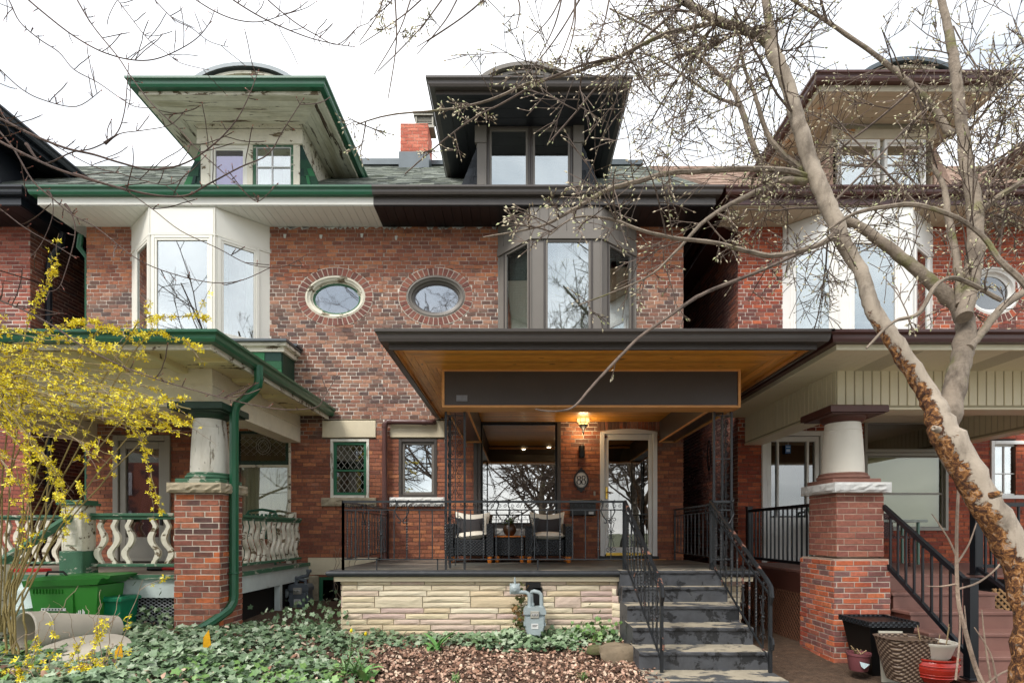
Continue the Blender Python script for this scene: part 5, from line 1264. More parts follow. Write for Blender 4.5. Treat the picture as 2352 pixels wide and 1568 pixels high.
def iron_post(x0, x1, y0, y1, sx):
    """corner post: three uprights with scroll panels on two sides"""
    pts = [(x0, y0), (x1, y0), (sx, y1)]; root = None
    for k, (x, y) in enumerate(pts):
        g = MB(); g.bar((x, y, PF), (x, y, 3.075), .026)
        if root is None: root = g.build('iron_post', m_iron, H2)
        else: g.build('upright', m_iron, root)
    for (a, b), xx in (((Vector((x0, y0, 0)), Vector((x1, y0, 0))), 0), ((Vector((sx, y0, 0)), Vector((sx, y1, 0))), 1)):
        L_ = (b-a).length; F = Fr(a, b-a, (0, 0, 1)); g = MB()
        g.bar(F.p(L_/2, PF+.05, 0), F.p(L_/2, 3.06, 0), .010)
        for z in (PF+.12, 1.97, 2.50, 3.03): g.bar(F.p(0, z, 0), F.p(L_, z, 0), .012)
        for zc in (1.35, 1.70, 2.12, 2.36, 2.63, 2.88):
            for s in (-1, 1):
                for q in (-1, 1):
                    g.tube(spiral(F, L_/2+s*.045, zc+q*.075, .032, 1.25, q*PI/2*-1, 0, q*s, 18), .0042, 4)
                g.tube([F.p(L_/2+s*(.012+.02*abs(1-2*t)), zc-.05+.1*t, 0) for t in [i/5 for i in range(6)]], .0042, 4)
        g.build('scroll_panel', m_iron, root)
iron_post(-.885, -.655, PYR+.05, PYR+.30, -.865); iron_post(2.40, 2.615, PYR+.05, PYR+.30, 2.595)
# the U-shaped bracket scrolls at the foot of the right post
lyre(wall_at(PYR), 2.50, 1.99, 0, m_iron, H2, 1.4)
# ------------------------------------------------------------------ right house porch
RX0, RX1 = 3.77, 7.42
m_step_red = M('brown_red_peeling', '#8f6658', var=.2, rough=.7, bump=.4, patch='#c9c0ac', pth=.6, pscale=5, psoft=.02)
m_brown_cap = M('brown_paint', '#553229', var=.1, rough=.5, bump=.1)
porch_roof(H3, 3.25, 8.0, -3.48, 3.63, m_brown_gut, m_shingle_br, m_beige_vinyl, 3.8, 7.4, rise=.6, side_r=False)
F = down_at(3.52)
m_perf = M('perforated_vinyl', '#cdc6ab', var=.1, scale=60, rough=.6, bump=.6, bscale=90)
yf, xa, xb = -3.47, 3.27, 8.0
q = [(yf, xa), (yf, xb), (BY, RX1), (BY, RX0)]
k = 0; x = xa
while x < xb:
    c_ = clip_poly(clip_poly(q, 0, 1, x+.098), 0, -1, -(x+.002))
    if len(c_) > 2 and area(c_) > 1e-4:
        g = MB(); g.prism(F, c_, 0, .014); g.build('soffit_panel', m_perf if k % 12 in (7, 8, 9) else m_beige_vinyl, H3)
    x += .10; k += 1
planks(F, [(yf, xa), (BY, RX0), (0, RX0), (0, xa)], PI/2, .10, .014, m_beige_vinyl, H3, 'soffit_panel', .005)
g = MB(); g.box(RX0, RX1, BY+.004, BY+.30, 3.075, 3.515); g.box(RX0+.004, RX0+.28, BY+.302, -.01, 3.075, 3.515); g.box(RX1-.28, RX1, BY+.302, -.01, 3.075, 3.515); g.build('porch_beam', m_beige_groove, H3)
def ribs(F, a0, a1, z0, z1):
    x = a0
    while x < a1-.02:
        e = min(a1, x+.104); g = MB(); g.bbox(F, x+.006, e-.006, z0, z1, 0, .010, .004); g.build('siding_board', m_beige_vinyl, H3); x = e
ribs(wall_at(BY+.003), RX0, RX1, 3.10, 3.51)
ribs(Fr((RX0+.003, -.02, 0), (0, -1, 0), (0, 0, 1)), 0, -.02-BY, 3.10, 3.51)
ribs(Fr((RX1-.282, -.02, 0), (0, -1, 0), (0, 0, 1)), 0, -.02-BY-.3, 3.10, 3.51)
for A in ((RX0-.008, RX1, BY-.01, BY+.30), (RX0-.008, RX0+.28, BY+.302, -.01), (RX1-.28, RX1, BY+.302, -.01)):
    g = MB(); g.box(*A, 3.05, 3.073); g.build('beam_trim', m_beige_vinyl, H3)
g = MB(); g.box(RX0+.29, RX1-.29, BY+.31, -.02, 3.42, 3.44); g.build('porch_ceiling', m_beige_vinyl, H3)
pillar(H3, 3.566, 4.20, -2.90, -2.17, .02, 1.29, m_brick_right_low, m_mort_lt, .0612, .20, n=75, right=False)
pillar(H3, 3.63, 4.165, -2.84, -2.26, 1.295, 2.05, m_brick_right_up, m_mort_dk, .0695, .22, n=45, right=False)
g = MB(); g.box(3.57, 4.195, -2.88, -2.2, 1.285, 1.30); g.build('mortar_ledge', m_mort_dk, H3)
capstone(H3, 3.56, 4.20, -2.92, -2.2, 2.052, 2.165, m_white_stone)
column(H3, 3.87, -2.55, 2.167, 3.048, .225, (m_step_red, m_col_right, m_brown_cap), .33)
RD = 1.10
planks(Fr((0, 0, RD-.03), (1, 0, 0), (0, 1, 0)), [(3.72, -2.6), (7.42, -2.6), (7.42, -.02), (3.72, -.02)], 0, .14, .03, m_deck_br, H3, 'deck_board', .006)
g = MB(); g.box(3.70, 3.74, -2.2, -.02, .80, RD-.035); g.build('porch_skirt', m_brown_cap, H3)
m_latt = M('brown_lattice', '#6b4632', var=.3, scale=10, rough=.8, bump=.2)
mesh_screen(Fr((3.71, -.05, 0), (0, -1, 0), (0, 0, 1)), 0, 2.1, .08, .80, .075, .022, m_latt, H3, 'lattice', 1.0, .008)
g = MB(); g.box(3.695, 3.72, -1.15, -1.10, .05, .8); g.build('lattice_post', m_latt, H3)
g = MB(); g.box(3.76, 7.3, -2.4, -.1, .05, .9); g.build('shade_fill', m_under, H3)  # near-black fill in place of the shade below the deck
# steps
stp = bpy.data.objects.new('porch_steps', None); link(stp, H3); WO['porch_steps'] = Vector((0, 0, 0))
for k in range(1, 6):
    y0 = -2.6-.27*k; z = RD-.18*k
    g = MB(); g.bbox(UP, 4.23, 5.42, y0-.02, y0+.27, z-.032, z, .008); g.box(4.25, 5.40, y0+.262, y0+.27, z, z+.148); g.build('step', m_deck_br, stp)
    g = MB(); g.box(4.25, 5.4, y0+.0, y0+.26, .02, z-.034); g.build('step_box', m_brown_cap, stp)
g = MB(); g.box(4.23, 5.42, -2.612, -2.602, RD-.18, RD-.035); g.build('riser', m_deck_br, stp)
mesh_screen(wall_at(-2.75), 5.45, 6.6, .3, .95, .075, .022, M('tan_lattice', '#b08a5e', var=.2, rough=.8), H3, 'lattice', 1.0, .008)
def al_rail(p0, p1, zt0, zt1, zb0, zb1, n, posts=(True, True), name='black_railing', foot0=None, foot1=None):
    A, B = Vector((p0[0], p0[1], 0)), Vector((p1[0], p1[1], 0)); L_ = (B-A).length; F = Fr(A, B-A, (0, 0, 1))
    T = lambda a: zt0+(zt1-zt0)*a/L_; Bt = lambda a: zb0+(zb1-zb0)*a/L_
    g = MB(); g.bar(F.p(0, T(0), 0), F.p(L_, T(L_), 0), .045); root = g.build(name, m_al_black, H3)
    g = MB(); g.bar(F.p(0, Bt(0), 0), F.p(L_, Bt(L_), 0), .04); g.build('rail', m_al_black, root)
    for i in range(1, n):
        a = L_*i/n; g = MB(); g.bar(F.p(a, Bt(a), 0), F.p(a, T(a), 0), .019); g.build('baluster', m_al_black, root)
    for i, f in ((0, foot0), (1, foot1)):
        if posts[i]:
            a = L_*i; g = MB(); g.bbox(Fr(F.p(a, 0, 0), (1, 0, 0), (0, 1, 0)), -.04, .04, -.04, .04, f, (T(a)+.05), .004); g.bbox(Fr(F.p(a, 0, 0), (1, 0, 0), (0, 1, 0)), -.048, .048, -.048, .048, T(a)+.051, T(a)+.07, .006); g.bbox(Fr(F.p(a, 0, 0), (1, 0, 0), (0, 1, 0)), -.06, .06, -.06, .06, f, f+.015, .004); g.build('post', m_al_black, root)
al_rail((4.17, -2.82), (4.27, -3.90), 1.90, 1.10, 1.28, .42, 10, (False, True), foot0=1.1, foot1=.22)
al_rail((5.40, -2.62), (5.44, -3.90), 1.93, 1.10, 1.20, .42, 10, (True, True), foot0=RD, foot1=.2)
al_rail((5.42, -2.55), (7.4, -2.55), 1.93, 1.93, 1.20, 1.20, 18, (False, False))
al_rail((3.78, -.15), (3.78, -2.3), 1.95, 1.95, 1.19, 1.19, 17, (True, False), foot0=RD)
# door, window
x0, x1, z0, z1 = RW
g = MB()
for A in ((x0, x0+.08, RD, z1), (x1-.08, x1, RD, z1), (x0+.08, x1-.08, z1-.08, z1)): g.bbox(WALL, A[0], A[1], A[2], A[3], -.06, .04, .006)
g.build('door_frame', m_white_paint, H3)
g = MB(); a, b = x0+.09, x1-.09
for A in ((a, a+.07, RD+.02, z1-.09), (b-.07, b, RD+.02, z1-.09), (a+.07, b-.07, z1-.17, z1-.09), (a+.07, b-.07, RD+.02, RD+.75), (a+.07, b-.07, 1.98, 2.02)): g.bbox(WALL, A[0], A[1], A[2], A[3], -.05, .01, .006)
g.bbox(WALL, b-.21, b-.17, RD+.75, z1-.17, -.05, .01, .006); g.bbox(WALL, a+.17, a+.20, RD+.75, z1-.17, -.05, .01, .006)
dr = g.build('storm_door', m_white_paint, H3)
g = MB(); g.fbox(WALL, a+.07, b-.07, RD+.75, z1-.17, -.04, -.035); g.build('pane', m_glass_dk, dr)
g = MB(); g.fbox(WALL, a-.01, b+.01, RD, z1-.07, -.15, -.13); g.build('inner_door', M('dark_door', '#2a2624', rough=.5), dr)
g = MB(); g.prism(WALL, [((a+b)/2+.19*math.cos(2*PI*i/28), 2.12+.62*math.sin(2*PI*i/28)) for i in range(28)], -.13, -.12); g.build('oval_light', m_curtain, dr)
g = MB(); xt, zt_ = wx(1809), wz(1030); g.fbox(WALL, xt-.045, xt+.045, zt_-.08, zt_+.06, .012, .016); g.build('hanging_tag', M('blue_tag', '#2b63a0', var=.2, rough=.5), dr)
g = MB(); g.fbox(WALL, xt-.03, xt+.03, zt_-.055, zt_-.01, .0165, .018); g.fbox(WALL, xt-.035, xt+.035, zt_+.02, zt_+.035, .0165, .018); g.build('tag_print', M('pale_blue', '#bcd3ea', var=.1), dr)
g = MB(); g.tube([(xt, -.016, zt_+.06), (xt, -.02, zt_+.2)], .003, 4); g.build('tag_string', m_white, dr)
# string of small lights round the door frame
g = MB()
for k in range(40):
    z = RD+.1+k*.05; g.lathe((x0-.02, -.05, z), [(.002, -.008), (.008, 0), (.002, .008)], 6)
g.build('string_lights', m_white, H3, kind='stuff')
x0, x1, z0, z1 = RB
window(H3, WALL, x0, x1, z0, wz(1040), m_grey_paint, fw=.05, proud=.03, mh=(wz(1133),), back=('blind', m_blind), sash=.02, glass=glassmat('porch_window_glass', (.8, .82, .74), .06), mw=.03)
window(H3, WALL, x0, x1, wz(1039), z1, m_grey_paint, fw=.05, proud=.03, back=None, glass=m_glass_dk, sash=.02)
g = MB(); g.bbox(WALL, x0-.06, x1+.06, z1+.002, z1+.10, -.02, .05, .01); g.build('head_casing', m_beige_vinyl, H3)
window(H3, WALL, wx(2274), wx(2352)+.25, wz(1145), wz(1012), m_white_paint, fw=.06, proud=.03, mh=(wz(1087),), mv=(wx(2310),), back=('blind', m_blind, wz(1085), wz(1020)), sash=.03)
# ------------------------------------------------------------------ furniture on the cedar porch
def wicker(name, c1, c2, sx=160, sz=90):
    m, nt, p, g = newmat(name); pos = g.outputs['Position']; L = nt.links.new
    sp = N(nt, 'ShaderNodeSeparateXYZ'); L(pos, sp.inputs[0])
    a = mth(nt, 'SINE', mth(nt, 'MULTIPLY', mth(nt, 'ADD', sp.outputs[0], sp.outputs[1]), sx)); b = mth(nt, 'SINE', mth(nt, 'MULTIPLY', sp.outputs[2], sz*2))
    f = smooth01(nt, mth(nt, 'MULTIPLY', a, b), -.3, .6); L(mixc(nt, f, lin(c1), lin(c2)), p.inputs['Base Color']); p.inputs['Roughness'].default_value = .45
    bm = N(nt, 'ShaderNodeBump'); bm.inputs['Strength'].default_value = .8; bm.inputs['Distance'].default_value = .01; L(f, bm.inputs['Height']); L(bm.outputs[0], p.inputs['Normal'])
    return m
m_wick = wicker('black_wicker', '#0e1013', '#2b2f35', 120, 70)
m_foot = M('orange_wood_foot', '#c8701c', var=.15, scale=12, rough=.4)
m_cush = M('cream_cushion', '#e3dccc', var=.06, scale=6, rough=.95, bump=.3, bscale=30)
m_pill = M('charcoal_pillow', '#3c393a', var=.12, scale=50, rough=.95, bump=.3, bscale=120)
def pad(F, w_, h, t, mat, name, parent, n=10, corner=.0, sag=0):
    """stuffed cushion in frame F, centred, a=width b=height, c=thickness"""
    g = MB(); V = []; Fc = []
    for side in (1, -1):
        for i in range(n+1):
            for k in range(n+1):
                a, b = -1+2*i/n, -1+2*k/n; e = (1-abs(a)**3.2)*(1-abs(b)**3.2); pin = 1-corner*(1-abs(a)**1.5)*abs(b)**4-0; pin2 = 1-corner*(1-abs(b)**1.5)*abs(a)**4
                V.append(F.p(a*w_/2*pin2, b*h/2*pin-sag*(1-a*a)*(1 if b > 0 else 0)*b, side*t/2*(e**.45)+R.uniform(-.002, .002)))
    o = (n+1)**2
    for i in range(n):
        for k in range(n):
            q = (i*(n+1)+k, (i+1)*(n+1)+k, (i+1)*(n+1)+k+1, i*(n+1)+k+1); Fc.append(q); Fc.append(tuple(x+o for x in q[::-1]))
    g.add(V, Fc); return g.build(name, mat, parent, smooth=True)
def armchair(cx, cy, label, tilt):
    t = thing('wicker_armchair', label, 'armchair', (cx, cy, PF), 'wicker armchairs on the cedar porch')
    z = PF; g = MB(); w_ = .71
    g.bbox(Fr((cx, 0, z), (1, 0, 0), (0, 0, 1)), -w_/2+.11, w_/2-.11, .10, .35, -cy-.20, -cy+.29, .02); g.build('seat_base', m_wick, t)
    for s in (-1, 1):
        g = MB(); xo = cx+s*(w_/2-.055); P = [(-.36, .10), (.34, .10), (.34, .55), (.28, .585), (-.30, .60), (-.36, .58)]
        F = Fr((xo, cy, z), (0, -1, 0), (0, 0, 1)); g.prism(F, [(a, b) for a, b in P], -.052, .052); g.build('arm', m_wick, t)
    g = MB(); g.prism(Fr((cx, cy, z), (0, -1, 0), (0, 0, 1)), [(-.37, .12), (-.27, .12), (-.30, .66), (-.40, .66)], -w_/2+.11, w_/2-.11); g.build('backrest', m_wick, t)
    for s in (-1, 1):
        for y in (.30, -.30):
            g = MB(); g.lathe((cx+s*(w_/2-.06), cy-y, z), [(.026, 0), (.034, .03), (.036, .09), (.034, .115)], 12); g.build('foot', m_foot, t)
    pad(Fr((cx, cy-.03, z+.405), (1, 0, tilt*.10), (0, 1, 0)), .50, .54, .13, m_cush, 'seat_cushion', t)
    pad(Fr((cx, cy+.13, z+.585), (1, 0, -.02*tilt), (0, .30, 1)), .56, .42, .15, m_cush, 'back_cushion', t, corner=.10, sag=.03)
    pad(Fr((cx-.04 if tilt else cx+.0, cy+.02, z+.56), (1, 0, -.015*tilt), (0, .30, 1)), .44, .27, .12, m_pill, 'pillow', t, corner=.08, sag=.02)
    return t
armchair(-.72, -.60, 'black wicker armchair with cream cushions at left of the side table', 1)
armchair(.46, -.60, 'black wicker armchair with cream cushions in front of the picture window, nearer the door', 0)
tb = thing('side_table', 'low black wicker side table with orange edge between the two armchairs', 'side table', (-.13, -.58, PF))
g = MB(); g.bbox(WALL, -.36, .10, PF+.10, PF+.385, .35, .80, .012); g.build('table_base', m_wick, tb)
g = MB(); g.bbox(UP, -.38, .12, -.82, -.32, PF+.387, PF+.405, .004); g.build('table_top', m_foot, tb)
for sx in (-1, 1):
    for y in (-.76, -.40):
        g = MB(); g.lathe((-.13+sx*.19, y, PF), [(.026, 0), (.034, .03), (.036, .09), (.034, .10)], 12); g.build('foot', m_foot, tb)
po = thing('plant_pot', 'round bronze pot of white flowers on the wicker side table', 'plant pot', (-.13, -.62, PF+.406))
g = MB(); g.lathe((-.13, -.62, PF+.406), [(.05, 0), (.085, .03), (.105, .08), (.105, .11), (.085, .155), (.075, .175), (.082, .185), (.07, .185), (.06, .165)], 24); g.build('pot', M('bronze_glaze', '#4f3826', var=.25, scale=6, rough=.3, bump=.05), po, smooth=True)
m_leafg = M('leaf_green', ['#5a7a3a', '#4c6a30', '#6c8a46'], var=.2, scale=20, rough=.6, bump=.1)
m_petal_w = M('white_petals', '#dfe0d8', var=.05, rough=.7, bump=0)
def leaf_pts(p, d, up, L_, w_, bend=.3):
    """pointed leaf as a folded strip"""
    d = Vector(d).normalized(); up = Vector(up); s = d.cross(up); s = s.normalized() if s.length > 1e-5 else Vector((1, 0, 0)); up = s.cross(d)
    V = []; 
    for i, (t, ww) in enumerate(((0, .25), (.3, .9), (.65, 1), (1, .05))):
        c = p+d*(L_*t)-up*(bend*L_*t*t); V += [c-s*(w_*ww*.5)+up*w_*.12*ww, c, c+s*(w_*ww*.5)+up*w_*.12*ww]
    F_ = []
    for i in range(3): k = i*3; F_ += [(k, k+1, k+4, k+3), (k+1, k+2, k+5, k+4)]
    return V, F_
g = MB(); fl = MB(); c0 = Vector((-.13, -.62, PF+.58))
for i in range(26):
    a = R.uniform(0, 2*PI); e = R.uniform(.1, 1.1); d = Vector((math.cos(a)*math.cos(e), math.sin(a)*math.cos(e), math.sin(e)))
    g.add(*leaf_pts(c0+d*.02, d, (0, 0, 1), R.uniform(.07, .14), .045))
    if i % 2: 
        q = c0+d*.11
        for k in range(5): b = 2*PI*k/5; fl.add(*leaf_pts(q, (math.cos(b), math.sin(b)*.6-.3, .4), (0, 0, 1), .035, .022, .1))
g.build('leaves', m_leafg, po, kind='stuff'); fl.build('blossoms', m_petal_w, po, kind='stuff')
# plastic chairs
def plastic_chair(x, y, z, rot, mat, label, grp='plastic garden chairs'):
    t = thing('plastic_chair', label, 'chair', (x, y, z), grp); M_ = Matrix.Translation((x, y, z)) @ Matrix.Rotation(rot, 4, 'Z')
    def T(m): m.v = [tuple(M_ @ Vector(v)) for v in m.v]; return m
    g = MB(); g.bbox(UP, -.23, .23, -.24, .2, .40, .425, .008); T(g).build('seat', mat, t)
    for i in range(7):
        xx = -.18+.06*i; g = MB(); g.prism(Fr((xx, .2, 0), (0, 1, 0), (0, 0, 1)), [(0, .43), (.02, .43), (.10, .80), (.085, .80)], -.02, .02); T(g).build('back_slat', mat, t)
    g = MB(); g.tube([(-.24, .2, .42), (-.25, .26, .72), (-.19, .295, .84), (0, .31, .87), (.19, .295, .84), (.25, .26, .72), (.24, .2, .42)], .022, 6); T(g).build('back_frame', mat, t)
    for s in (-1, 1):
        g = MB(); g.tube([(s*.25, .25, .66), (s*.29, .1, .665), (s*.29, -.18, .64), (s*.275, -.26, .58), (s*.26, -.25, .42)], .024, 6); T(g).build('armrest', mat, t)
        for yy, ys in ((-.22, -.27), (.2, .30)):
            g = MB(); g.tube([(s*.24, yy, .42), (s*.27, ys, 0)], [.026, .018], 5); T(g).build('leg', mat, t)
    return t
m_plg = M('sage_plastic', '#6f9686', var=.05, rough=.4, bump=0); m_plg2 = M('green_plastic', '#2a5a44', var=.05, rough=.4, bump=0)
plastic_chair(4.62, -1.1, RD, .9, m_plg, 'sage green plastic chair just right of the brick pillar, turned sideways')
plastic_chair(4.98, -.75, RD, -.4, m_plg, 'sage green plastic armchair with curved arms, behind the black stair railing')
plastic_chair(-4.05, -.55, DZ, .3, m_plg2, 'dark green plastic chair behind the white balusters and green downspout')
wc = thing('wicker_chair', 'brown wicker chair with a low back beside the plastic table', 'chair', (5.55, -.8, RD))
m_brw = wicker('brown_wicker', '#3a201b', '#6d3f38', 130, 80)
g = MB(); n = 12; V = []; Fc = []
for i in range(n+1):
    t_ = -.25+.5*i/n; V += [(5.55+t_, -.62-.25*t_*t_*4*.4, RD+.45), (5.55+t_*1.05, -.58-.1*t_*t_*4, RD+.80-.06*(t_*4)**2*.25), (5.55+t_*1.05, -.56-.1*t_*t_*4, RD+.80-.06*(t_*4)**2*.25), (5.55+t_, -.60-.1*t_*t_*4, RD+.45)]
for i in range(n): k = i*4; Fc += [(k, k+4, k+5, k+1), (k+1, k+5, k+6, k+2), (k+2, k+6, k+7, k+3)]
g.add(V, Fc); g.build('backrest', m_brw, wc)
g = MB(); g.bbox(UP, 5.3, 5.8, -1.05, -.6, RD+.41, RD+.45, .01); g.build('seat', m_brw, wc)
for sx in (5.33, 5.77):
    for y in (-1.02, -.63):
        g = MB(); g.tube([(sx, y, RD+.41), (sx, y-.01, RD)], .014, 5); g.build('leg', m_brw, wc)
    g = MB(); g.tube([(sx, -.62, RD+.72), (sx, -.9, RD+.66), (sx, -1.03, RD+.58), (sx, -1.02, RD+.41)], .014, 5); g.build('armrest', m_brw, wc)
tt = thing('plastic_table', 'pale plastic table top on green legs on the right porch', 'table', (5.25, -.35, RD))
g = MB(); g.bbox(UP, 4.85, 6.35, -.62, -.12, RD+.66, RD+.70, .01); g.build('table_top', M('pale_plastic', '#a9b3aa', var=.1, rough=.5), tt)
for sx in (4.95, 6.25):
    for y in (-.55, -.2):
        g = MB(); g.tube([(sx, y, RD+.66), (sx, y, RD)], .025, 6); g.build('leg', m_plg, tt)
# wind chime
wxm, wym = wx(603)*.96, -.35
ch = thing('wind_chime', 'silver wind chime topped by a small house, before the leaded window', 'wind chime', (wxm, wym, 2.6))
s_ = (9+wym)/1242; zt_ = EYE+(1222-870)*s_
cx = (603-1190)*s_
g = MB(); g.tube([(cx, wym, zt_+.15), (cx, wym, 3.4)], .003, 4); g.lathe((cx, wym, zt_), [(.055, .0), (.06, .02), (.045, .03), (.04, .07), (.06, .08), (.005, .14)], 10); g.build('house_top', M('chime_house', ['#8a5a44', '#5f7a66'], rough=.6), ch)
for k in range(5):
    a = 2*PI*k/5; g = MB(); L_ = .28+.05*k; g.tube([(cx+.035*math.cos(a), wym+.035*math.sin(a), zt_-.04), (cx+.035*math.cos(a), wym+.035*math.sin(a), zt_-.04-L_)], .010, 8); g.build('tube', M('silver_tube', '#c4c6c8', var=.05, rough=.2, metal=.9, bump=0) if k == 0 else bpy.data.materials['silver_tube'], ch)
g = MB(); g.lathe((cx, wym, zt_-.2), [(.03, 0), (.03, .01)], 10); g.build('striker', m_plg2, ch)
# red tool lying on the green porch, doormat shadows aside
rt = thing('snow_shovel', 'red handled tool lying on the weathered porch boards behind the balusters', 'shovel', (-4.1, -2.1, DZ))
g = MB(); g.tube([(-4.62, -2.0, DZ+.03), (-3.95, -2.05, DZ+.03)], .02, 8); g.build('handle', M('red_plastic', '#c02022', var=.05, rough=.3, bump=0), rt)
g = MB(); g.tube([(-4.80, -1.99, DZ+.03), (-4.60, -2.0, DZ+.03)], .026, 8); g.build('grip', m_black, rt)
rt2 = thing('red_scoop', 'small red plastic scoop on the porch boards at the left frame edge', 'scoop', (-6.2, -2.0, DZ))
g = MB(); g.prism(UP, [(-6.9, -2.2), (-6.05, -2.2), (-5.95, -2.1), (-6.1, -2.0), (-6.9, -2.0)], DZ+.004, DZ+.04); g.build('blade', bpy.data.materials['red_plastic'], rt2)
# ------------------------------------------------------------------ gas meters
m_meter = M('meter_grey', '#9aa6a8', var=.1, scale=5, rough=.45, bump=.1, patch='#7b7468', pth=.68, pscale=8, psoft=.02)
m_meter2 = M('meter_dark', '#5e666d', var=.15, rough=.45, bump=.1)
def meter(c, s, mat, label, pipes):
    x, y, z = c; t = thing('gas_meter', label, 'gas meter', (x, y, z-.17*s))
    F = Fr((x, y, z), (1, 0, 0), (0, 0, 1))
    P = [(-.115, .10), (-.12, -.02), (-.10, -.10), (-.06, -.165), (.06, -.165), (.10, -.10), (.12, -.02), (.115, .10)]
    g = MB(); g.prism(F, [(a*s, b*s) for a, b in P], 0, .15*s); g.prism(F, [(a*.86*s, b*.8*s-.01) for a, b in P], .15*s, .19*s)
    g.build('body', mat, t)
    g = MB(); g.prism(F, [(a*s, b*s) for a, b in [(-.13, .10), (-.13, .14), (-.11, .18), (.11, .18), (.13, .14), (.13, .10)]], -.01, .17*s); g.fbox(F, -.128*s, .128*s, -.03*s, -.005*s, -.005, .165*s); g.build('top_casting', mat, t)
    g = MB(); g.bbox(F, -.05*s, .05*s, .06*s, .14*s, .17*s, .20*s, .006); g.build('dial_window', m_grey_paint, t)
    g = MB(); g.fbox(F, -.035*s, .035*s, .09*s, .115*s, .20*s, .203*s); g.fbox(F, -.04*s, .04*s, -.06*s, -.0*s, .191*s, .195*s); g.build('label_plate', m_white, t)
    g = MB()
    for j in range(4): g.fbox(F, (-.03+.017*j)*s, (-.02+.017*j)*s, .093*s, .111*s, .203*s, .205*s)
    g.fbox(F, -.03*s, .03*s, -.02*s, -.015*s, .195*s, .197*s); g.fbox(F, -.03*s, .02*s, -.035*s, -.03*s, .195*s, .197*s); g.build('print', m_black, t)
    for P_ in pipes:
        g = MB(); g.tube([(x+a*s, y-b*s, z+cc*s) for a, b, cc in P_], .023*s, 10)
        for i in (0, len(P_)-1): a, b, cc = P_[i]; g.lathe((x+a*s, y-b*s, z+cc*s-.02*s), [(.03*s, 0), (.034*s, .01), (.034*s, .03*s), (.03*s, .04*s)], 8)
        g.build('pipe', mat, t, smooth=True)
    return t
mp_ = pt(1228, 1430, -2.72)
mt = meter((mp_.x, -2.62, EYE-(1425-1222)/194.7), 1.0, m_meter, 'pale grey gas meter with bent pipes on the stone porch wall, ivy behind it',
      [[(-.06, .08, .17), (-.06, .08, .30), (-.075, .08, .33), (-.10, .08, .345), (-.19, .08, .35), (-.21, .08, .36), (-.215, .08, .40)],
       [(.08, .08, .17), (.08, .08, .28), (.075, .08, .32), (.05, .08, .345), (-.01, .08, .36), (-.03, .07, .35), (-.035, .05, .33), (-.035, .05, .20)]])
g = MB(); c_ = Vector((mp_.x-.23, -2.70, EYE-(1350-1222)/194.7)); g.lathe(c_, [(.05, -.03), (.062, -.02), (.062, .02), (.05, .03), (.02, .05)], 16, axis=(0, -1, .0)); g.bbox(Fr(c_, (1, 0, 0), (0, 0, 1)), -.06, .06, -.06, .06, -.06, .02, .01)
g.lathe(c_+Vector((0, 0, .05)), [(.015, 0), (.012, .06), (.004, .09)], 8); g.build('regulator', m_meter, mt)
g = MB(); g.box(mp_.x-.10, mp_.x+.08, -2.50, -2.45, EYE-.70, EYE-.60+.0); g.bbox(wall_at(-2.47), mp_.x-.02, mp_.x+.10, EYE-.92, EYE-.66, -.03, .03, .006); g.build('back_plate', m_black, mt)
m2 = pt(694, 1372, -.5)
meter((m2.x, -.45, m2.z), 1.25, m_meter2, 'dark grey gas meter low in the ivy beside the green porch', [[(-.06, .08, .17), (-.06, .08, .24), (.02, .08, .27), (.08, .08, .28), (.10, .08, .34)], [(.06, .08, .17), (.06, .08, .22), (-.05, .08, .25), (-.16, .08, .26), (-.19, .08, .22), (-.19, .08, -.2)]])
g = MB(); g.lathe((m2.x-.24, -.60, m2.z+.08), [(.05, -.03), (.08, -.01), (.08, .02), (.05, .04)], 16, axis=(0, -1, 0)); g.build('regulator', m_meter, bpy.data.objects['gas_meter.001'])
# ------------------------------------------------------------------ bins, tube, lid, flags
m_bin = M('bin_green', '#2f7a2a', var=.06, scale=3, rough=.4, bump=.05); m_bin_d = M('bin_green_lid', '#2a6e28', var=.06, scale=3, rough=.4, bump=.05)
m_bin2 = M('bin_teal', '#0f7350', var=.06, scale=3, rough=.4, bump=.05)
def frust(g, x0, x1, y0, y1, z0, X0, X1, Y0, Y1, z1):
    return g.add([(x0, y0, z0), (x1, y0, z0), (x1, y1, z0), (x0, y1, z0), (X0, Y0, z1), (X1, Y0, z1), (X1, Y1, z1), (X0, Y1, z1)], [(3, 2, 1, 0), (4, 5, 6, 7), (0, 1, 5, 4), (1, 2, 6, 5), (2, 3, 7, 6), (3, 0, 4, 7)])
bn = thing('wheelie_bin', 'large bright green wheelie bin with white city logo and slanted lid', 'bin', (-4.98, -2.9, .3))
# body seen from its side: x to the right, front of the lid rises to the left
bx0, bx1, by0, by1 = -5.38, -4.60, -3.08, -2.68
g = MB(); frust(g, bx0+.12, bx1-.08, by0+.04, by1-.04, .28, bx0+.02, bx1, by0, by1, 1.02); 
b_ = g.build('body', m_bin, bn)
g = MB(); zl_, zr_ = 1.05, 1.12
g.add([(bx0-.02, by0-.02, 1.00), (bx1+.0, by0-.02, 1.03), (bx1+.0, by1+.02, 1.03), (bx0-.02, by1+.02, 1.00), (bx0-.03, by0-.03, 1.07), (bx1+.06, by0-.03, 1.10), (bx1+.06, by1+.03, 1.10), (bx0-.03, by1+.03, 1.07)], [(3, 2, 1, 0), (0, 1, 5, 4), (1, 2, 6, 5), (2, 3, 7, 6), (3, 0, 4, 7), (4, 5, 6, 7)])
g.prism(wall_at(by0+.02), [(bx0-.03, 1.072), (bx1+.10, 1.09), (bx1+.13, 1.125), (bx1+.02, 1.135), (bx0+.2, 1.12), (bx0, 1.09)], -.42, 0); g.build('lid', m_bin_d, bn)
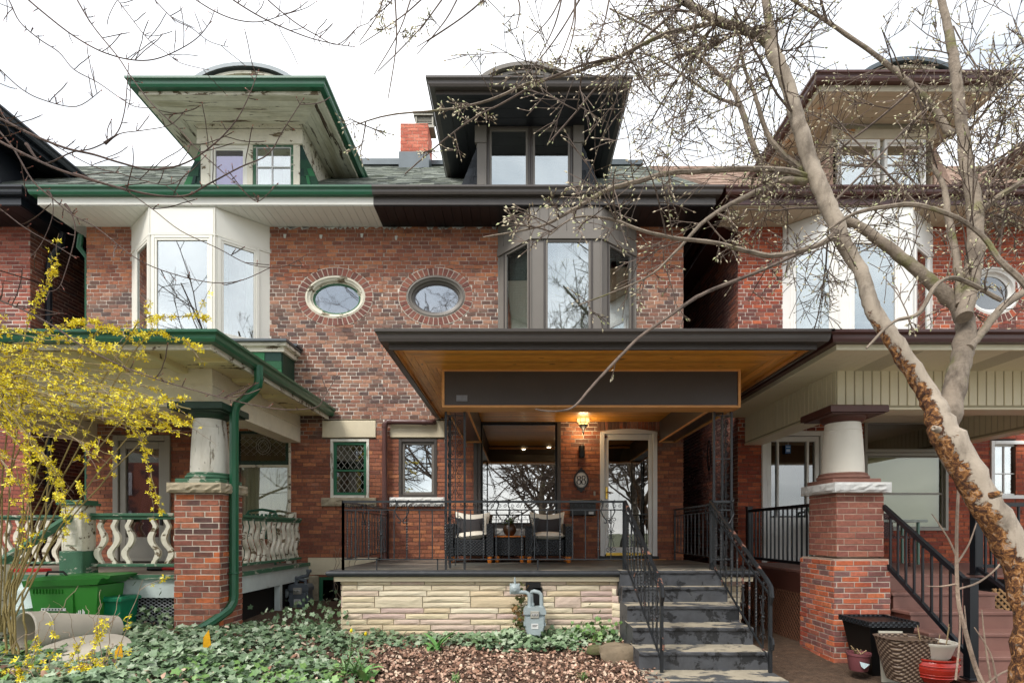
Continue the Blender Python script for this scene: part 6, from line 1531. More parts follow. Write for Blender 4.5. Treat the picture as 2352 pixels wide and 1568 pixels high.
g = MB(); g.tube([(bx0+.17, by0+.05, 1.12), (bx0+.19, by0+.05, 1.165), (bx0+.36, by0+.05, 1.165), (bx0+.40, by0+.05, 1.12)], .012, 6); g.build('handle', m_black, bn)
g = MB(); g.bbox(wall_at(by0-.002), bx0+.10, bx0+.33, .50, .66, -.04, .012, .02); g.build('side_grip', M('bin_green_deep', '#1d5a1c', var=.05), bn)  # grip in a deeper green than the body
g = MB()
for k in range(10): g.fbox(wall_at(by0+.0), bx0+.07+.035*k, bx0+.075+.035*k, .93, .98, -.02, .01)
g.fbox(wall_at(by0+.003), bx0+.50, bx0+.51, .72, .95, -.02, .012); g.build('rib', m_bin, bn)
# white marks: serial strip and the city hall emblem
Fb = Fr((bx0+.40, by0+.012, .77), (1, 0, 0), (0, .045, 1))
g = MB(); g.fbox(Fb, .0, .0+.16, -.0, .045, .0, .003)
g2 = MB(); g2.fbox(Fb, .05-.30, .05-.03, -.03, .0, 0, .003); g2.build('serial_strip', m_white, bn)
g3 = MB()
for k in range(7): g3.fbox(Fb, -.235+.034*k, -.217+.034*k, -.024, -.006, .003, .005)
g3.build('serial_digits', M('grey_print', '#4c5a50', var=0), bn)
g = MB(); Fm = Fr((bx0+.52, by0+.008, .58), (1, 0, 0), (0, .045, 1))
g.fbox(Fm, -.0, .11, 0, .035, 0, .004); g.fbox(Fm, .01, .10, .045, .055, 0, .004)
for (a, h0, h1) in ((.015, .06, .13), (.032, .06, .155), (.05, .06, .16), (.078, .06, .17), (.093, .06, .15)): g.prism(Fm, [(a, h0), (a+.013, h0), (a+.013, h1), (a+.002, h1+.012)], 0, .004)
g.build('city_emblem', m_white, bn)
b2 = thing('organics_bin', 'small teal green cart with closed lid behind the beige tube', 'bin', (-4.55, -2.9, .3))
g = MB(); frust(g, -4.76, -4.48, -2.92, -2.70, .28, -4.80, -4.44, -2.96, -2.68, .83); g.build('body', m_bin2, b2)
g = MB(); g.bbox(UP, -4.82, -4.41, -2.99, -2.67, .832, .88, .02); g.prism(wall_at(-2.985), [(-4.82, .80), (-4.74, .62), (-4.70, .62), (-4.64, .86), (-4.80, .88)], -.05, .03); g.build('lid', m_bin2, b2)
g = MB(); g.tube([(-4.80, -2.97, .86), (-4.80, -2.97, .93), (-4.64, -2.97, .93), (-4.62, -2.97, .88)], .014, 6); g.build('handle', m_bin2, b2)
m_beige_pl = M('beige_plastic', '#c2baab', var=.1, scale=3, rough=.55, bump=.1, dirt='#7a6d58', dth=.6, dscale=3)
tp = thing('plastic_planter', 'beige plastic urn planter lying on its side in the ivy, mouth to the left', 'planter', (-4.4, -3.7, .25))
c0 = pt(52, 1452, -3.98); c1 = pt(262, 1444, -3.22); ax = (c1-c0); L_ = ax.length
g = MB(); pr = [(.182, 0), (.195, .01), (.195, .14), (.182, .15), (.178, .3), (.165, L_*.6), (.145, L_*.93), (.145, L_), (.12, L_+.02)]
g.lathe(c0, pr+[(.0, L_+.02)], 40, axis=ax, cap=False); g.lathe(c0, [(.182, 0), (.170, .012), (.16, .3), (.13, .6), (.0, .62)], 40, axis=ax, cap=False); g.build('urn', m_beige_pl, tp, smooth=True)
g = MB(); g.lathe(c0, [(.197, .130), (.203, .138), (.197, .146)], 40, axis=ax, cap=False); g.build('rim_band', m_beige_pl, tp, smooth=True)
ld = thing('planter_saucer', 'flat beige plastic saucer lying among ivy and yellow blossoms', 'saucer', tuple(pt(185, 1500, -3.85)))
q = pt(175, 1500, -4.15); g = MB(); g.lathe((q.x, q.y, gz(q.x, q.y)+.06), [(.40, 0), (.41, .012), (.38, .022), (.20, .03), (.16, .05), (.14, .052), (.0, .052)], 36, axis=(.04, -.30, 1), cap=False); g.build('disc', m_beige_pl, ld, smooth=True)
m_flag = M('yellow_flag', '#e0a50c', var=.1, scale=20, rough=.6, bump=.2)
for i, (px, py, Y, lab) in enumerate(((473, 1467, -3.9, 'small yellow marker flag in the ivy below the brick pillar and downspout'), (271, 1499, -4.3, 'small yellow marker flag at the lower left near the beige base disc'))):
    q = pt(px, py, Y); t = thing('marker_flag', lab, 'flag', (q.x+.04, Y, q.z-.25), 'yellow marker flags')
    g = MB(); g.tube([(q.x+.02, Y, q.z+.05), (q.x+.045, Y, q.z-.12), (q.x+.05, Y, q.z-.3)], .003, 5); g.build('wire', m_white, t)
    g = MB(); n = 6; V = []; 
    for a in range(n+1):
        tt_ = a/n
        for b in range(3): V.append((q.x+.015-.055*tt_+.02*b*tt_*0+.02, Y-.02*math.sin(tt_*4+b), q.z+.08-.10*tt_-(.02+.05*(1-tt_))*b*.5-.0))
    V = [(q.x+.03+dx, Y-.03*abs(dx)*8, q.z+dz) for dx, dz in ((-.0, .09), (-.045, .02), (-.05, -.10), (-.02, -.09), (.025, -.05), (.015, .0))]
    g.add(V+[(x, y-.006, z) for x, y, z in V], [(0, 1, 2, 3, 4, 5), (11, 10, 9, 8, 7, 6)]+[(k, k+6, (k+1) % 6+6, (k+1) % 6) for k in range(6)]); g.build('flag', m_flag, t)
# ------------------------------------------------------------------ rocks, pots
def rock(px, py, Y, sx, sy, sz, label, mat, seed):
    q = pt(px, py, Y); r2 = random.Random(seed); bm_ = MB(); n, m_ = 14, 9; V = []; Fc = []
    ph = [r2.uniform(0, 6) for _ in range(6)]
    for k in range(m_+1):
        for i in range(n):
            a = 2*PI*i/n; e = -PI/2+PI*k/m_; rr = 1+.13*math.sin(2*a+ph[0])+.1*math.sin(3*a+ph[1]+2*e)+.06*math.sin(5*a+ph[2]+3*e)+r2.uniform(-.03, .03)
            z = math.sin(e); z = max(-.6, min(.62+.08*math.sin(a*2+ph[3]), z)); V.append((q.x+sx*rr*math.cos(a)*math.cos(e)**.7 if math.cos(e) > 0 else q.x, q.y+sy*rr*math.sin(a)*(max(0, math.cos(e))**.7), q.z+sz*z))
    for k in range(m_):
        for i in range(n): Fc.append((k*n+i, k*n+(i+1) % n, (k+1)*n+(i+1) % n, (k+1)*n+i))
    bm_.add(V, Fc); tag(bm_.build('rock', mat, smooth=True), label, 'rock')
m_rock = M('sandstone_rock', '#877863', var=.3, scale=8, rough=.95, bump=.8, bscale=20, dirt='#5a5040', dth=.5, dscale=4)
m_rock2 = M('mossy_rock', '#6b6547', var=.35, scale=10, rough=.95, bump=.8, bscale=20, dirt='#4d5a30', dth=.45, dscale=5)
rock(1425, 1500, -3.35, .20, .16, .15, 'flat tan sandstone rock beside the concrete steps', m_rock, 3)
rock(1372, 1492, -3.3, .10, .08, .07, 'small mossy rock left of the flat tan rock', m_rock2, 8)
g = MB(); g.box(.98, 1.30, -4.35, -4.1, .03, .12); tag(g.build('paver', m_pave), 'pale concrete paver at the foot of the steps, bottom edge', 'paver')
m_pot_red = M('red_glaze', '#a02a1e', var=.15, scale=10, rough=.25, bump=.1); m_pot_pur = M('mauve_plastic', '#744448', var=.1, rough=.4, bump=.05)
def potted(name, label, px, py, Y, prof, mat, seg=28, soil=True):
    q = pt(px, py, Y); t = thing(name, label, 'plant pot', tuple(q)); g = MB(); g.lathe(q, prof, seg, cap=False); g.build('pot', mat, t, smooth=True)
    if soil: r_, h = prof[-1]; s = MB(); s.lathe(q+Vector((0, 0, h-.01)), [(.001, .0), (r_, 0)], 16, cap=False); s.build('soil', m_soil, t)
    return t, q
t, q = potted('plant_pot', 'small mauve plastic pot with blue sticker at the foot of the brick pillar', 1972, 1538, -3.55, [(.08, 0), (.085, .01), (.105, .15), (.112, .155), (.112, .18), (.10, .18), (.095, .15)], m_pot_pur)
g = MB(); Fp = Fr((q.x-.05, q.y-.095, q.z+.06), (.9, -.35, 0), (-.05, -.1, 1)); g.prism(Fp, [(0, .05), (.085, .03), (.04, -.02), (.015, 0)], .0, .004); g.build('sticker', M('blue_sticker', ['#3d8fb8', '#cfe4ea'], var=.3, scale=30), t)
g = MB()
for k in range(8): a = R.uniform(0, 6); g.tube([q+Vector((.03*math.cos(a), .03*math.sin(a), .16)), q+Vector((.07*math.cos(a+1), .07*math.sin(a+1), R.uniform(.2, .25)))], .005, 4)
g.build('dry_stems', M('dry_stem', '#a08a66', rough=.9), t, kind='stuff')
sq = thing('square_planter', 'tall black square planter with woven rim against the brick pillar', 'planter', (3.62, -3.35, .1))
A = pt(2040, 1544, -3.3); sx0, sx1 = 3.71, 4.18
g = MB(); frust(g, 3.66, 3.92, -3.42, -3.14, .06, 3.55, 4.02, -3.54, -3.06, .68); g.build('body', m_black, sq)
g = MB()
for (a, b, c, d) in ((3.53, 4.04, -3.56, -3.53), (3.53, 4.04, -3.07, -3.04), (3.53, 3.56, -3.53, -3.07), (4.01, 4.04, -3.53, -3.07)): g.box(a, b, c, d, .645, .70)
g.build('rim', m_wick, sq)
g = MB(); g.box(3.57, 4.0, -3.52, -3.08, .60, .662); g.build('soil', m_soil, sq)
bd = thing('white_board', 'grimy white board leaning between the black planter and the wicker basket', 'board', (4.05, -3.75, .1))
g = MB(); g.fbox(Fr((3.60, -3.64, .12), (1, -.10, 0), (0, .10, 1)), 0, .22, 0, .50, 0, .02); g.build('panel', M('grimy_white', '#bdb8a8', var=.1, rough=.8, dirt='#6a5a44', dth=.55, dscale=3), bd)
wk = thing('wicker_planter', 'brown wicker tub full of soil in front of the black planter', 'planter', (4.1, -3.95, .05))
m_wk = wicker('brown_grey_wicker', '#3f2f26', '#8a7765', 110, 75)
q = pt(2078, 1560, -3.95)
g = MB(); g.bbox(Fr((0, 0, 0), (1, 0, 0), (0, 1, 0)), 0, .001, 0, .001, 0, .001, .0001)
g = MB(); n = 40; V = []; Fc = []; prof = [(.13, .11, 0), (.165, .13, .12), (.195, .155, .25), (.215, .175, .37), (.23, .19, .40), (.20, .16, .40), (.195, .155, .37)]
for (a, b, h) in prof:
    for i in range(n):
        t_ = 2*PI*i/n; cs, sn = math.cos(t_), math.sin(t_); rr = (abs(cs)**4+abs(sn)**4)**-.25; V.append((q.x+a*rr*cs, q.y+b*rr*sn, q.z+h))
for k in range(len(prof)-1):
    for i in range(n): Fc.append((k*n+i, k*n+(i+1) % n, (k+1)*n+(i+1) % n, (k+1)*n+i))
g.add(V, Fc+[tuple(range((len(prof)-1)*n, len(prof)*n))]); g.build('basket', m_wk, wk)
g = MB(); g.add([(x, y, q.z+.375) for x, y, z in V[6*n:7*n]], [tuple(range(n))]); g.build('soil', m_soil, wk)
t, q = potted('red_pot', 'glossy red pot under the white bowl beside the brown steps', 2141, 1562, -4.0, [(.12, 0), (.17, .05), (.20, .12), (.205, .17), (.19, .20), (.205, .215), (.205, .225), (.185, .225), (.17, .2)], m_pot_red)
g = MB()
for k in range(5): g.lathe(q+Vector((0, 0, .05+.028*k)), [(.17+.008*k+.004, 0), (.178+.008*k+.003, .006), (.17+.008*k+.006, .012)], 28, cap=False)
g.build('groove', m_pot_red, t, smooth=True)
q = q+Vector((.01, 0, .20)); t = thing('white_bowl', 'white plastic bowl planter stacked in the red pot', 'plant pot', tuple(q))
g = MB(); g.lathe(q, [(.10, 0), (.13, .03), (.165, .13), (.18, .145), (.185, .165), (.17, .165), (.155, .13)], 30, cap=False); g.build('pot', M('cream_plastic', '#d8d4c6', var=.05, rough=.35, bump=0), t, smooth=True)
g = MB(); g.lathe(q+Vector((0, 0, .135)), [(.001, 0), (.16, 0)], 20, cap=False); g.build('soil', m_soil, t)
g = MB()
for k in range(6): a = R.uniform(0, 6); g.tube([q+Vector((.1*math.cos(a), .08*math.sin(a), .12)), q+Vector((.13*math.cos(a), .1*math.sin(a), R.uniform(.2, .34)))], .004, 4)
g.build('dry_stems', bpy.data.materials['dry_stem'], t, kind='stuff')
# ------------------------------------------------------------------ paved path in the passage
pv = MB(); pv.box(2.46, 6.5, -6.4, -2.0, -.1, .02); pv.box(2.46, 3.66, -2.0, 4, -.1, .02)
m_pv_j = M('path_joint', '#2c2620', var=.2, rough=.9); m_pv = M('stamped_paving', ['#5f5347', '#54493f', '#6b5e50', '#4c4238', '#62564c'], var=.4, scale=7, rough=.55, bump=.5, bscale=25, dirt='#2e2823', dth=.5, dscale=3)
pvo = pv.build('path', m_pv_j, kind='structure')
y = -5.0; k = 0
while y < 0.6:
    h = R.choice([.16, .22, .3]); x = 2.47-R.uniform(0, .3)
    while x < (6.2 if y < -2.2 else 3.64):
        w_ = R.choice([.3, .42, .55, .22]); a, b = max(x, 2.47), min(x+w_, 6.2 if y < -2.2 else 3.64); x += w_
        if b-a > .06: 
            zz = .02+gz(3, (y))*0; g = MB(); g.bbox(Fr((0, 0, 0), (1, 0, 0), (0, 1, 0)), a+.006, b-.006, y+.006, y+h-.006, .0, .04+R.uniform(-.004, .004)+.09*min(1, max(0, (y+5.0)/2.5)), .008); g.build('paving_stone', m_pv, pvo)
    y += h
# ------------------------------------------------------------------ vegetation
NR = np.random.RandomState(4)
def barkmat(name, base, dark, patch=None, pth=.58, moss=False, peel=False):
    m, nt, p, g = newmat(name); pos = g.outputs['Position']; L = nt.links.new
    c = ramp(nt, noise(nt, pos, 7, 6, .65, (1, 1, .5), .4), [(.3, lin(dark)), (.52, lin(base)), (.8, tuple(min(1, x*1.25) for x in lin(base)))])
    if moss: c = mixc(nt, mth(nt, 'MULTIPLY', smooth01(nt, noise(nt, pos, 4, 4), .55, .68), .7), c, lin('#6a6b33'))
    h = noise(nt, pos, 30, 5, .65)
    if peel:
        # flaking bark on the outer (left) side of the leaning trunk
        sx = N(nt, 'ShaderNodeSeparateXYZ'); L(g.outputs['Normal'], sx.inputs[0])
        side = mth(nt, 'SUBTRACT', mth(nt, 'MULTIPLY', mth(nt, 'ADD', sx.outputs[0], .5), -.42), .0)
        sz = N(nt, 'ShaderNodeSeparateXYZ'); L(pos, sz.inputs[0]); hz = mth(nt, 'MULTIPLY', smooth01(nt, sz.outputs[2], 2.6, 4.2), -.55); side = mth(nt, 'ADD', side, hz)
        f = smooth01(nt, mth(nt, 'ADD', noise(nt, pos, 9, 6, .7, (1, 1, .8), .6), side), .50, .56)
        fl = ramp(nt, noise(nt, pos, 22, 5, .7, None, .8), [(.34, lin('#2b1b12')), (.46, lin('#5e3a22')), (.54, lin('#9a6a3a')), (.58, lin('#c08a50')), (.63, lin('#b39a86')), (.74, lin('#5a4232'))])
        c = mixc(nt, f, c, fl); h = mth(nt, 'SUBTRACT', mth(nt, 'MULTIPLY', h, .5), mth(nt, 'MULTIPLY', noise(nt, pos, 22, 5, .7, None, .8), mth(nt, 'MULTIPLY', f, 2.5)))
    c = mixc(nt, mth(nt, 'MULTIPLY', smooth01(nt, noise(nt, pos, 5, 6, .7, (1, 1, .4), .5), .58, .70), .55), c, lin('#4a3d2c'))
    L(c, p.inputs['Base Color']); p.inputs['Roughness'].default_value = .85
    b = N(nt, 'ShaderNodeBump'); b.inputs['Strength'].default_value = .7; b.inputs['Distance'].default_value = .02; L(h, b.inputs['Height']); L(b.outputs[0], p.inputs['Normal'])
    return m
m_bark = barkmat('magnolia_bark', '#8a7d6e', '#54493e', moss=True)
m_bark_peel = barkmat('magnolia_bark_flaking', '#a59888', '#6f6457', peel=True)
m_twig = barkmat('twig_bark', '#6d5e53', '#41362f')
m_bud = M('buds', ['#c8bda0', '#cfc6a8', '#b8bc8c', '#b5a68c'], var=.1, rough=.7, bump=0)
m_maple = barkmat('maple_twig', '#5c4a42', '#3a2f2b'); m_mbud = M('red_buds', ['#9c5a4c', '#8a4a40', '#b0705c'], var=.1, rough=.6, bump=0)
def catmull(P, n=4):
    P = [Vector(p) for p in P]; out = []
    for i in range(len(P)-1):
        p0, p1, p2, p3 = P[max(i-1, 0)], P[i], P[i+1], P[min(i+2, len(P)-1)]
        for k in range(n):
            t = k/n; out.append(.5*((2*p1)+(p2-p0)*t+(2*p0-5*p1+4*p2-p3)*t*t+(3*p1-p0-3*p2+p3)*t**3))
    out.append(P[-1]); return out
class Twigs:
    def __init__(s): s.g = MB(); s.b = MB(); s.n = 0
    def bud(s, p, d, r):
        d = d.normalized(); x = d.orthogonal().normalized(); y = d.cross(x); q = [p]+[p+d*r*1.3+(x*math.cos(a)+y*math.sin(a))*r*.62 for a in (0, 2.09, 4.19)]+[p+d*r*2.8]
        s.b.add(q, [(0, 2, 1), (0, 3, 2), (0, 1, 3), (1, 2, 4), (2, 3, 4), (3, 1, 4)])
    def grow(s, p, d, L_, r, depth, droop=0, budr=.010, sub=2, wig=.11, n=7):
        pts = [p]; rad = [r]; st = L_/n; d = d.normalized(); kids = []
        for i in range(n):
            d = (d+Vector((R.uniform(-1, 1), R.uniform(-1, 1)*.8, R.uniform(-1, 1)))*wig+Vector((0, 0, droop))).normalized()
            p = p+d*st; pts.append(p); rad.append(max(.0033, r*(1-.5*(i+1)/n))); kids.append((p, d, rad[-1]))
        s.g.tube(pts, rad, 3 if r < .006 else 4, cap=False); s.n += 1
        s.bud(p, d, budr*1.15)
        for (q, dd, rr) in kids[:-1]:
            if R.random() < .16: s.bud(q, (dd+Vector((R.uniform(-1, 1), R.uniform(-1, 1), R.uniform(-1, 1)))), budr*.8)
        if depth > 0:
            for _ in range(sub):
                q, dd, rr = R.choice(kids[:-1]); v = Vector((R.uniform(-1, 1), R.uniform(-.8, .8), R.uniform(-1, 1))).normalized()*.85
                s.grow(q, dd*.8+v, L_*R.uniform(.3, .6), rr*.75, depth-1, droop, budr, sub, wig, max(4, n-2))
tree = thing('magnolia_tree', 'large leaning bare magnolia with flaking orange bark and budding twigs, right of the steps', 'tree', (4.15, -4.9, 0))
def limb(path, dep, mat, name='limb', parent=tree, n=14, twig=None, dens=0, L0=.62, r0=.006, droop=0, T=None, knob=.06, sub=3, start=0, cap=True, depth=2, budr=.010):
    """path: (px, py, width px); dep: distance from the lens at start and end"""
    m = len(path); P = []; W = []
    for i, (x, y, w_) in enumerate(path):
        d = dep[0]+(dep[1]-dep[0])*i/(m-1); P.append(pt(x, y, d-DC)); x2, y2 = path[min(i+1, m-1)][:2]; x1, y1 = path[max(i-1, 0)][:2]; h_ = math.hypot(x2-x1, y2-y1)+1e-6
        xn, yn = (x-1190)/1242, (1222-y)/1242; cr_ = (xn*(y2-y1)+yn*(x2-x1))/h_; W.append(w_*d/1242/2/math.sqrt(1+cr_*cr_))
    Q = catmull(P, 5); RR = []
    for i in range(len(Q)):
        t = i/5; k = min(int(t), m-2); f = t-k; RR.append((W[k]*(1-f)+W[k+1]*f)*(1+R.uniform(-knob, knob)))
    Q = [q+Vector((R.uniform(-1, 1), R.uniform(-1, 1), R.uniform(-1, 1)))*RR[i]*.12 for i, q in enumerate(Q)]
    g = MB(); g.tube(Q, RR, n if RR[0] > .03 else 6, cap=cap); o = g.build(name, mat, parent, smooth=True)
    if T is not None and dens > 0:
        tot = sum((Q[i+1]-Q[i]).length for i in range(len(Q)-1)); cnt = int(tot*dens)
        for _ in range(cnt):
            i = R.randrange(int(start*len(Q)), len(Q)-1); t = (Q[i+1]-Q[i]).normalized(); v = Vector((R.uniform(-1, 1), R.uniform(-.9, .9), R.uniform(-1, 1)))
            v = (v-t*v.dot(t)*.8).normalized(); T.grow(Q[i], v+t*.55, L0*R.uniform(.4, 1.3), r0*R.uniform(.7, 1.2), depth, droop, budr, sub)
    return o, Q
T = Twigs()
trunk, _ = limb([(2420, 1720, 190), (2395, 1568, 158), (2378, 1450, 108), (2352, 1317, 90), (2294, 1205, 84), (2238, 1110, 80), (2180, 1010, 84), (2150, 945, 62), (2122, 888, 50), (2077, 820, 48), (2032, 753, 44), (2006, 712, 42), (1990, 660, 38), (1972, 613, 36), (1935, 553, 42), (1905, 475, 44), (1879, 418, 44), (1856, 358, 40), (1830, 268, 38), (1804, 182, 37), (1777, 128, 38)], (3.75, 4.7), m_bark_peel, 'trunk', n=26, knob=.035)
limb([(2165, 1000, 56), (2180, 950, 60), (2195, 880, 55), (2212, 810, 52), (2218, 755, 52), (2208, 715, 50), (2175, 680, 42), (2107, 621, 34), (2051, 576, 31), (1987, 527, 26), (1940, 505, 22)], (4.15, 4.65), m_bark, T=T, dens=2.55, n=20, start=.5)
limb([(2212, 730, 40), (2228, 660, 42), (2239, 595, 44), (2241, 501, 42), (2227, 407, 38), (2212, 313, 33), (2197, 201, 30), (2190, 126, 28), (2172, 40, 22), (2150, -60, 18)], (4.25, 5.0), m_bark, T=T, dens=4.59, n=18)
limb([(2205, 700, 24), (2200, 613, 22), (2178, 501, 20), (2168, 430, 16), (2140, 380, 10)], (4.3, 4.9), m_bark, T=T, dens=3.06, start=.4)
limb([(1777, 128, 36), (1760, 96, 32), (1710, 68, 28), (1648, 48, 26), (1570, 4, 22), (1500, -40, 18), (1430, -90, 14)], (4.7, 5.1), m_bark, T=T, dens=4.59, L0=.55, droop=-.04)
limb([(1790, 150, 24), (1772, 80, 22), (1758, 0, 20), (1748, -80, 16)], (4.7, 4.9), m_bark, T=T, dens=4.59)
limb([(1858, 408, 18), (1810, 393, 16), (1732, 388, 15), (1620, 392, 14), (1537, 398, 13), (1470, 415, 12), (1394, 437, 11), (1310, 485, 9), (1240, 520, 6), (1110, 545, 3)], (4.55, 4.0), m_bark, T=T, dens=6.12, L0=.42, droop=-.03)
limb([(1850, 392, 18), (1830, 380, 17), (1792, 347, 15), (1762, 306, 14), (1740, 238, 12), (1729, 205, 11), (1708, 150, 9), (1700, 90, 6), (1690, 20, 4)], (4.6, 5.0), m_bark, T=T, dens=4.59)
limb([(1850, 418, 20), (1800, 413, 17), (1762, 430, 15), (1714, 452, 13), (1668, 475, 11), (1610, 515, 9), (1550, 580, 6), (1480, 640, 4), (1330, 700, 3)], (4.55, 4.2), m_bark, T=T, dens=6.12, L0=.4, droop=-.03)
limb([(1935, 520, 16), (1905, 548, 14), (1864, 568, 13), (1781, 587, 13), (1714, 576, 12), (1639, 557, 11), (1545, 546, 10), (1470, 528, 9), (1400, 503, 7), (1320, 500, 5), (1262, 540, 3.5)], (4.4, 3.7), m_bark, T=T, dens=6.12, L0=.42, droop=-.03)
limb([(1860, 570, 10), (1807, 595, 9), (1732, 628, 9), (1660, 655, 9), (1600, 682, 9), (1546, 720, 8), (1468, 775, 7), (1415, 828, 7), (1366, 880, 6), (1321, 931, 5), (1288, 943, 4), (1250, 943, 3.5), (1230, 939, 3)], (4.3, 3.0), m_twig, T=T, dens=1.275, L0=.16, r0=.0035, n=8, sub=1, depth=1)
limb([(2190, 310, 26), (2175, 298, 24), (2145, 250, 21), (2100, 201, 19), (2070, 175, 17), (2010, 126, 14), (1900, 50, 12), (1820, 0, 10), (1700, -80, 6)], (4.9, 5.3), m_bark, T=T, dens=5.1)
limb([(2225, 800, 22), (2254, 765, 19), (2295, 712, 18), (2352, 670, 16), (2450, 600, 12)], (4.25, 4.5), m_bark, T=T, dens=3.06)
limb([(2420, 740, 22), (2352, 651, 19), (2295, 595, 17), (2257, 542, 15), (2201, 501, 13), (2107, 471, 12), (2032, 475, 10), (1960, 492, 8), (1900, 530, 5)], (3.6, 4.0), m_bark, T=T, dens=4.59)
limb([(2236, 500, 16), (2290, 455, 15), (2352, 415, 13), (2450, 350, 9)], (4.5, 4.3), m_bark, T=T, dens=4.59)
limb([(1762, 420, 16), (1755, 395, 18), (1725, 321, 16), (1702, 250, 16), (1680, 201, 13), (1639, 160, 11), (1594, 126, 10), (1500, 70, 7), (1400, 20, 5)], (5.6, 6.1), m_bark, T=T, dens=5.1)
limb([(1700, 245, 10), (1676, 235, 9), (1639, 220, 8), (1582, 182, 7), (1500, 130, 5), (1430, 120, 3)], (5.7, 6.0), m_bark, T=T, dens=4.59)
limb([(1648, 48, 14), (1622, 57, 12), (1526, 79, 11), (1421, 131, 10), (1380, 145, 9), (1307, 170, 8), (1210, 193, 7), (1135, 227, 7), (1060, 246, 6), (1000, 254, 5), (892, 265, 4), (817, 287, 3)], (4.9, 4.6), m_bark, T=T, dens=3.57, L0=.3)
limb([(1421, 131, 7), (1340, 150, 6), (1240, 190, 6), (1150, 240, 5), (1090, 270, 4), (1010, 330, 4), (930, 400, 3)], (4.8, 4.5), m_twig, T=T, dens=3.57, L0=.2)
limb([(2300, 690, 12), (2200, 640, 12), (2150, 655, 10), (2110, 720, 10), (2050, 740, 7), (1990, 800, 5)], (4.0, 3.9), m_bark, T=T, dens=2.55, L0=.3)
# more branches reaching left above the dark dormer, and to the top right
def bough(px, py, d, tx, ty, td, L_, r_, sub=5):
    a = pt(px, py, d-DC); b = pt(tx, ty, td-DC); T.grow(a, (b-a), L_, r_, 3, 0, .010, sub, .09, 10)
for i in range(27):
    if i < 10: x0, y0 = R.choice([(1710, 68), (1648, 48), (1570, 4), (1762, 60), (1600, 30), (1860, 30)]); x1, y1 = R.uniform(1150, 1600), R.uniform(-60, 420); L_ = R.uniform(1.0, 1.9)
    elif i < 19: x0, y0 = R.choice([(2100, 201), (1900, 50), (1905, 475), (1830, 268), (2051, 576), (2107, 471)]); x1, y1 = R.uniform(1600, 2300), R.uniform(-40, 760); L_ = R.uniform(.8, 1.5)
    else: x0, y0 = R.choice([(2239, 501), (2212, 313), (2197, 201), (2295, 595), (2227, 407), (2190, 60)]); x1, y1 = R.uniform(2280, 2700), R.uniform(-150, 520); L_ = R.uniform(.7, 1.4)
    bough(x0, y0, R.uniform(4.5, 5.2), x1, y1, R.uniform(4.0, 6.2), L_, R.uniform(.008, .015))
# long whips hanging at the top centre
for i in range(16):
    x0 = R.uniform(880, 1500); y0 = -30; x1 = x0+R.uniform(-190, 20); y1 = R.uniform(40, 230)
    d0 = R.uniform(3.8, 5.2); limb([(x0, y0, 4.5), ((x0+x1)/2+12, (y0+y1)/2, 3.5), (x1, y1, 2.2)], (d0, d0), m_twig, 'branch', T=T, dens=2.55, L0=.16, r0=.003)
# burls and pruning stubs
for px, py, w_, Y in ((1700, 1012, 30, -4.85),):
    pass
for (px, py, d, ax, r_) in ((2150, 985, 3.95, (-1, -.6, .1), .022), (2286, 1135, 3.75, (.2, -1, .2), .022)):
    g = MB(); g.lathe(pt(px, py, d-DC), [(r_*1.2, -.03), (r_*1.05, .01), (r_, .03), (r_*.6, .04), (.001, .03)], 12, axis=ax); g.build('burl', m_bark_peel, tree, smooth=True)
T.g.build('twigs', m_twig, tree, kind='stuff'); T.b.build('buds', m_bud, tree, kind='stuff')
print('twigs', T.n)
# ---- the maple whose branches come in from the left
maple = thing('maple_tree', 'bare maple reaching in from the left with thin dark branches and red buds', 'tree', (-7.2, -5.4, 0))
g = MB(); g.tube(catmull([(-7.2, -5.4, 0), (-7.15, -5.35, 1.5), (-7.0, -5.2, 3.2), (-6.9, -5.2, 5.2), (-6.6, -5.3, 7.5), (-6.2, -5.5, 9.5)], 4), [.22-.0075*i for i in range(21)], 14); g.build('trunk', barkmat('maple_bark', '#5f554d', '#3d362f'), maple, smooth=True)
TM = Twigs()
def mp(P, w0, w1, d0, d1=None, dens=7, start=(-6.95, -5.2, 4.6)):
    d1 = d1 or d0; w0 *= .5; w1 *= .62; path = [(x*.5, y*.5, (w0+(w1-w0)*i/(len(P)-1))) for i, (x, y) in enumerate(P)]
    m = len(path); PP = [pt(x, y, d0+(d1-d0)*i/(m-1)-DC) for i, (x, y, _) in enumerate(path)]; far = (Vector(start)-PP[0]).length > 1.2
    Q = [Vector(start)]+([PP[0].lerp(Vector(start), .5), PP[0]+(PP[0]-PP[1]).normalized()*.7] if far else [])+PP; W = [max(w0*1.6, 8)*d0/2484]+([w0*1.3*d0/2484]*2 if far else [])+[w_*(d0+(d1-d0)*i/(m-1))/2484 for i, (_, _, w_) in enumerate(path)]
    C_ = catmull(Q, 5); RR = [W[min(i//5, len(W)-2)]*(1-(i % 5)/5)+W[min(i//5+1, len(W)-1)]*(i % 5)/5 for i in range(len(C_))]
    RR[-1] = W[-1]
    g = MB(); g.tube(C_, RR, 6, cap=False); g.build('branch', m_maple, maple, smooth=True)
    tot = sum((C_[i+1]-C_[i]).length for i in range(6, len(C_)-1))
    for _ in range(int(tot*dens)):
        i = R.randrange(7, len(C_)-1); t = (C_[i+1]-C_[i]).normalized(); v = Vector((R.uniform(-1, 1), R.uniform(-.5, .5), R.uniform(-.3, 1))); v = (v-t*v.dot(t)).normalized()
        if R.random() < .35: TM.grow(C_[i], v+t*.8, R.uniform(.10, .30), .0028, 0, .05, .005, 1, .15, 6)
        else: TM.grow(C_[i], v+t*.3, R.uniform(.02, .05), .0022, 0, 0, .0055, 0, .2, 3)
    TM.bud(C_[-1], C_[-1]-C_[-2], .008)
HI = (-6.6, -5.3, 7.0)
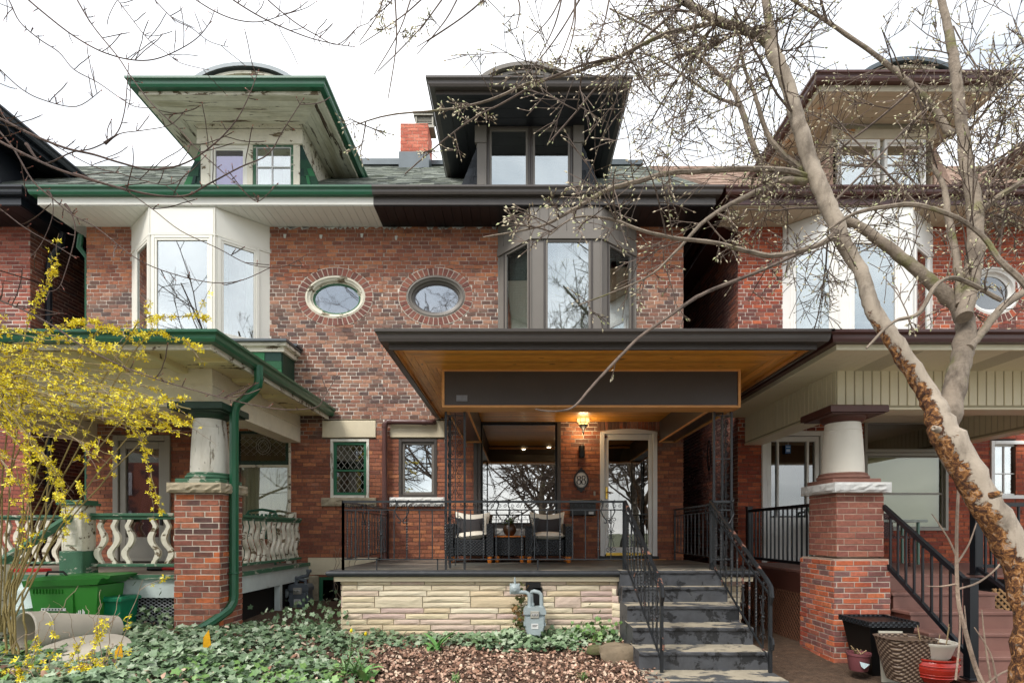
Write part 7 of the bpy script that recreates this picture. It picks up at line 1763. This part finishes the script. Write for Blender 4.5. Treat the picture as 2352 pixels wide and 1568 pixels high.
mp([(320, -60), (420, 110), (540, 260), (600, 350), (700, 480), (820, 590), (900, 680), (1000, 770), (1080, 840), (1160, 915), (1200, 918), (1270, 850)], 7, 2.5, 4.0, 3.6, start=HI)
mp([(-60, 520), (0, 545), (150, 620), (300, 680), (430, 710), (560, 750), (700, 780), (850, 750), (980, 665), (1080, 560), (1140, 450), (1185, 330)], 13, 2.5, 3.7)
mp([(-60, 600), (0, 650), (200, 750), (330, 800), (500, 850), (700, 895), (850, 900), (950, 850), (1100, 770), (1230, 710), (1300, 600), (1390, 460)], 13, 2.5, 3.5)
mp([(-60, 1350), (0, 1380), (100, 1420), (250, 1500), (380, 1590), (560, 1680), (750, 1750), (960, 1810), (1120, 1850), (1300, 1880), (1450, 1870), (1490, 1820), (1550, 1724)], 10, 2.5, 3.3, start=(-7.0, -5.3, 2.6), dens=10)
mp([(200, 750), (330, 700), (430, 680), (530, 620), (570, 520), (585, 380), (590, 300)], 6, 3, 3.8, start=tuple(pt(60, 330, 3.8-DC)))
mp([(-20, -80), (40, 0), (90, 100), (180, 180), (270, 240), (340, 320), (450, 380), (550, 450), (620, 490), (700, 495)], 6, 2.5, 4.3, start=HI)
mp([(70, -60), (130, 0), (250, 100), (330, 160), (420, 215), (500, 250), (600, 275), (700, 275), (800, 240), (900, 180), (960, 110), (985, 50)], 8, 2.5, 4.0, start=HI)
mp([(500, -60), (540, 0), (600, 80), (680, 180), (760, 240), (830, 290), (950, 320)], 5, 2, 4.6, start=HI)
mp([(650, -70), (710, 0), (800, 90), (880, 130), (960, 190), (1040, 215)], 5, 2, 4.4, start=HI)
mp([(840, -50), (900, 0), (1000, 60), (1100, 95), (1200, 100), (1300, 70), (1400, 40), (1450, 10)], 6, 2, 4.3, start=(-5.0, -5.0, 8.5))
mp([(1000, -60), (1070, 0), (1200, 80), (1330, 140), (1440, 180), (1550, 205), (1620, 215)], 7, 2.5, 4.2, start=(-5.0, -5.0, 8.5))
mp([(1180, -60), (1230, 0), (1350, 100), (1450, 160), (1550, 205), (1640, 130), (1700, 100), (1750, 30)], 6, 2, 4.5, start=(-4.6, -5.0, 8.8))
mp([(-60, 260), (0, 320), (100, 410), (200, 460), (350, 490), (460, 420)], 6, 2.5, 4.1)
mp([(-40, 560), (60, 680), (150, 830), (240, 910), (330, 985), (450, 1050), (600, 1170), (740, 1240), (950, 1295), (1100, 1290), (1240, 1230)], 8, 2.5, 3.6)
mp([(560, 870), (600, 890), (700, 960), (830, 1060), (1000, 1140), (1150, 1215), (1300, 1225), (1400, 1175)], 5, 2.5, 3.5, start=tuple(pt(170, 400, 3.5-DC)))
mp([(550, 615), (650, 600), (780, 575), (850, 510)], 4, 2.5, 3.8, start=tuple(pt(240, 330, 3.8-DC)))
mp([(-40, 420), (40, 560), (200, 640), (420, 760), (560, 800), (760, 850), (860, 800), (940, 720)], 5, 2, 3.9)
mp([(-50, 940), (0, 960), (120, 1050), (260, 1130), (340, 1180)], 6, 2.5, 3.6, start=(-7.0, -5.3, 3.6))
mp([(330, 985), (345, 1080), (300, 1250), (260, 1330), (180, 1335)], 5, 2, 3.6, start=tuple(pt(150, 470, 3.6-DC)))
mp([(240, 910), (240, 1000), (190, 1120), (140, 1180)], 4, 2, 3.6, start=tuple(pt(110, 440, 3.6-DC)))
TM.g.build('twigs', m_maple, maple, kind='stuff'); TM.b.build('buds', m_mbud, maple, kind='stuff')
# ---- forsythia
m_fst = M('forsythia_canes', '#8a7a4c', var=.3, scale=20, rough=.8, bump=.2); m_fst2 = M('forsythia_twigs', '#9a8672', var=.3, scale=20, rough=.8, bump=.2)
m_ffl = M('forsythia_petals', ['#f5e01c', '#f8e838', '#e8cc14', '#faee5a'], var=.15, scale=30, rough=.6, bump=0)
fs_ = thing('forsythia_bush', 'arching forsythia bush covered in bright yellow blossom at the left frame edge', 'shrub', (-4.6, -4.3, .15))
cg = MB(); tg = MB(); FP = []
def flowers_along(Q, a, b, dens):
    tot = sum((Q[i+1]-Q[i]).length for i in range(len(Q)-1)); n = int(tot*dens*(b-a))
    for _ in range(n):
        i = int((a+(b-a)*R.random())*(len(Q)-1)); i = min(i, len(Q)-2); p = Q[i].lerp(Q[i+1], R.random())
        for _k in range(R.choice([1, 2, 3])): FP.append((p+Vector((R.uniform(-.02, .02), R.uniform(-.02, .02), R.uniform(-.02, .02))), Vector((R.uniform(-1, 1), R.uniform(-1, .6), R.uniform(-1, .5))).normalized(), R.uniform(.010, .019)))
def cane(base, mid, end, w_, d, fl=(.45, 1), dens=55, subs=5):
    P = [pt(*base, d[0]-DC), pt(*mid, (d[0]+d[1])/2-DC), pt(*end, d[1]-DC)]; P.insert(1, P[0].lerp(P[1], .5)+Vector((-.08, 0, .05))); P.insert(3, P[2].lerp(P[3], .5)+Vector((.02, 0, .07)))
    Q = catmull(P, 7); Q = [q+Vector((R.uniform(-1, 1), R.uniform(-1, 1), R.uniform(-1, 1)))*.008 for q in Q]; n = len(Q)
    (cg if w_ > 3 else tg).tube(Q, [w_*d[0]/2484*(1-.65*i/n) for i in range(n)], 5, cap=False); flowers_along(Q, fl[0], fl[1], dens)
    for _ in range(subs):
        i = R.randrange(int(n*.3), n-2); t = (Q[i+1]-Q[i]).normalized(); v = Vector((R.uniform(-.6, 1), R.uniform(-1, 1), R.uniform(-1, 1))); q = [Q[i]]; dd = (t+v*.8).normalized(); L_ = R.uniform(.12, .42)
        for k in range(7): dd = (dd+Vector((R.uniform(-1, 1), R.uniform(-1, 1), R.uniform(-1, 1)))*.22+Vector((.02, 0, -.05))).normalized(); q.append(q[-1]+dd*L_/7)
        tg.tube(q, [.0028*(1-.08*k) for k in range(8)], 4, cap=False)
        if R.random() < .85: flowers_along(q, .15, 1, dens*.9)
for i in range(44):
    t = R.random(); ex, ey = R.choice([(R.uniform(330, 440), R.uniform(860, 1010)), (R.uniform(200, 400), R.uniform(900, 1080)), (R.uniform(150, 350), R.uniform(780, 960)), (R.uniform(20, 240), R.uniform(760, 1060)), (R.uniform(-60, 140), R.uniform(860, 1120))])
    bx = R.uniform(-330, -90); mx, my = bx*.4+ex*.25-30, min(ey-10, R.uniform(835, 980)); d = R.uniform(4.3, 5.1)
    cane((bx, 1460), (mx, my), (ex, ey), R.uniform(3, 7), (d, d-R.uniform(-.2, .5)), (.4, 1), 15, 5)
for (b, m, e) in (((10, 1450), (80, 800), (230, 735)), ((0, 1450), (60, 760), (135, 610)), ((0, 1450), (200, 790), (335, 770)), ((0, 1450), (300, 765), (480, 730)), ((0, 1450), (320, 790), (460, 800)), ((20, 1450), (120, 1090), (150, 1180)), ((20, 1450), (300, 1000), (370, 1180)), ((-10, 1300), (60, 1010), (150, 1190)), ((0, 1450), (280, 960), (436, 916)), ((0, 1450), (330, 1010), (437, 975))):
    cane(b, m, e, 4, (4.6, 4.4), (.5, 1), 26, 3)
for i in range(6):   # upright green canes
    x = R.uniform(-10, 100); cane((x, 1500), (x+R.uniform(0, 40), 1250), (x+R.uniform(10, 60), R.uniform(1000, 1150)), 5, (4.4, 4.3), (.5, 1), 12, 1)
for i in range(15):   # low new shoots with blossom at the bottom left
    x = R.uniform(-20, 260); cane((x, 1575), (x+R.uniform(-20, 40), 1530), (x+R.uniform(-40, 110), R.uniform(1330, 1500)), 3, (4.3, 4.3), (.0, .75), 22, 1)
for i in range(25): p = pt(R.uniform(0, 230), R.uniform(1500, 1568), R.uniform(-4.8, -4.4)); FP.append((p, Vector((R.uniform(-1, 1), -1, R.uniform(0, 1))).normalized(), .02))
cg.build('canes', m_fst, fs_, kind='stuff'); tg.build('twigs', m_fst2, fs_, kind='stuff')
V = []; Fq = []
for p, d, s in FP:
    x = d.orthogonal().normalized(); y = d.cross(x)
    for k in range(4):
        a = k*PI/2+R.uniform(-.3, .3); u = x*math.cos(a)+y*math.sin(a); v = d.cross(u); e = R.uniform(.3, .8); tip = p+u*s*1.5+d*s*e*1.3; o = len(V); m_ = p+u*s*.8+d*s*e
        V += [p, m_+v*s*.36, tip, m_-v*s*.36]; Fq.append((o, o+1, o+2, o+3))
npmesh('blossoms', [tuple(v) for v in V], Fq, m_ffl, fs_, kind='stuff')
print('flowers', len(FP))
# ---- ivy, litter, grass: numpy scatter
def scatter(name, n, posf, outline, size, mats, tilt=.5, cup=.15, zoff=(.01, .06), asp=1):
    """leaf cards with an outline fan; posf -> (x, y, z) arrays"""
    P = posf(n); n = len(P); o = np.array(outline); k = len(o)
    s = NR.uniform(size[0], size[1], n); yaw = NR.uniform(0, 2*PI, n); tx = NR.normal(0, tilt, n); ty = NR.normal(0, tilt, n)-.25
    ca, sa = np.cos(yaw), np.sin(yaw)
    X = np.stack([ca, sa, np.zeros(n)], 1); Y = np.stack([-sa, ca, np.zeros(n)], 1)
    nrm = np.stack([tx, ty, np.ones(n)], 1); nrm /= np.linalg.norm(nrm, axis=1)[:, None]
    X = X-nrm*(X*nrm).sum(1)[:, None]; X /= np.linalg.norm(X, axis=1)[:, None]; Y = np.cross(nrm, X)
    C = NR.uniform(-cup, cup, n)-cup*.4
    V = np.zeros((n, k+1, 3)); V[:, 0] = P
    for i in range(k):
        r2 = o[i, 0]**2+o[i, 1]**2
        V[:, i+1] = P+X*(o[i, 0]*s)[:, None]+Y*(o[i, 1]*s*asp)[:, None]+nrm*(C*s*r2*1.5+NR.uniform(-.05, .05, n)*s)[:, None]
    F_ = np.array([(0, i+1, (i+1) % k+1) for i in range(k)]); F_ = (F_[None]+(np.arange(n)*(k+1))[:, None, None]).reshape(-1, 3)
    return npmesh(name, V.reshape(-1, 3), F_, mats, kind='stuff')
IVY = [(.0, -.35), (.42, -.48), (.40, -.05), (.55, .22), (.2, .25), (0, .62), (-.2, .25), (-.55, .22), (-.40, -.05), (-.42, -.48)]
gzv = np.vectorize(gz)
def clump(x, y): return .5+.5*np.sin(x*5.1+1.3*np.sin(y*4))*np.sin(y*6.3+2*np.sin(x*3.1))
def ivy_pos(n):
    out = []
    x = NR.uniform(-6.8, 1.5, n*3); y = NR.uniform(-5.4, -2.4, n*3)
    dens = np.where(x < -2.15, 1.0, 0.0)
    edge = -2.15+.7*np.clip((-y-2.9), 0, 1.5)*np.where(x > -2.6, 1, 0)
    dens = np.where((x >= -2.3) & (x < -1.4) & (y < -2.55), .75*np.clip((-1.4-x)/.8, 0, 1), dens)
    dens = np.where((x >= -2.2) & (y > -2.95) & (y < -2.50), np.maximum(dens, .45*(.4+clump(x, y))), dens)
    dens = np.where((x > -.45) & (x < .75) & (y > -3.1) & (y < -2.5), .8, dens)
    dens = np.where(x > 1.15, 0, dens)
    dens = np.where((x < -3.35) & (x > -3.99) & (y > -2.88), 0, dens); dens = np.where((x < -3.9) & (y > -2.7), 0, dens)
    keep = NR.uniform(0, 1, len(x)) < dens*(.35+.65*clump(x, y)); x, y = x[keep], y[keep]; x, y = x[:n], y[:n]
    z = gzv(x, y)+NR.uniform(.01, .10, len(x))*(.4+clump(x, y))
    return np.stack([x, y, z], 1)
def leafmat(name, cols, vein=None, rough=.5):
    m = M(name, cols, var=.3, scale=40, rough=rough, bump=.2, bscale=120); return m
m_ivy = leafmat('ivy_leaves', ['#6b8460', '#7a9270', '#8ba27e', '#5c7654', '#9aad8b', '#728c69', '#a9b89c', '#5f7a50'])
m_ivy_b = leafmat('bright_ivy', ['#6f9450', '#7fa35c', '#5f8448'])
m_litter = M('leaf_litter', ['#8a6a58', '#b08c76', '#654a3c', '#c8a890', '#9c7560', '#4c382e', '#bd9a86', '#dac2aa', '#573f33'], var=.25, scale=30, rough=.9, bump=.3)
scatter('ivy_ground_cover', 15000, ivy_pos, IVY, (.045, .085), m_ivy, .45, .2)
def ivy2(n):
    x = np.concatenate([NR.uniform(-6.2, -3.9, n//2), NR.uniform(-2.9, -1.6, n-n//2)]); y = np.concatenate([NR.uniform(-4.9, -3.9, n//2), NR.uniform(-4.6, -3.8, n-n//2)]); return np.stack([x, y, gzv(x, y)+NR.uniform(.03, .12, n)], 1)
scatter('bright_ivy', 450, ivy2, IVY, (.05, .08), m_ivy_b, .5, .2)
LIT = [(.0, -.5), (.3, -.2), (.22, .1), (.12, .5), (-.15, .45), (-.3, .05), (-.2, -.3)]
def lit_pos(n):
    x = NR.uniform(-2.4, 1.35, n*2); y = NR.uniform(-5.2, -2.6, n*2); d = np.clip((x+2.0)/.6, .12, 1)*np.where(y > -2.95, .5, 1.0)
    k = NR.uniform(0, 1, len(x)) < d; x, y = x[k][:n], y[k][:n]; return np.stack([x, y, gzv(x, y)+NR.uniform(.0, .04, len(x))], 1)
scatter('leaf_litter', 12000, lit_pos, LIT, (.018, .058), m_litter, .55, .5)
def lit2(n):
    x = NR.uniform(-6.5, -2.2, n); y = NR.uniform(-4.8, -2.5, n); return np.stack([x, y, gzv(x, y)+NR.uniform(.0, .09, n)], 1)
scatter('leaf_litter_under_ivy', 1500, lit2, LIT, (.04, .08), m_litter, .6, .5)
def lit3(n):
    x = NR.uniform(2.5, 3.6, n); y = NR.uniform(-4.8, -1.5, n); return np.stack([x, y, .05+.09*np.clip((y+5)/2.5, 0, 1)+.008+0*x], 1)
scatter('path_litter', 160, lit3, LIT, (.01, .03), m_litter, .3, .3)
# ivy climbing round the meter, at the mesh screen and in the corner
def climb(name, n, c, s, size=(.035, .07), mats=None, front=True):
    P = NR.normal(0, 1, (n, 3))*np.array(s)+np.array(c); ob = scatter(name, n, lambda k: P, IVY, size, mats or m_ivy, 1.4, .2); return ob
m_ivy_dry = M('dry_ivy', ['#6a6a3f', '#8a6a42', '#5a6a3a', '#a5713e'], var=.2, rough=.8, bump=.1)
climb('ivy_on_meter', 90, (mp_.x-.17, -2.56, .62), (.05, .04, .20), mats=m_ivy_dry)
climb('ivy_under_meter', 260, (mp_.x-.05, -2.66, .36), (.22, .08, .05)); climb('ivy_left_of_steps', 160, (.85, -2.70, .40), (.18, .08, .10), mats=m_ivy_b)
climb('ivy_at_screen', 150, (-4.15, -2.72, .52), (.13, .05, .14)); climb('ivy_corner', 300, (-2.55, -2.2, .50), (.35, .3, .10)); climb('ivy_low_meter', 120, (m2.x, -.6, .45), (.4, .1, .1))
# stems of ivy climbing the wall corner
g = MB()
for k in range(5):
    x = -2.9+R.uniform(-.35, .1); p = Vector((x, -.02, .4)); q = [p]
    for i in range(12): p = p+Vector((R.uniform(-.05, .05), 0, R.uniform(.04, .12))); q.append(p)
    g.tube(q, .005, 4)
tag(g.build('ivy_stems', m_fst2, kind=None), 'thin dry ivy stems climbing the brick corner above the dark gas meter', 'vine')
# ---- spring plants
m_tulip = M('tulip_leaf', ['#6fa05a', '#7fae66', '#5f9250'], var=.2, scale=12, rough=.45, bump=.1); m_daff = M('daffodil_leaf', ['#7d9c66', '#6f9458', '#8aa678'], var=.15, rough=.5, bump=.05)
def strap(g, base, d, L_, w_, bend, n=6):
    d = Vector(d).normalized(); s = d.cross(Vector((0, 0, 1))); s = s.normalized() if s.length > 1e-3 else Vector((1, 0, 0)); p = Vector(base); V = []; F_ = []
    for i in range(n+1):
        t = i/n; ww = w_*math.sin(PI*min(1, .18+t*.82))**.7*.5 if i < n else .001; up = Vector((0, 0, .004+.12*ww))
        V += [p-s*ww+up, p, p+s*ww+up]; d = (d+Vector((0, 0, -bend/n))).normalized(); p = p+d*L_/n
    for i in range(n): k = i*3; F_ += [(k, k+1, k+4, k+3), (k+1, k+2, k+5, k+4)]
    g.add(V, F_)
def tuft(name, label, cat, px, py, Y, n, L_, w_, mat, bend=1.0, spread=1.0, sepr=.08, leafname='leaf'):
    q = pt(px, py, Y); z0 = gz(q.x, Y); t = thing(name, label, cat, (q.x, Y, z0))
    for i in range(n):
        a = R.uniform(0, 2*PI); e = R.uniform(.5, 1.35); d = (math.cos(a)*math.cos(e)*spread, math.sin(a)*math.cos(e)*spread, math.sin(e)); g = MB()
        strap(g, (q.x+R.uniform(-sepr, sepr), Y+R.uniform(-sepr, sepr), z0), d, L_*R.uniform(.6, 1.15), w_*R.uniform(.7, 1.1), bend*R.uniform(.5, 1.5)); g.build(leafname, mat, t, smooth=True)
    return t, q, z0
t, q, z0 = tuft('tulip_plant', 'clump of broad bright green tulip leaves in the foreground litter, below the daffodils', 'plant', 835, 1560, -3.95, 13, .30, .085, m_tulip, 1.3, 1.2, .06)
t, q, z0 = tuft('tulip_plant', 'clump of broad green tulip leaves close to the stone porch wall', 'plant', 1000, 1500, -3.05, 16, .30, .07, m_tulip, 1.4, 1.4, .08)
t, q, z0 = tuft('daffodil_clump', 'daffodil clump with narrow leaves and two yellow buds among the ivy', 'plant', 812, 1540, -3.8, 34, .36, .022, m_daff, 1.1, 1.1, .09)
for dx, h in ((-.07, .40), (.07, .37)):
    b = Vector((q.x+dx, -3.72, z0)); g = MB(); g.tube([b, b+Vector((.01, 0, h*.6)), b+Vector((.02, 0, h))], .004, 5); g.build('stem', m_daff, t)
    g = MB(); tp_ = b+Vector((.02, 0, h)); g.lathe(tp_, [(.004, 0), (.013, .012), (.014, .03), (.003, .05)], 7, axis=(.3, -.4, 1)); g.build('flower', m_ffl, t)
tuft('grass_clump', 'small tuft of bright grass in the leaf litter near the bottom right of the bed', 'grass', 1343, 1552, -4.0, 16, .11, .012, m_ivy_b, .5, .8, .04, 'blade')
tuft('grass_clump', 'small tuft of bright grass at the bottom edge left of the litter', 'grass', 1045, 1572, -4.0, 12, .11, .012, m_ivy_b, .5, .8, .04, 'blade')
tuft('young_shoots', 'row of bright green shoots below the red pot at the bottom edge', 'plant', 2150, 1580, -4.5, 34, .20, .028, m_ivy_b, .6, .9, .22, 'blade')
# ---- sapling by the right steps
sp = thing('bare_sapling', 'thin bare sapling with pale stem in front of the black stair railing', 'sapling', (3.75, -4.4, .05))
def sap(P, d, w0, w1):
    Q = catmull([pt(x, y, d-DC) for x, y in P], 4); n = len(Q); g = MB(); g.tube(Q, [(w0+(w1-w0)*i/n)*d/2484 for i in range(n)], 6); return g
m_sap = barkmat('sapling_bark', '#a5917f', '#7d6c60')
sap([(2262, 1580), (2240, 1530), (2215, 1440), (2200, 1370), (2197, 1250), (2200, 1150), (2205, 1060), (2208, 1010)], 4.4, 12, 4).build('stem', m_sap, sp)
for P in ([(2200, 1352), (2250, 1335), (2300, 1290), (2312, 1230), (2314, 1190)], [(2198, 1340), (2160, 1346), (2126, 1345)], [(2200, 1285), (2180, 1240), (2155, 1200), (2140, 1180)], [(2200, 1290), (2225, 1250), (2243, 1200)], [(2260, 1575), (2300, 1545), (2352, 1525), (2420, 1490)], [(2195, 1560), (2205, 1440), (2198, 1300)], [(2250, 1568), (2225, 1480), (2215, 1390)], [(2275, 1560), (2262, 1470), (2255, 1400)], [(2290, 1568), (2275, 1500), (2238, 1440)]):
    sap(P, 4.4, 5, 2).build('branch', m_sap, sp)
# ---- cables
def cable(name, label, P, r_):
    g = MB(); g.tube(catmull(P, 6), r_, 5); tag(g.build(name, m_black), label, 'cable')
cable('overhead_cable', 'black overhead cable falling from the top to the gap right of the black dormer', [pt(1845, -40, -3.5), pt(1775, 180, -2.2), pt(1700, 440, -.6), pt(1690, 500, -.1)], .011)
cable('service_cable', 'thin black service cable crossing the dark passage at the left', [pt(-20, 615, -1.5), pt(90, 650, -.6), pt(175, 680, .6)], .008)
cable('coiled_cable', 'coiled black cable hanging on the shaded brick wall in the right passage', [Vector((3.60, 1.2-.1*math.cos(a)*.8, 3.05+.28*math.sin(a))) for a in [i*.5 for i in range(26)]], .012)
# ---- what the windows mirror: the far side of the street
far_h = thing('street_house', 'plain brick house across the street, only mirrored in the glass', 'house', (-28, -30, 0))
g = MB(); g.box(-34, -22, -36, -29, -.3, 6.5); g.build('wall', m_brick_alley, far_h)
g = MB(); g.prism(wall_at(-29), [(-34.5, 6.5), (-28, 10), (-21.5, 6.5)], 0, 7); g.build('roof', m_shingle, far_h)
for x in (-32.5, -28.5, -25.0):
    for z in (1.5, 4.2):
        g = MB(); g.box(x, x+1.4, -29.05, -28.9, z, z+1.6); g.build('window', m_glass_dk, far_h)
for bx, by, H_, lab_ in ((-14.6, -20.5, 15, 'bare street tree mirrored in the left bay window'), (-9.0, -21, 17, 'bare street tree mirrored in the green oval window'), (-3.8, -20.5, 17, 'tall bare tree mirrored in the dark oval window'), (3.0, -20.5, 15, 'bare tree mirrored in the dark bay window'), (1.2, -15.5, 9, 'bare tree mirrored in the picture window beside the armchairs'), (6.5, -21, 14, 'bare tree mirrored in the glazed front door')):
    tr = thing('street_tree', lab_, 'tree', (bx, by, -.1))
    g = MB(); p = Vector((bx, by, -.1)); q = [p+Vector((.15*math.sin(i), .1*math.cos(i*1.3), H_*.45*i/6)) for i in range(7)]; g.tube(q, [.24-.02*i for i in range(7)], 8); g.build('trunk', m_bark, tr)
    TT = Twigs(); 
    for i in range(24):
        a = R.uniform(0, 2*PI); s = q[R.choice([3, 4, 5, 6])]; d = Vector((math.cos(a), math.sin(a), R.uniform(.6, 1.6))); TT.grow(s, d, H_*R.uniform(.25, .5), .065, 3, .0, .01, 4, .13, 7)
    TT.g.v = TT.g.v; TT.g.build('branches', m_twig, tr, kind='stuff')
